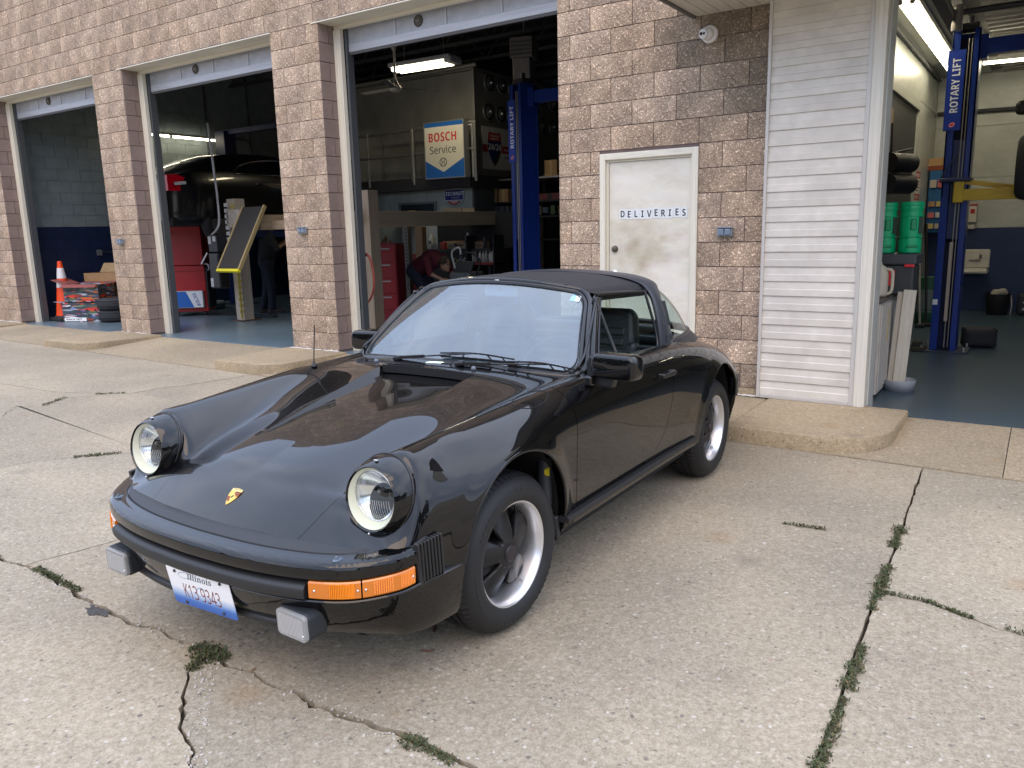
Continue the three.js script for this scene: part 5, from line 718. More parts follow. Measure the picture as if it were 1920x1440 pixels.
{ // script on the bar
  const t = ctex(256, 96, (c, w, h) => { c.fillStyle = '#383c44'; c.fillRect(0, 0, w, h); c.fillStyle = '#060608'; c.font = 'italic bold 72px serif'; c.textAlign = 'center'; c.fillText('Targa', w / 2, 68); });
  for (const s of [1, -1]) { const g = new THREE.PlaneGeometry(0.09, 0.034); const o = part(car, 'bar_script', g, M(0xffffff, 0.5, 0, { map: t })); o.position.set((barX(0.92) + 0.003) * s, 0.92, -0.60); o.rotation.order = 'YXZ'; o.rotation.set(-0.14, s * Math.PI / 2, 0); }
}
// rear glass wraps from the bar to the deck
const rgB = curve([[0.635, 0.882, -0.69], [0.622, 0.892, -0.90], [0.590, 0.902, -1.08], [0.50, 0.91, -1.22], [0.30, 0.918, -1.31], [0, 0.922, -1.34], [-0.30, 0.918, -1.31], [-0.50, 0.91, -1.22], [-0.590, 0.902, -1.08], [-0.622, 0.892, -0.90], [-0.635, 0.882, -0.69]]);
const rgP = (u, v) => { const q = 1 - u, b = rgB.getPoint(q), t = barC.getPoint(q), e = Math.sin(Math.PI * q), T = V(t.x * 0.985, t.y - 0.012, barZ1(t.y) + 0.012), p = b.lerp(T, v), k = Math.sin(Math.PI * v) * e; p.y += 0.035 * k; p.x *= 1 + 0.03 * k; return p; };
part(car, 'rear_window', surf((u, v) => rgP(1 - u, v), 50, 16), MP([0.72, 0.84, 0.80], 0.0, 0, { transmission: 1, thickness: 0, ior: 1.7, side: THREE.DoubleSide }));
{ const pts = []; for (let k = 0; k <= 40; k++) pts.push(rgP(k / 40, 0).add(V(0, 0.0, 0))); part(car, 'rear_window_seal', tube(pts, 0.014, 80, 8), seal); 
  const sk = surf((u, v) => { const p = rgP(u, 0), s = u * 2 - 1; return v < 0.01 ? p.add(V(0, 0.01, 0)) : V(p.x * 1.07, p.y - 0.05, p.z - 0.09 * (1 - s * s * 0.8)); }, 50, 2, -1); part(car, 'rear_shroud', sk, M([0.014, 0.014, 0.017], 0.4, 0, { side: THREE.DoubleSide })); }
// side glass
for (const s of [1, -1]) {
  const o = [[0.395, 0.888], [0.345, 0.955], [0.20, 1.085], [0.075, 1.176], [0.02, 1.192], [-0.47, 1.172], [-0.495, 1.15], [-0.478, 0.886], [-0.2, 0.893]];
  const X = (y) => lerp(0.640, 0.545, clamp((y - 0.88) / 0.30)) + 0.014 * Math.sin(Math.PI * clamp((y - 0.88) / 0.30));
  const g = new THREE.ShapeGeometry(poly(o), 4), pos = g.attributes.position; // (z, y)
  const fine = []; { const P = []; const NY = 12, NX = 24; for (let j = 0; j < NY; j++) for (let i = 0; i < NX; i++) { const y0 = lerp(0.886, 1.19, j / NY), y1 = lerp(0.886, 1.19, (j + 1) / NY); const fz = (y) => { const k = pchip([0.886, 0.955, 1.085, 1.176, 1.195], [0.395, 0.345, 0.20, 0.08, 0.03])(y); return k; }, bz = (y) => lerp(-0.478, -0.497, (y - 0.886) / 0.3); const A = (i0, y) => [X(y) * s, y, lerp(bz(y), fz(y), i0 / NX)]; for (const q of [A(i, y0), A(i + 1, y0), A(i + 1, y1), A(i, y0), A(i + 1, y1), A(i, y1)]) P.push(...q); }
    let gg = new THREE.BufferGeometry(); gg.setAttribute('position', new THREE.Float32BufferAttribute(P, 3)); gg = mergeVertices(gg, 1e-5); gg.computeVertexNormals(); part(car, 'side_window', gg, glass); }
  part(car, 'window_frame', tube(o.slice(0, 8).map(([z, y]) => [(X(y) + 0.002) * s, y, z]).concat([[(X(0.886) + 0.002) * s, 0.886, -0.2]]), 0.0075, 120, 6, true), seal);
  part(car, 'quarter_bar', [rod([X(0.886) * s + 0.004 * s, 0.886, 0.028], [X(1.18) * s + 0.004 * s, 1.18, 0.10], 0.009, 8)], M([0.1, 0.1, 0.11], 0.35, 0.6));
  const bp = []; for (let k = 0; k <= 20; k++) { const z = lerp(0.40, -0.50, k / 20); bp.push([0.650 * s, 0.884 - 0.004 * Math.abs(z), z]); } part(car, 'belt_trim', tube(bp, 0.009, 40, 6), seal);
}
// ---- mirrors
for (const s of [1, -1]) {
  const m = new THREE.Group(); m.name = 'door_mirror'; m.position.set(s > 0 ? 0.842 : -0.80, s > 0 ? 0.928 : 0.905, s > 0 ? 0.475 : 0.20); m.rotation.y = -0.12 * s; m.scale.y = 0.9; car.add(m);
  const hs = ext(rrect(0.195, 0.098, 0.022), 0.055, 0.014); hs.translate(0, 0, -0.028); { const p = hs.attributes.position; for (let i = 0; i < p.count; i++) { const z = p.getZ(i); if (z > 0) { p.setX(i, p.getX(i) * (1 - z * 1.3)); p.setY(i, p.getY(i) * (1 - z * 2.4)); } } hs.computeVertexNormals(); }
  part(m, 'mirror_housing', toCreasedNormals(hs, 0.7), paint);
  part(m, 'mirror_glass', mv(new THREE.ShapeGeometry(rrect(0.175, 0.078, 0.012)), 0, 0, -0.0435, 0, Math.PI), M([0.9, 0.9, 0.92], 0.03, 1));
  const f = ext([[-0.09, -0.085], [0.02, -0.085], [0.035, -0.03], [-0.085, 0.045], [-0.10, 0.02]], 0.03, 0.006); f.translate(0, 0, -0.015); if (s < 0) f.scale(-1, 1, 1); part(m, 'mirror_arm', mv(f, -0.035 * s, -0.01, -0.0), satin);
  part(m, 'mirror_foot', mv(rbox(0.035, 0.05, 0.10, 0.012), -0.105 * s, -0.075, 0.01), paint);
}
// ---- door handles, filler flap outline, antenna, wipers, washer jets
for (const s of [1, -1]) {
  const x = sideX(-0.25, 0.775);
  const h = part(car, 'door_handle', [mv(rbox(0.018, 0.022, 0.17, 0.008), (x + 0.028) * s, 0.778, -0.255), mv(rbox(0.03, 0.024, 0.024, 0.006), (x + 0.012) * s, 0.778, -0.185), mv(rbox(0.032, 0.03, 0.05, 0.008), (x + 0.012) * s, 0.776, -0.325)], satin);
  part(h, 'lock', mv(cyl(0.009, 0.009, 0.012, 14), (x + 0.028) * s, 0.778, -0.335, 0, 0, Math.PI / 2), chrome);
}
{ const pts = []; for (let k = 0; k < 24; k++) { const a = 2 * Math.PI * k / 24, x = 0.672 + 0.045 * Math.cos(a), z = 0.90 + 0.115 * Math.sin(a); const i = clamp(Math.round((z - Z0) / (Z1 - Z0) * NZ), 0, NZ); pts.push([x, topY(x, z) + 0.0002, z]); } part(car, 'fuel_flap', tube(pts, 0.0022, 80, 5, true), matte); }
{ const a = V(-0.625, 0.858, 0.80), y = topY(0.62, 0.80); const an = part(car, 'antenna', [mv(lathe([[0.0, 0.0], [0.016, 0.0], [0.014, 0.008], [0.007, 0.018], [0.005, 0.03], [0, 0.031]], 14), -0.62, y - 0.002, 0.80), rod([-0.62, y + 0.02, 0.80], [-0.618, y + 0.205, 0.785], 0.0028, 6)], satin); }
for (const [px, tipx, n] of [[-0.28, 0.16, 0], [0.10, 0.52, 1]]) {
  const w = new THREE.Group(); w.name = 'wiper'; car.add(w);
  const s0 = px / 0.64, piv = wsP(s0, 0).add(V(0, -0.008, 0.055)), B = (s, t) => wsP(s, t).add(V(0, 0.012, 0.016));
  const e = B(tipx / 0.64, n ? 0.055 : 0.085), mid = piv.clone().lerp(e, 0.4).add(V(0, 0.016, 0.018));
  part(w, 'wiper_pivot', [mv(cyl(0.016, 0.012, 0.03, 14), piv.x, piv.y, piv.z, 0.6), mv(rbox(0.05, 0.022, 0.026, 0.008), piv.x + 0.02, piv.y + 0.018, piv.z, 0, 0, 0.2)], satin);
  part(w, 'wiper_arm', [bar([piv.x + 0.01, piv.y + 0.02, piv.z], mid.toArray(), 0.022, 0.014), rod(mid.toArray(), [e.x, e.y + 0.008, e.z + 0.004], 0.0042, 6)], satin);
  const b0 = B((tipx - 0.19) / 0.64, n ? 0.035 : 0.055), b1 = B((tipx + (n ? 0.105 : 0.20)) / 0.64, n ? 0.03 : 0.065), q = [b0, b0.clone().lerp(b1, 0.5).add(V(0, 0.012, 0.004)), b1];
  part(w, 'wiper_blade', [tube([b0.clone().add(V(0, -0.009, -0.003)), b0.clone().lerp(b1, 0.5).add(V(0, -0.006, -0.002)), b1.clone().add(V(0, -0.009, -0.003))], 0.0045, 16, 5), tube(q.map((v) => v.clone().add(V(0, 0.008, 0.002))), 0.004, 16, 5), ...[0.12, 0.3, 0.7, 0.88].map((k) => { const p = b0.clone().lerp(b1, k); return rod([p.x, p.y - 0.006, p.z], [p.x + (k < 0.5 ? 0.02 : -0.02), p.y + 0.016, p.z + 0.004], 0.0035, 5); })], matte);
}
for (const x of [-0.36, 0.22]) part(car, 'washer_jet', mv(new THREE.SphereGeometry(0.012, 12, 8), x, topY(x, 0.64) + 0.005, 0.64), M([0.12, 0.14, 0.17], 0.35));
{ // fresh air grille in the back of the hood recess
  const P = []; const g = []; for (let k = 0; k < 14; k++) { const x0 = lerp(-0.262, 0.262, k / 14), x1 = lerp(-0.262, 0.262, (k + 1) / 14), xm = (x0 + x1) / 2; g.push(box(x1 - x0 + 0.001, 0.036, 0.006, xm, topY(xm, zHoodRear(xm) + 0.002) - 0.0 - 0.013, zHoodRear(xm) - 0.004)); }
  part(car, 'vent_grille', g, matte);
}
// ---- cabin
{
  const seat = (x) => {
    const g = new THREE.Group(); g.name = 'seat'; car.add(g); g.position.set(x, 0, 0);
    const back = rbox(0.44, 0.62, 0.11, 0.05, 0, 0, 0, 4); const p = back.attributes.position; for (let i = 0; i < p.count; i++) { const y = p.getY(i), k = clamp((y - 0.05) / 0.26); p.setX(i, p.getX(i) * (1 - 0.42 * k)); } back.computeVertexNormals(); part(g, 'backrest', mv(back, 0, 0.765, -0.52, -0.20), leather);
    const ribs = []; for (let k = 0; k < 8; k++) { const y = 0.56 + k * 0.055, z = -0.425 - k * 0.0112; ribs.push(mv(rbox(0.26 - (k > 5 ? 0.05 : 0), 0.05, 0.03, 0.014, 0, 0, 0, 3), 0, y, z, -0.2)); } part(g, 'backrest_fluting', ribs, leather);
    for (const s of [1, -1]) part(g, 'bolster', mv(rbox(0.07, 0.42, 0.10, 0.034, 0, 0, 0, 3), 0.165 * s, 0.69, -0.44, -0.2), leather);
    part(g, 'cushion', [rbox(0.46, 0.12, 0.46, 0.04, 0, 0.43, -0.22, 3), rbox(0.07, 0.08, 0.4, 0.03, 0.19, 0.49, -0.2, 3), rbox(0.07, 0.08, 0.4, 0.03, -0.19, 0.49, -0.2, 3)], leather);
  };
  seat(0.335); seat(-0.335);
  const rb = []; for (let k = 0; k < 6; k++) rb.push(rbox(1.10 - 0.02 * k, 0.062, 0.06, 0.028, 0, 0.60 + k * 0.062, -0.93 - k * 0.012, 3)); part(car, 'rear_bench', rb, leather);
  part(car, 'rear_shelf', bx(-0.5, 0.5, 0.85, 0.865, -1.15, -0.95), carpet);
  part(car, 'dashboard', [surf((u, v) => { const s = u * 2 - 1, a = v * Math.PI * 0.5; return V(s * 0.60, 0.862 - 0.02 * s * s - 0.07 * (1 - Math.cos(a)), 0.50 - 0.1 * s * s - 0.30 * Math.sin(a)); }, 24, 10), bx(-0.6, 0.6, 0.62, 0.80, 0.2, 0.26)], leather);
  const sw = new THREE.Group(); sw.name = 'steering_wheel'; sw.position.set(0.335, 0.80, 0.10); sw.rotation.x = -0.40; car.add(sw);
  part(sw, 'rim', new THREE.TorusGeometry(0.185, 0.014, 10, 48), leather); part(sw, 'spokes', [box(0.34, 0.045, 0.012, 0, 0, 0.015), box(0.045, 0.18, 0.012, 0, -0.09, 0.015), mv(cyl(0.05, 0.045, 0.03, 24), 0, 0, 0.01, Math.PI / 2)], leather);
  const rm = new THREE.Group(); rm.name = 'rear_view_mirror'; rm.position.set(0.02, 1.195, 0.10); car.add(rm);
  part(rm, 'mirror_shell', rbox(0.20, 0.055, 0.02, 0.012, 0, 0, 0, 3), M([0.35, 0.37, 0.4], 0.4)); part(rm, 'stem', rod([0, 0.01, 0.01], [0.0, 0.055, 0.035], 0.008), chrome); part(rm, 'button', mv(cyl(0.014, 0.014, 0.008, 20), 0.0, 0.052, 0.04, 1.1), M([0.8, 0.8, 0.8], 0.5));
  part(car, 'inspection_sticker', mv(new THREE.PlaneGeometry(0.05, 0.055), 0.455, 1.18, 0.108, -0.98, 0.1, 0), M([0.75, 0.85, 0.8], 0.6));
  for (const s of [1, -1]) { part(car, 'sun_visor', mv(rbox(0.34, 0.012, 0.12, 0.006), 0.22 * s, 1.22, 0.03, -0.35), M([0.03, 0.032, 0.035], 0.7)); part(car, 'door_card', bx(s > 0 ? 0.60 : -0.63, s > 0 ? 0.63 : -0.60, 0.36, 0.87, -0.45, 0.4), leather); }
  part(car, 'firewall', bx(-0.66, 0.66, 0.25, 0.82, 0.55, 0.58), matte);
  part(car, 'cabin_side', [bx(0.55, 0.60, 0.4, 0.80, -1.1, -0.5), bx(-0.60, -0.55, 0.4, 0.80, -1.1, -0.5), bx(-0.55, 0.55, 0.4, 0.78, -1.2, -1.15)], carpet);
}
// ---- rear end: bumper, lamps
part(car, 'rear_bumper', [mv(rbox(1.08, 0.14, 0.16, 0.05), 0, 0.46, -2.10), ...[1, -1].map((s) => mv(rbox(0.10, 0.145, 0.40, 0.03), 0.60 * s, 0.475, -1.90, 0, 0.25 * s, 0))], paint);
part(car, 'rear_bumper_pad', [...[1, -1].flatMap((s) => [mv(rbox(0.05, 0.13, 0.12, 0.012), 0.715 * s, 0.485, -1.66, 0, 0.2 * s), mv(rbox(0.03, 0.10, 0.24, 0.01), 0.665 * s, 0.485, -1.80, 0, 0.28 * s)])], rubber);
for (const s of [1, -1]) part(car, 'tail_lamp', mv(rbox(0.34, 0.09, 0.06, 0.02), 0.30 * s, 0.56, -2.09, 0, 0.2 * s), M([0.5, 0.02, 0.02], 0.15));
// ---- wheels
function wheel(name, x, z, w, steer) {
  const g = new THREE.Group(); g.name = 'wheel'; g.position.set(x, 0.305, z); const s = Math.sign(x); g.rotation.y = (s > 0 ? 0 : Math.PI) + steer; car.add(g); // +x is outboard
  const R = 0.307, h = w / 2, rx = (geo) => mv(geo, 0, 0, 0, 0, 0, -Math.PI / 2); // lathe y -> +x
  const prof = [[0.196, -h + 0.012], [0.209, -h - 0.004], [0.235, -h - 0.012], [0.262, -h - 0.008], [0.281, -h + 0.006], [0.293, -h + 0.026], [R - 0.007, -h + 0.044]];
  const mid = []; for (const gx of [-0.042, 0, 0.042]) mid.push([R - 0.0065, gx - 0.006], [R - 0.0085, gx - 0.004], [R - 0.0085, gx + 0.004], [R - 0.0065, gx + 0.006]);
  const ty = part(g, 'tyre', rx(lathe([...prof, ...mid, ...prof.slice().reverse().map(([r, y]) => [r, -y])], 96)), M([0.014, 0.0145, 0.0155], 0.62));
  // tread blocks, five rows between the grooves
  const P = [], N = 70, blk = (a0, a1, x0, x1, r0, r1, skew, rs0, rs1) => { const q = (a, xx, r) => [xx, Math.cos(a) * r, Math.sin(a) * r]; const pr = (xx) => lerp(rs0, rs1, (xx - x0) / (x1 - x0));
      const A = q(a0, x0, pr(x0)), B = q(a1, x0, pr(x0)), C = q(a1 + skew, x1, pr(x1)), D = q(a0 + skew, x1, pr(x1)), k = (p) => { const l = Math.hypot(p[1], p[2]), f = (l - 0.011) / l; return [p[0], p[1] * f, p[2] * f]; }, a = k(A), b = k(B), c = k(C), d = k(D);
      for (const t of [[A, B, C], [A, C, D], [A, a, b], [A, b, B], [D, C, c], [D, c, d], [A, D, d], [A, d, a], [B, b, c], [B, c, C]]) for (const v of t) P.push(...v); };
  for (let i = 0; i < N; i++) { const a = 2 * Math.PI * i / N, da = 2 * Math.PI / N;
    for (const sd of [1, -1]) {
      const o = (u) => sd * u; const B2 = (x0, x1, a0, a1, sk, r0, r1) => (sd > 0 ? blk(a0, a1, x0, x1, 0, 0, sk, r0, r1) : blk(a0 + sk, a1 + sk, -x1, -x0, 0, 0, -sk, r1, r0));
      B2(0.049, h - 0.040, a, a + da * 0.86, da * 0.1, R, R - 0.003); B2(h - 0.040, h - 0.018, a + da * 0.1, a + da * 0.96, 0, R - 0.003, R - 0.017);
      B2(0.007, 0.036, a + da * 0.3, a + da * 1.16, da * 0.55, R, R);
    } }
  const tg = new THREE.BufferGeometry(); tg.setAttribute('position', new THREE.Float32BufferAttribute(P, 3)); tg.computeVertexNormals(); part(ty, 'tread_block', tg, M([0.013, 0.0135, 0.0145], 0.55, 0, { side: THREE.DoubleSide })).userData.kind = 'stuff';
  const let1 = []; for (let k = 0; k < 60; k++) { const a = 2 * Math.PI * k / 60; if (k % 10 < 6) let1.push(mv(box(0.0012, 0.012, 0.005), h + 0.0125, 0, 0.255).applyMatrix4(new THREE.Matrix4().makeRotationX(a))); } part(ty, 'sidewall_lettering', let1, M([0.028, 0.029, 0.031], 0.55));
  const o = h - 0.014; // rim lip plane
  const rim = part(g, 'rim', rx(lathe([[0.180, -h + 0.02], [0.172, 0.0], [0.172, o - 0.085], [0.1755, o - 0.08], [0.1765, o - 0.05], [0.1815, o - 0.045], [0.1825, o - 0.02], [0.191, o - 0.012], [0.193, o + 0.003], [0.199, o + 0.009], [0.209, o + 0.008], [0.2115, o - 0.003], [0.206, o - 0.012]], 72)), alloy);
  part(rim, 'barrel_back', rx(cyl(0.172, 0.172, 0.012, 40)), matte); rim.children[0].position.x = -0.03;
  const d = part(g, 'brake_disc', rx(cyl(0.135, 0.135, 0.02, 40)), darkMetal); d.position.x = -0.005;
  // five broad petals
  const petal = (() => { const sh = new THREE.Shape(); sh.moveTo(-0.022, 0.036); sh.bezierCurveTo(-0.027, 0.07, -0.050, 0.115, -0.058, 0.147); sh.bezierCurveTo(-0.052, 0.166, -0.03, 0.172, 0, 0.173); sh.bezierCurveTo(0.03, 0.172, 0.052, 0.166, 0.058, 0.147); sh.bezierCurveTo(0.050, 0.115, 0.027, 0.07, 0.022, 0.036); sh.closePath();
    const e = new THREE.ExtrudeGeometry(sh, { depth: 0.012, bevelEnabled: true, bevelSize: 0.005, bevelThickness: 0.007, bevelSegments: 4, curveSegments: 10, steps: 1 }); const p = e.attributes.position; for (let i = 0; i < p.count; i++) { const r = Math.hypot(p.getX(i), p.getY(i)); p.setZ(i, p.getZ(i) - 0.032 * sstep(0.03, 0.175, r) - 0.35 * p.getX(i) ** 2 * 10 * sstep(0.06, 0.15, r)); } return toCreasedNormals(e, 0.8); })();
  const sp = M([0.006, 0.006, 0.007], 0.42);
  for (let k = 0; k < 5; k++) { const pg = petal.clone(); pg.rotateZ(2 * Math.PI * k / 5 + 0.10); pg.rotateY(Math.PI / 2); part(rim, 'spoke', pg.translate(o - 0.030, 0, 0), sp); }
  part(rim, 'hub', rx(lathe([[0, o - 0.012], [0.05, o - 0.012], [0.062, o - 0.02], [0.066, o - 0.06], [0.066, o - 0.09]], 40)), sp);
  part(rim, 'centre_cap', rx(lathe([[0, o - 0.002], [0.028, o - 0.003], [0.032, o - 0.006], [0.033, o - 0.016]], 32)), M([0.022, 0.017, 0.021], 0.42));
  for (let k = 0; k < 5; k++) { const a = 2 * Math.PI * (k + 0.5) / 5 + 0.10; part(rim, 'lug_nut', mv(cyl(0.0105, 0.009, 0.022, 6), o - 0.026, Math.cos(a) * 0.058, Math.sin(-a) * 0.058, 0, 0, -Math.PI / 2), darkMetal); }
  part(rim, 'valve', rod([o - 0.055, 0.178 * Math.cos(0.55), -0.178 * Math.sin(0.55)], [o - 0.035, 0.15 * Math.cos(0.55), -0.15 * Math.sin(0.55)], 0.0042, 8), satin);
  part(rim, 'weight', mv(box(0.018, 0.03, 0.003), o - 0.03, -0.155, -0.10, 0.6), M([0.5, 0.5, 0.5], 0.5, 0.5));
}
wheel('fl', 0.641, 1.136, 0.222, -0.045); wheel('fr', -0.641, 1.136, 0.222, -0.045); wheel('rl', 0.648, -1.136, 0.225, 0); wheel('rr', -0.648, -1.136, 0.225, 0);
part(car, 'oil_line_canister', [mv(cyl(0.03, 0.03, 0.20, 16), 0.70, 0.50, 0.835), mv(cyl(0.031, 0.031, 0.016, 16), 0.70, 0.47, 0.835)], M([0.03, 0.033, 0.038], 0.5)); part(car, 'yellow_cap', mv(cyl(0.018, 0.018, 0.012, 16), 0.722, 0.545, 0.848, 0, 0, Math.PI / 2), M([0.75, 0.6, 0.03], 0.5));
part(car, 'mud_flap', mv(rbox(0.05, 0.11, 0.03, 0.01), 0.735, 0.305, 0.825, 0.15), rubber);
// ---------------------------------------------------------------- inside the three bays
lamp('tube_lamp', 'fluorescent tube lamp on the wall above the raised black car', [-10.95, 3.40, -4.3], [-10.95, 3.41, -2.2], [[0, -0.0]], 2.2);
{ // ceiling lamp in the third bay
  const o = thing('ceiling_lamp', 'bright ceiling lamp beside the fan in the nearest bay', 'lamp', [-5.0, 4.07, -4.0], 0.05);
  part(o, 'lamp_housing', [rbx(-0.62, 0.62, 0.03, 0.10, -0.18, 0.18, 0.02, 2), rbx(0.50, 0.64, -0.02, 0.06, -0.16, 0.16, 0.015, 2)], worn([0.55, 0.57, 0.6], 0.4)); for (const z of [-0.11, 0, 0.11]) part(o, 'lamp_tube', rod([-0.57, 0.0, z], [0.5, 0.0, z], 0.03, 10), M([1, 1, 1], 0.4, 0, { emissive: lin(1, 0.9, 0.62), emissiveIntensity: 7 }));
  part(o, 'suspension', [rod([-0.4, 0.1, 0], [-0.4, 0.5, 0], 0.006), rod([0.4, 0.1, 0], [0.4, 0.5, 0], 0.006)], steel);
  const l = new THREE.RectAreaLight(0xffe9bd, 7, 1.1, 0.3); l.position.set(0, -0.045, 0); l.rotation.x = -Math.PI / 2; o.add(l);
}
{ const o = thing('ceiling_fan', 'white three-blade ceiling fan in the nearest bay', 'fan', [-4.755, 3.56, -3.0]); const w = worn([0.5, 0.48, 0.4], 0.5); part(o, 'rod', rod([0, 0.1, 0], [0.01, 0.62, 0], 0.018), w); part(o, 'canopy', lathe([[0, 0.55], [0.02, 0.56], [0.07, 0.66], [0, 0.66]], 20), w); part(o, 'motor', lathe([[0, -0.03], [0.07, -0.03], [0.09, 0.0], [0.09, 0.04], [0.05, 0.08], [0.03, 0.14], [0, 0.14]], 24), w); for (let k = 0; k < 3; k++) part(o, 'blade', mv(rbox(0.60, 0.008, 0.11, 0.003, 0.40, 0, 0), 0, 0.02, 0, 0.12, 0, 0).rotateY(k * 2.094 + 3.1), k ? M([0.10, 0.10, 0.11], 0.5) : w); }
// mezzanine office
const mezz = thing('mezzanine_office', 'grey metal office loft deep in the nearest bay', 'loft', [0, 0, 0]);
{ const met = worn([0.26, 0.255, 0.235], 0.36, 0.3), lowM = worn([0.42, 0.47, 0.44], 0.6), edge = worn([0.3, 0.3, 0.29], 0.4, 0.6), fl = M([0.03, 0.03, 0.035], 0.7);
  part(mezz, 'floor_slab', bx(-9.8, -5.05, 2.20, 2.42, -9.6, -5.2), fl); part(mezz, 'core', [bx(-9.7, -5.16, 2.42, 4.24, -9.5, -5.56), bx(-9.7, -5.2, 0.05, 2.2, -9.4, -5.5)], fl);
  for (let k = 0; k < 4; k++) part(mezz, 'front_panel', rbx(-9.65 + k * 1.13, -9.65 + (k + 1) * 1.13 - 0.004, 2.42, 4.25, -5.56, -5.53, 0.004), met);
  for (let k = 0; k < 4; k++) part(mezz, 'side_panel', rbx(-5.16, -5.132, 2.42, 4.25, -5.56 - (k + 1) * 1.02 + 0.004, -5.56 - k * 1.02, 0.004), met);
  part(mezz, 'corner_trim', rbx(-5.17, -5.122, 2.42, 4.27, -5.565, -5.515, 0.006), edge); part(mezz, 'top_trim', [rbx(-9.7, -5.12, 4.26, 4.30, -5.57, -5.51, 0.006), rbx(-5.17, -5.12, 4.26, 4.30, -9.6, -5.57, 0.006)], edge);
  part(mezz, 'pipe', [rod([-8.2, 4.28, -5.4], [-4.97, 4.31, -5.4], 0.035, 10)], worn([0.3, 0.29, 0.26], 0.4, 0.6));
  for (let k = 0; k < 4; k++) part(mezz, 'lower_panel', rbx(-9.6 + k * 1.1, -9.6 + (k + 1) * 1.1 - 0.006, 0.06, 2.2, -5.5, -5.47, 0.003), lowM); part(mezz, 'side_lower', bx(-5.2, -5.18, 0.06, 2.2, -9.4, -5.5), M([0.10, 0.11, 0.11], 0.7));
  part(mezz, 'window', [bx(-6.95, -6.1, 1.60, 1.95, -5.468, -5.455)], M([0.03, 0.04, 0.05], 0.2)); part(mezz, 'window_frame', [bx(-7.0, -6.05, 1.95, 1.99, -5.47, -5.44), bx(-7.0, -6.95, 1.58, 1.95, -5.47, -5.44), bx(-6.1, -6.05, 1.58, 1.95, -5.47, -5.44)], edge);
  const r = (a, b, t = 0.026) => part(mezz, 'rail', rod(a, b, t, 8), edge); r([-7.85, 3.275, -5.2], [-4.87, 3.32, -5.2]); r([-7.85, 2.85, -5.2], [-4.87, 2.86, -5.2]); for (const x of [-7.83, -7.5, -6.35, -4.9]) r([x, 2.3, -5.2], [x, 3.32, -5.2], 0.03); r([-6.35, 3.3, -5.2], [-6.35, 2.35, -5.2], 0.04);
}
{ // service sign
  const o = thing('service_sign', 'white and blue BOSCH Service sign box on the loft railing', 'sign', [-5.50, 2.87, -5.06]); const W = 0.92, H = 1.0;
  const t = ctex(512, 600, (c, w, h) => { c.fillStyle = '#d9d6c8'; c.fillRect(0, 0, w, h); c.fillStyle = '#1f62b4'; c.fillRect(0, 0, w, 46); c.beginPath(); c.moveTo(0, h * 0.68); c.lineTo(w * 0.46, h * 0.90); c.lineTo(w, h * 0.66); c.lineTo(w, h); c.lineTo(0, h); c.fill(); c.fillStyle = '#c8262e'; c.textAlign = 'center'; c.save(); c.translate(w * 0.46, 206); c.font = 'bold 118px sans-serif'; c.scale(1.0, 1.12); c.fillText('BOSCH', 0, 0); c.restore(); c.fillStyle = '#16171a'; c.save(); c.translate(w * 0.46, 336); c.font = '112px sans-serif'; c.fillText('Service', 0, 0); c.restore(); c.strokeStyle = '#1a1c20'; c.lineWidth = 9; c.beginPath(); c.arc(w * 0.46, 432, 44, 0, 6.3); c.stroke(); c.lineWidth = 7; for (const s of [-1, 1]) { c.beginPath(); c.arc(w * 0.46 + s * 48, 432, 36, s < 0 ? -0.9 : 2.24, s < 0 ? 0.9 : 4.04); c.stroke(); } c.beginPath(); c.moveTo(w * 0.46 - 18, 432); c.lineTo(w * 0.46 + 18, 432); c.stroke(); });
  part(o, 'sign_box', rbox(W, H, 0.16, 0.015, 0, 0, -0.09), worn([0.5, 0.5, 0.5], 0.4, 0.4)); part(o, 'sign_face', mv(new THREE.PlaneGeometry(W * 0.965, H * 0.965), 0, 0, -0.008), M(0xffffff, 0.35, 0, { map: t })); part(o, 'sign_rim', [bx(-W / 2, W / 2, H / 2 - 0.018, H / 2, -0.02, 0.0), bx(-W / 2, W / 2, -H / 2, -H / 2 + 0.018, -0.02, 0.0), bx(-W / 2, -W / 2 + 0.018, -H / 2 + 0.018, H / 2 - 0.018, -0.02, 0), bx(W / 2 - 0.018, W / 2, -H / 2 + 0.018, H / 2 - 0.018, -0.02, 0)], steel); part(o, 'bracket', [rod([W / 2 - 0.1, 0.4, -0.1], [W / 2 + 0.08, 0.4, -0.15], 0.02), rod([W / 2 + 0.08, 0.45, -0.15], [W / 2 + 0.08, -0.5, -0.15], 0.03), rod([-W / 2 - 0.05, 0.40, -0.1], [-W / 2 + 0.1, 0.38, -0.14], 0.02)], steel); }
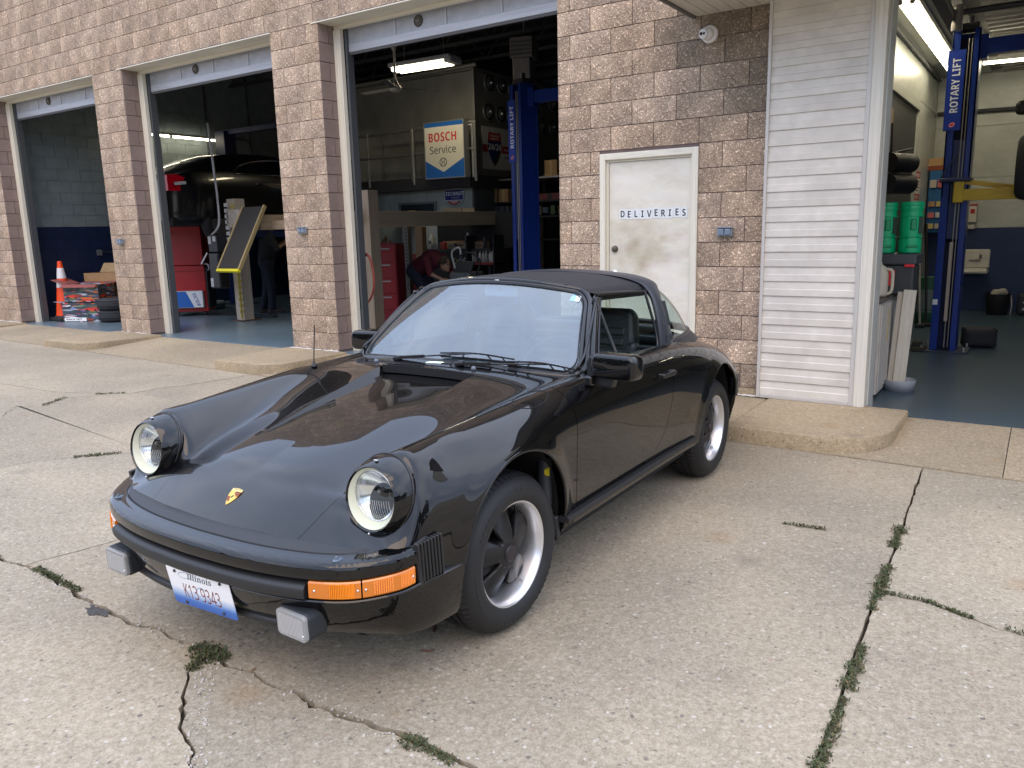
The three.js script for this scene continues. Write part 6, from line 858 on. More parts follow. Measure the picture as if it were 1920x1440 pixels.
{ // shield sign on the side of the loft
  const o = thing('warranty_sign', 'white sign with a 24/24 road shield and red band on the loft side', 'sign', [-5.128, 2.93, -6.69]); const t = ctex(640, 256, (c, w, h) => { c.fillStyle = '#c9c8c4'; c.fillRect(0, 0, w, h); c.fillStyle = '#a92a3a'; c.fillRect(0, 108, w, 44); const X = 130; const sh = () => { c.beginPath(); c.moveTo(X - 62, 26); c.quadraticCurveTo(X, 40, X + 62, 26); c.quadraticCurveTo(X + 84, 90, X + 70, 140); c.quadraticCurveTo(X + 50, 200, X, 238); c.quadraticCurveTo(X - 50, 200, X - 70, 140); c.quadraticCurveTo(X - 84, 90, X - 62, 26); }; c.save(); sh(); c.lineWidth = 8; c.strokeStyle = '#d8d8d6'; c.stroke(); c.clip(); c.fillStyle = '#232f66'; c.fillRect(0, 0, w, h); c.fillStyle = '#b03a40'; c.fillRect(0, 0, w, 82); c.fillStyle = '#15171c'; c.beginPath(); c.moveTo(X - 40, 240); c.lineTo(X + 60, 130); c.lineTo(X + 90, 140); c.lineTo(X + 20, 240); c.fill(); c.strokeStyle = '#d8b84a'; c.lineWidth = 3; c.beginPath(); c.moveTo(X - 8, 240); c.lineTo(X + 74, 134); c.stroke(); c.restore(); c.fillStyle = '#eee'; c.font = 'bold 54px sans-serif'; c.textAlign = 'center'; c.fillText('24/24', X, 138); c.font = 'bold 15px sans-serif'; c.fillText('NATIONWIDE', X, 56); c.fillText('WARRANTY', X, 74); c.textAlign = 'left'; c.font = 'bold 24px sans-serif'; c.fillText("You're Covered Nationwide", 228, 138); c.fillStyle = '#333'; c.fillText('24 Months / 24,000 Miles', 232, 188); c.fillStyle = '#232f66'; c.fillRect(580, 190, 50, 42); });
  part(o, 'sign_print', mv(new THREE.PlaneGeometry(1.92, 0.76), 0.006, 0, 0, 0, Math.PI / 2), M(0xffffff, 0.45, 0, { map: t })); part(o, 'sign_plate', bx(-0.004, 0.004, -0.382, 0.382, -0.962, 0.962), steel); }
for (const [y, z, k] of [[3.575, -5.95, 0], [3.57, -6.33, 1], [3.57, -6.73, 2], [4.09, -6.0, 3], [4.09, -6.40, 4], [4.09, -6.78, 5], [3.50, -7.80, 6], [3.50, -8.25, 7], [4.02, -7.82, 8], [3.97, -8.26, 9], [3.53, -7.2, 10]]) {
  const place = ['lower row, nearest the loft corner', 'lower row, second from the loft corner', 'lower row, third from the loft corner', 'upper row, nearest the loft corner', 'upper row, second from the loft corner', 'upper row, third from the loft corner', 'lower row, just right of the blue lift post', 'lower row, beside the block wall', 'upper row, just right of the blue lift post', 'upper row, beside the block wall', 'lower row, behind the blue lift post'][k];
  const o = thing('hubcap', 'round chrome hubcap on the loft side, ' + place, 'hubcap', [-5.128, y, z], 0, 'hubcaps hung on the loft side'), s = k % 3 === 1 ? 0.92 : 1; const m = M([0.6, 0.6, 0.6], 0.34, 0.9), dk = M([0.05, 0.05, 0.055], 0.4, 0.6);
  part(o, 'dish', mv(lathe([[0, 0.06], [0.03, 0.06], [0.05, 0.035], [0.10, 0.03], [0.12, 0.012], [0.15, 0.02], [0.165, 0.006], [0.165, 0]], 28), 0, 0, 0, 0, 0, -Math.PI / 2).scale(1, s, s), m); part(o, 'rim_band', mv(new THREE.TorusGeometry(0.135, 0.016, 8, 32), 0.012, 0, 0, 0, Math.PI / 2).scale(1, s, s), dk); part(o, 'cap', mv(new THREE.SphereGeometry(0.035, 14, 10), 0.05, 0, 0), m); }
{ const o = thing('emblem_sign', 'round red and blue TECHNET emblem on the wall below the loft', 'sign', [-5.62, 2.09, -5.465]); const t = ctex(256, 256, (c, w, h) => { c.fillStyle = '#8fa09c'; c.fillRect(0, 0, w, h); c.beginPath(); c.arc(128, 128, 92, 0, 6.3); c.fillStyle = '#d9a9a4'; c.fill(); c.lineWidth = 16; c.strokeStyle = '#a13c40'; c.stroke(); c.fillStyle = '#c9cdd6'; c.fillRect(8, 70, 240, 116); c.fillStyle = '#26307e'; c.fillRect(16, 80, 224, 96); c.fillStyle = '#e6e8ee'; c.font = 'italic bold 52px sans-serif'; c.textAlign = 'center'; c.fillText('TECHNET', 128, 134); c.font = '18px sans-serif'; c.fillText('professional', 150, 160); }); const g = new THREE.CircleGeometry(0.24, 40); part(o, 'print', mv(g, 0, 0, 0.012), M(0xffffff, 0.5, 0, { map: t })); part(o, 'disc', mv(cyl(0.243, 0.243, 0.012, 40), 0, 0, 0.003, Math.PI / 2), steel); }
// blue two-post lift in the nearest bay
blueLift('blue lift post in the nearest bay, against the block wall', -2.44, -3.0, 0.046, 3.32, 0.35, true).rotation.y = -0.35;
// tan four-post lift of the middle bay, its right runway seen through the nearest bay
{ const tan = worn([0.44, 0.335, 0.23], 0.6), dark = M([0.03, 0.028, 0.025], 0.7), o = thing('four_post_lift', 'worn tan four-post lift with a black ramp in the middle bay', 'lift', [0, 0, 0]); const PX = [-7.38, -4.42], PZ = [-1.92, -6.4];
  for (const x of PX) for (const z of PZ) { const h = z > -3 ? 2.03 : 1.99; part(o, 'post', [rbx(x - 0.10, x - 0.085, 0.06, h, z - 0.1, z + 0.1, 0.004), rbx(x + 0.085, x + 0.10, 0.06, h, z - 0.1, z + 0.1, 0.004), rbx(x - 0.085, x + 0.085, 0.06, h, z - 0.1, z - 0.085, 0.004), rbx(x - 0.085, x + 0.085, 0.06, h, z + 0.085, z + 0.10, 0.004), bx(x - 0.08, x + 0.08, h - 0.02, h - 0.01, z - 0.08, z + 0.08)], z > -3 && x < -6 ? worn([0.50, 0.44, 0.36], 0.6) : tan); part(o, 'post_foot', rbx(x - 0.18, x + 0.18, 0.046, 0.062, z - 0.18, z + 0.18, 0.004), worn([0.10, 0.06, 0.045], 0.8)); }
  part(o, 'ladder_plate', [bx(-7.215, -7.20, 0.1, 1.9, -1.74, -1.70), ...Array.from({ length: 18 }, (_, k) => bx(-7.199, -7.196, 0.2 + k * 0.1, 0.235 + k * 0.1, -1.76, -1.68))], worn([0.5, 0.42, 0.1], 0.6));
  for (const z of PZ) part(o, 'cross_beam', rbx(-7.2, -4.62, 1.52, 1.66, z - 0.08, z + 0.08, 0.01), tan);
  for (const x of [-6.72, -4.86]) { part(o, 'runway', rbx(x - 0.26, x + 0.26, 1.60, 1.72, -6.9, -1.62, 0.006), tan); part(o, 'runway_side', [rbx(x + 0.245, x + 0.285, 1.52, 1.75, -6.9, -1.62, 0.006)], tan); part(o, 'runway_tread', bx(x - 0.24, x + 0.24, 1.721, 1.724, -6.85, -1.65), dark); }
  // ramps hanging from the front ends
  for (const x of [-6.95, -4.95]) { const r = new THREE.Group(); r.name = 'ramp'; o.add(r); r.position.set(x < -6 ? -6.58 : -4.95, x < -6 ? 1.80 : 1.7, -1.60); r.rotation.x = x < -6 ? 1.03 : 1.3; part(r, 'ramp_plate', rbx(-0.24, 0.24, -0.02, 0.02, -0.08, 1.0, 0.006), dark); part(r, 'ramp_edge', [rbx(-0.265, -0.235, -0.03, 0.03, -0.1, 1.0, 0.005), rbx(0.235, 0.265, -0.03, 0.03, -0.1, 1.0, 0.005)], worn([0.42, 0.33, 0.16], 0.7)); part(r, 'ramp_tip', rbx(-0.26, 0.26, -0.022, 0.03, 1.001, 1.045, 0.004), M([0.75, 0.70, 0.02], 0.5)); }
  part(o, 'carriage_cover', [rbx(-7.36, -7.05, 1.56, 1.86, -1.93, -1.69, 0.03, 2), mv(rbox(0.22, 0.26, 0.2, 0.03), -6.98, 1.72, -1.80, 0, 0, 0.5)], worn([0.45, 0.42, 0.38], 0.5)); part(o, 'caution_labels', Array.from({ length: 7 }, (_, k) => bx(-7.38, -7.30, 1.36 + k * 0.09, 1.42 + k * 0.09, -1.695, -1.69)), worn([0.6, 0.62, 0.64], 0.5)); part(o, 'latch_box', [bx(-4.63, -4.50, 1.55, 1.83, -1.70, -1.66), bx(-4.47, -4.41, 1.64, 1.74, -1.7, -1.695)], worn([0.4, 0.38, 0.34], 0.6)); }
{ const o = thing('power_unit', 'black hydraulic power unit on the left post of the tan lift', 'pump', [-7.52, 0.6, -1.60]); part(o, 'tank', rbx(-0.13, 0.13, 0, 0.58, -0.10, 0.10, 0.03, 2), M([0.008, 0.009, 0.012], 0.35)); part(o, 'valve_block', rbx(-0.11, 0.12, 0.59, 0.86, -0.09, 0.09, 0.015), M([0.02, 0.022, 0.025], 0.45)); for (const q of [[-0.11, -0.04, 0.03, 0.17, 0.1005, 0.103], [-0.10, -0.03, 0.72, 0.84, 0.0905, 0.093], [0.02, 0.09, 0.76, 0.84, 0.0905, 0.093]]) part(o, 'decal', bx(...q), worn([0.6, 0.62, 0.62], 0.5)); part(o, 'lever', rod([-0.14, 0.58, 0.1], [-0.24, 0.40, 0.16], 0.014), M([0.7, 0.7, 0.7], 0.4)); part(o, 'pipe', tube([[0.12, 1.5, 0.0], [0.14, 1.1, 0.02], [0.10, 0.95, 0.05], [-0.04, 0.86, 0.06]], 0.018, 24, 8), worn([0.45, 0.46, 0.48], 0.4)); part(o, 'conduit', rod([0.12, 1.5, 0], [0.02, 2.6, -0.02], 0.018), worn([0.45, 0.46, 0.48], 0.4)); }
// raised dark saloon in the far bay
{ const o = thing('raised_car', 'black four-door car raised on a lift in the left bay, red tail lamp showing', 'car', [-8.58, 1.44, -0.12]); const bp = MP([0.002, 0.002, 0.0025], 0.3, 0, { clearcoat: 1, clearcoatRoughness: 0.02 });
  const roof = pchip([-5.7, -4.9, -4.4, -3.6, -2.9, -2.2, -1.6, -1.15, -0.82], [0.72, 0.88, 0.96, 1.33, 1.41, 1.38, 1.22, 1.06, 0.98]), belt = pchip([-5.7, -4.6, -3.5, -2.3, -1.3, -0.82], [0.70, 0.90, 1.0, 1.02, 1.0, 0.9]), hw = pchip([-5.7, -5.3, -4.6, -3, -1.6, -1.0, -0.82], [0.62, 0.80, 0.9, 0.93, 0.92, 0.84, 0.70]), gw = pchip([-5.7, -4.6, -3.6, -2.5, -1.5, -0.82], [0.60, 0.80, 0.66, 0.64, 0.68, 0.62]);
  const g = surf((u, v) => { const z = lerp(-5.7, -0.82, v), r = roof(z), b = Math.min(belt(z), r - 0.02), w = hw(z), q = gw(z); const pts = [[0, r], [q * 0.6, r - 0.012], [q * 0.92, r - 0.05], [lerp(q, w, 0.6), lerp(r, b, 0.72)], [w * 0.955, b - 0.01], [w, b - 0.16], [w * 1.0, 0.62], [w * 0.985, 0.42], [w * 0.93, 0.25], [w * 0.7, 0.2]]; const n = pts.length, s = Math.abs(u * 2 - 1) * (n - 1), sx = ncs(pts.map((_, i) => i), pts.map((p) => p[0])), sy = ncs(pts.map((_, i) => i), pts.map((p) => p[1])); return V(sx(s) * (u < 0.5 ? -1 : 1), sy(s), z); }, 80, 90);
  part(o, 'body', g, bp); part(o, 'rear_face', mv(rbox(1.36, 0.66, 0.05, 0.03), 0, 0.58, -0.83), bp); part(o, 'underside', bx(-0.8, 0.8, 0.18, 0.3, -5.5, -0.9), matte);
  for (const s of [1]) { { const w = ext([[-0.84, 0.70], [-0.84, 0.93], [-1.0, 0.945], [-1.15, 0.90], [-1.46, 0.74], [-1.2, 0.70]], 0.05, 0.006); w.rotateY(-Math.PI / 2); part(o, 'tail_lamp', mv(w, (0.865 + (s > 0 ? 0.05 : 0)) * s - (s > 0 ? 0.0 : 0), 0.02, 0, 0, s > 0 ? 0.06 : -0.06, 0), M([0.6, 0.005, 0.02], 0.12)); } part(o, 'lamp_clear', mv(rbox(0.03, 0.05, 0.2, 0.012), 0.915 * s, 0.83, -1.02, 0.1, -0.05 * s, 0), M([0.6, 0.6, 0.6], 0.15)); }
  const X = (y) => 0.905 - clamp((y - 1.0) / 0.3) * 0.2; const o2 = []; for (let k = 0; k <= 12; k++) { const a = Math.PI * k / 12; const z = -3.2 + Math.cos(a) * 1.12, y = 1.02 + Math.sin(a) * 0.27; o2.push([X(y) + 0.006, y, z]); } part(o, 'window_chrome', [tube(o2, 0.011, 40, 6), rod([X(1.02) + 0.006, 1.02, -2.08], [X(1.02) + 0.006, 1.02, -4.3], 0.011)], chrome); part(o, 'door_handle', [mv(rbox(0.03, 0.02, 0.18, 0.008), 0.945, 0.86, -2.55), mv(rbox(0.03, 0.02, 0.18, 0.008), 0.945, 0.86, -3.7)], chrome);
  part(o, 'side_glass', (() => { const s = new THREE.Shape(o2.map(([x, y, z]) => new THREE.Vector2(z, y))); const q = new THREE.ShapeGeometry(s), p = q.attributes.position; for (let i = 0; i < p.count; i++) { const z = p.getX(i), y = p.getY(i); p.setXYZ(i, X(y) + 0.003, y, z); } q.computeVertexNormals(); return q; })(), MP([0.004, 0.004, 0.005], 0.03, 0, { clearcoat: 1, side: THREE.DoubleSide }));
  for (const s of [1, -1]) for (const z of [-1.75, -4.7]) { part(o, 'wheel_tyre', mv(new THREE.TorusGeometry(0.25, 0.085, 14, 36), 0.80 * s, 0.20, z, 0, Math.PI / 2), tyreM); part(o, 'wheel_rim', mv(cyl(0.2, 0.19, 0.1, 20), 0.83 * s, 0.20, z, 0, 0, Math.PI / 2), M([0.2, 0.2, 0.2], 0.3, 0.8)); } }
{ const o = thing('lift_column', 'dark blue lift column behind the raised black car', 'lift', [-10.25, 0.046, -4.0]); part(o, 'column', rbx(-0.15, 0.15, 0, 3.45, -0.14, 0.14, 0.01), M([0.008, 0.02, 0.09], 0.35)); part(o, 'overhead_beam', rbx(-0.1, 2.9, 3.38, 3.48, -0.06, 0.06, 0.006), M([0.008, 0.02, 0.09], 0.35)); part(o, 'second_column', rbx(2.85, 3.12, 0, 3.45, -0.14, 0.14, 0.01), M([0.008, 0.02, 0.09], 0.35)); part(o, 'lift_arm', [bar([0.1, 1.38, 0.1], [0.9, 1.42, 1.5], 0.12, 0.1), bar([2.8, 1.38, 0.1], [2.3, 1.42, 1.5], 0.12, 0.1)], M([0.01, 0.02, 0.08], 0.4)); part(o, 'base_plate', rbx(-0.25, 0.3, 0, 0.02, -0.25, 0.25, 0.004), M([0.02, 0.03, 0.06], 0.5)); }
for (const [z, y, k] of [[-4.275, 4.5, 0], [-5.35, 4.8, 1]]) { const o = thing('wall_conduit', k ? 'farther conduit bend on the left wall above the raised car' : 'nearer vertical conduit on the left wall above the raised car', 'conduit', [-11.19, 1.7, z]); part(o, 'pipe', rod([0, 0, 0], [0, y - 1.7, 0], 0.022), M([0.05, 0.055, 0.06], 0.5)); part(o, 'branch', tube(k ? [[0, 1.3, 0], [0, 1.72, 0.02], [0, 1.8, 0.16], [0, 1.82, 0.7]] : [[0, 0.2, 0], [0, 0.1, 0.1], [0, 0.08, 0.4]], 0.018, 16, 6), M([0.05, 0.055, 0.06], 0.5)); part(o, 'clamp', [0.5, 1.5].map((t) => rbox(0.02, 0.03, 0.06, 0.004, 0, t, 0)), steel); }
{ const o = thing('wall_outlet', 'dark outlet box with a wire on the blue inner wall beside the cone', 'outlet', [-11.20, 1.19, -1.66]); part(o, 'box', rbox(0.05, 0.11, 0.09, 0.008, 0.02, 0, 0), worn([0.14, 0.16, 0.18], 0.5)); part(o, 'conduit', rod([0.01, 0, -0.05], [0.01, 0, -2], 0.012), M([0.02, 0.03, 0.06], 0.5)); }
{ const o = thing('wall_window', 'small daylit window in the left wall behind the red tool chest', 'window', [-11.198, 1.55, -3.95]); const t = ctex(128, 96, (c, w, h) => { c.fillStyle = '#8fa093'; c.fillRect(0, 0, w, h); for (let k = 0; k < 900; k++) { c.fillStyle = ['#5d6f52', '#78896a', '#93a088', '#4c5c46', '#a5b09c'][Math.floor(rnd() * 5)]; c.fillRect(rnd() * w, h * 0.1 + rnd() * h * 0.9, rr(1, 4), rr(1, 4)); } }); part(o, 'pane', mv(new THREE.PlaneGeometry(0.52, 0.40), 0.008, 0, 0, 0, Math.PI / 2), M([0.02, 0.02, 0.02], 0.4, 0, { emissive: lin(0.55, 0.55, 0.55), emissiveMap: t })); part(o, 'frame', [bx(0, 0.03, -0.24, -0.20, -0.30, 0.30), bx(0, 0.03, 0.20, 0.24, -0.30, 0.30), bx(0, 0.03, -0.2, 0.2, -0.3, -0.26), bx(0, 0.03, -0.2, 0.2, 0.26, 0.3), rod([0.1, -0.34, -0.6], [0.1, -0.34, 0.4], 0.014)], worn([0.4, 0.42, 0.43], 0.5)); }
// red tool chest with the blue and white box
{ const o = thing('tool_chest', 'red rolling tool chest left of the tan lift post', 'tool chest', [-9.12, 0.046, -2.15], 0.7); part(o, 'upper_chest', rbx(-0.31, 0.30, 0.90, 1.58, -0.24, 0.24, 0.012, 2), redP); part(o, 'lower_chest', [rbx(-0.32, 0.31, 0.42, 0.885, -0.25, 0.25, 0.012, 2), rbx(-0.32, 0.31, 0.80, 0.89, 0.251, 0.27, 0.006)], redP); part(o, 'shelf', [rbx(-0.30, 0.32, 0.08, 0.15, -0.25, 0.25, 0.01), bx(0.27, 0.31, 0.15, 0.42, -0.25, 0.25), bx(-0.3, -0.26, 0.15, 0.42, -0.25, -0.2)], redP); part(o, 'side_trim', rbx(0.311, 0.345, 0.14, 0.86, -0.24, 0.24, 0.006), blackP); part(o, 'side_hook', rbx(0.35, 0.46, 0.56, 0.66, -0.06, 0.04, 0.01), redP); part(o, 'handle', tube([[0.31, 0.92, 0.2], [0.37, 0.90, 0.2], [0.37, 0.82, 0.2], [0.32, 0.80, 0.2]], 0.016, 12, 6), worn([0.6, 0.6, 0.6], 0.4)); for (const x of [-0.24, 0.24]) part(o, 'caster', mv(cyl(0.045, 0.045, 0.04, 16), x, 0.046, 0.18, 0, 0, Math.PI / 2), blackP); }
{ const o = thing('blue_white_box', 'blue and white printed box on the bottom shelf of the tool chest', 'box', [-9.05, 0.20, -2.05], 0.7); const t = ctex(256, 160, (c, w, h) => { c.fillStyle = '#dfe3e8'; c.fillRect(0, 0, w, h); c.fillStyle = '#1c62b8'; c.beginPath(); c.moveTo(0, 0); c.lineTo(w * 0.5, 0); c.lineTo(w * 0.72, h); c.lineTo(0, h); c.fill(); c.fillStyle = '#1b3f86'; c.save(); c.translate(w * 0.80, h * 0.5); c.rotate(1.3); c.font = 'italic bold 38px sans-serif'; c.textAlign = 'center'; c.fillText('VICTOR', 0, 12); c.restore(); }); part(o, 'carton', rbx(-0.30, 0.27, 0.0, 0.30, -0.2, 0.2, 0.004), worn([0.5, 0.52, 0.55], 0.6)); part(o, 'print', mv(new THREE.PlaneGeometry(0.55, 0.28), -0.015, 0.15, 0.203), M(0xffffff, 0.5, 0, { map: t })); }
{ const o = thing('drain_pan', 'round grey-green pan on the floor between chest and lift post', 'pan', [-9.85, 0.047, -3.0]); part(o, 'pan', lathe([[0, 0.01], [0.24, 0.01], [0.28, 0.12], [0.295, 0.12], [0.26, 0], [0, 0]], 36), M([0.10, 0.14, 0.14], 0.5)); part(o, 'rod', rod([-0.35, 0.14, 0.1], [0.3, 0.16, -0.1], 0.014), steel); }
{ const o = thing('floor_jack_bar', 'black steel bars lying on the floor left of the lift post', 'bar', [-8.2, 0.06, -2.3]); part(o, 'bar', [bar([-0.5, 0, 0.2], [0.25, 0.0, -0.2], 0.05, 0.02), bar([-0.6, 0, -0.05], [0.35, 0.02, -0.02], 0.04, 0.02)], blackP); part(o, 'cable', tube([[0.1, 0, 0], [0.6, 0, -0.3], [1.0, 0, -0.1], [0.7, 0, 0.2]], 0.012, 24, 5), blackP); }
// man standing behind the lift ramp, back turned
function capsuleBody(B, lo, hi, res, k) { // B: [x0,y0,z0,r0, x1,y1,z1,r1]; smooth union meshed by marching cubes
  const size = Math.max(hi[0] - lo[0], hi[1] - lo[1], hi[2] - lo[2]), mc = new MarchingCubes(res, new THREE.MeshBasicMaterial(), true, false, 120000); mc.isolation = 0; const c = [(lo[0] + hi[0]) / 2, (lo[1] + hi[1]) / 2, (lo[2] + hi[2]) / 2];
  for (let z = 0; z < res; z++) for (let y = 0; y < res; y++) for (let x = 0; x < res; x++) { const p = [c[0] + (x / res * 2 - 1) * size / 2, c[1] + (y / res * 2 - 1) * size / 2, c[2] + (z / res * 2 - 1) * size / 2]; let d = 9; for (const b of B) { const ax = b[4] - b[0], ay = b[5] - b[1], az = b[6] - b[2], t = clamp(((p[0] - b[0]) * ax + (p[1] - b[1]) * ay + (p[2] - b[2]) * az) / (ax * ax + ay * ay + az * az || 1)), q = Math.hypot(p[0] - b[0] - ax * t, p[1] - b[1] - ay * t, p[2] - b[2] - az * t) - lerp(b[3], b[7], t); const h = clamp(0.5 + 0.5 * (q - d) / k); d = q * (1 - h) + d * h - k * h * (1 - h); if (d > 8) d = q; } mc.field[x + y * res + z * res * res] = -d; }
  mc.update(); const n = mc.count, g = new THREE.BufferGeometry(), P = new Float32Array(n * 3), N = new Float32Array(n * 3); for (let i = 0; i < n; i++) for (let a = 0; a < 3; a++) { P[i * 3 + a] = mc.positionArray[i * 3 + a] * size / 2 + c[a]; N[i * 3 + a] = mc.normalArray[i * 3 + a]; } g.setAttribute('position', new THREE.BufferAttribute(P, 3)); g.setAttribute('normal', new THREE.BufferAttribute(N, 3)); return g; }
function person(label, pos, ry, pose, mats) {
  const o = thing('person', label, 'person', pos, ry); const J = pose;
  const cap = (a, ra, b, rb) => [...a, ra, ...b, rb], hand = (h, d) => [0, 1, 2, 3].map((k) => cap([h[0] + (k - 1.5) * 0.018, h[1], h[2]], 0.010, [h[0] + (k - 1.5) * 0.02 + d[0], h[1] + d[1], h[2] + d[2]], 0.008)).concat([cap(h, 0.012, [h[0] + 0.035, h[1] + d[1] * 0.5, h[2] + d[2] * 0.5 + 0.01], 0.009)]);
  const skin = [cap(J.neck, 0.055, J.head, 0.07), cap(J.head, 0.088, [J.head[0], J.head[1] + 0.07, J.head[2] - 0.0], 0.086), cap([J.head[0], J.head[1] - 0.045, J.head[2] + 0.05], 0.05, [J.head[0], J.head[1] - 0.02, J.head[2] + 0.08], 0.02), ...[0, 1].flatMap((s) => [cap(J.elbow[s], 0.042, J.wrist[s], 0.028), cap(J.wrist[s], 0.03, J.hand[s], 0.034), ...hand(J.hand[s], J.fing[s])])];
  const shirt = [cap(J.hips, 0.15, J.chest, 0.155), cap([J.chest[0] - 0.1, J.chest[1] + 0.05, J.chest[2]], 0.10, [J.chest[0] + 0.1, J.chest[1] + 0.05, J.chest[2]], 0.10), cap(J.chest, 0.14, J.neck, 0.06), ...[0, 1].map((s) => cap(J.shoulder[s], 0.072, J.elbow[s], 0.052))];
  const legs = [cap([J.hips[0] - 0.06, J.hips[1] - 0.03, J.hips[2]], 0.135, [J.hips[0] + 0.06, J.hips[1] - 0.03, J.hips[2]], 0.135), ...[0, 1].flatMap((s) => [cap(J.hip[s], 0.105, J.knee[s], 0.075), cap(J.knee[s], 0.075, J.ankle[s], 0.062)])];
  const allP = [...skin, ...shirt, ...legs]; const bb = (L) => { const lo = [9, 9, 9], hi = [-9, -9, -9]; for (const b of L) for (let a = 0; a < 3; a++) { lo[a] = Math.min(lo[a], b[a] - b[3] - 0.06, b[a + 4] - b[7] - 0.06); hi[a] = Math.max(hi[a], b[a] + b[3] + 0.06, b[a + 4] + b[7] + 0.06); } return [lo, hi]; };
  part(o, 'body', capsuleBody(allP.map((b) => b.map((v, i) => (i % 4 === 3 ? v - 0.008 : v))), ...bb(allP), 84, 0.03), mats[0]); part(o, 'shirt', capsuleBody(shirt, ...bb(shirt), 56, 0.05), mats[1]); part(o, 'trousers', capsuleBody(legs, ...bb(legs), 64, 0.05), mats[2]);
  part(o, 'hair', mv(new THREE.SphereGeometry(0.098, 20, 14), J.head[0], J.head[1] + 0.065, J.head[2] - 0.02), mats[3]); part(o, 'ears', [1, -1].map((s) => mv(new THREE.SphereGeometry(0.022, 10, 8).scale(0.5, 1.2, 0.8), J.head[0] + 0.088 * s, J.head[1] + 0.02, J.head[2])), mats[0]); part(o, 'face', [...[1, -1].map((s) => mv(new THREE.SphereGeometry(0.011, 10, 8), J.head[0] + 0.032 * s, J.head[1] + 0.03, J.head[2] + 0.078)), mv(rbox(0.045, 0.01, 0.012, 0.004), J.head[0], J.head[1] - 0.04, J.head[2] + 0.082)], mats[3]);
  for (const s of [0, 1]) { const a = J.ankle[s]; part(o, 'shoe', [mv(rbox(0.10, 0.085, 0.28, 0.04, 0, 0, 0, 4), a[0], 0.045, a[2] + 0.06), mv(rbox(0.105, 0.025, 0.29, 0.01, 0, 0, 0, 2), a[0], 0.013, a[2] + 0.06)], mats[4]); }
  return o;
}
const skinM = M([0.32, 0.18, 0.12], 0.6), navyM = M([0.012, 0.017, 0.032], 0.85), hairM = M([0.03, 0.02, 0.015], 0.8), shoeM = M([0.05, 0.04, 0.035], 0.7);
person('person in dark work clothes standing behind the lift ramp, back turned', [-7.95, 0.046, -2.9], 2.6, { hips: [0, 0.93, 0], chest: [0, 1.28, 0.06], neck: [0, 1.46, 0.09], head: [0, 1.58, 0.13], shoulder: [[-0.19, 1.38, 0.06], [0.19, 1.38, 0.06]], elbow: [[-0.25, 1.15, 0.18], [0.25, 1.15, 0.18]], wrist: [[-0.2, 1.28, 0.38], [0.2, 1.28, 0.38]], hand: [[-0.19, 1.32, 0.44], [0.19, 1.32, 0.44]], fing: [[0, 0.06, 0.03], [0, 0.06, 0.03]], hip: [[-0.095, 0.88, 0], [0.095, 0.88, 0]], knee: [[-0.12, 0.49, 0.04], [0.11, 0.49, 0.0]], ankle: [[-0.13, 0.10, 0.02], [0.12, 0.10, -0.10]] }, [skinM, M([0.02, 0.022, 0.028], 0.85), navyM, hairM, shoeM]);
person('person in maroon shirt and navy trousers bent over a machine in the nearest bay', [-4.75, 0.046, -3.55], 1.45, { hips: [0, 0.78, -0.25], chest: [0, 0.93, 0.12], neck: [0, 0.90, 0.33], head: [0, 0.83, 0.43], shoulder: [[-0.19, 0.95, 0.20], [0.19, 0.95, 0.20]], elbow: [[-0.24, 0.72, 0.32], [0.24, 0.72, 0.32]], wrist: [[-0.15, 0.62, 0.54], [0.15, 0.62, 0.54]], hand: [[-0.13, 0.62, 0.6], [0.13, 0.62, 0.6]], fing: [[0, -0.03, 0.06], [0, -0.03, 0.06]], hip: [[-0.095, 0.74, -0.24], [0.095, 0.74, -0.24]], knee: [[-0.13, 0.44, 0.06], [0.13, 0.44, 0.0]], ankle: [[-0.13, 0.10, -0.12], [0.13, 0.10, -0.22]] }, [skinM, M([0.10, 0.012, 0.025], 0.85), M([0.02, 0.026, 0.05], 0.85), hairM, shoeM]);
{ const o = thing('grey_machine', 'grey wheeled machine beside the bent person in the nearest bay', 'machine', [-3.98, 0.046, -3.6]); part(o, 'cabinet', rbx(-0.2, 0.2, 0.08, 0.74, -0.2, 0.2, 0.03, 2), worn([0.10, 0.12, 0.13], 0.5)); part(o, 'control_panel', mv(rbox(0.36, 0.2, 0.05, 0.02), 0, 0.82, 0.06, -0.6), M([0.03, 0.035, 0.04], 0.4)); part(o, 'vent', Array.from({ length: 5 }, (_, k) => bx(-0.14, 0.14, 0.3 + k * 0.06, 0.325 + k * 0.06, 0.2, 0.206)), blackP); part(o, 'handle', tube([[-0.15, 0.8, 0.1], [-0.2, 1.05, 0.1], [-0.05, 1.12, 0.1], [-0.02, 0.98, 0.1]], 0.018, 18, 6), worn([0.5, 0.5, 0.48], 0.5)); part(o, 'hose', tube([[0.2, 0.6, 0.1], [0.35, 0.9, 0.1], [0.15, 1.05, 0.12], [-0.1, 0.95, 0.15]], 0.016, 20, 6), blackP); for (const x of [-0.16, 0.16]) part(o, 'caster', mv(cyl(0.04, 0.04, 0.03, 14), x, 0.04, 0.14, 0, 0, Math.PI / 2), blackP); }
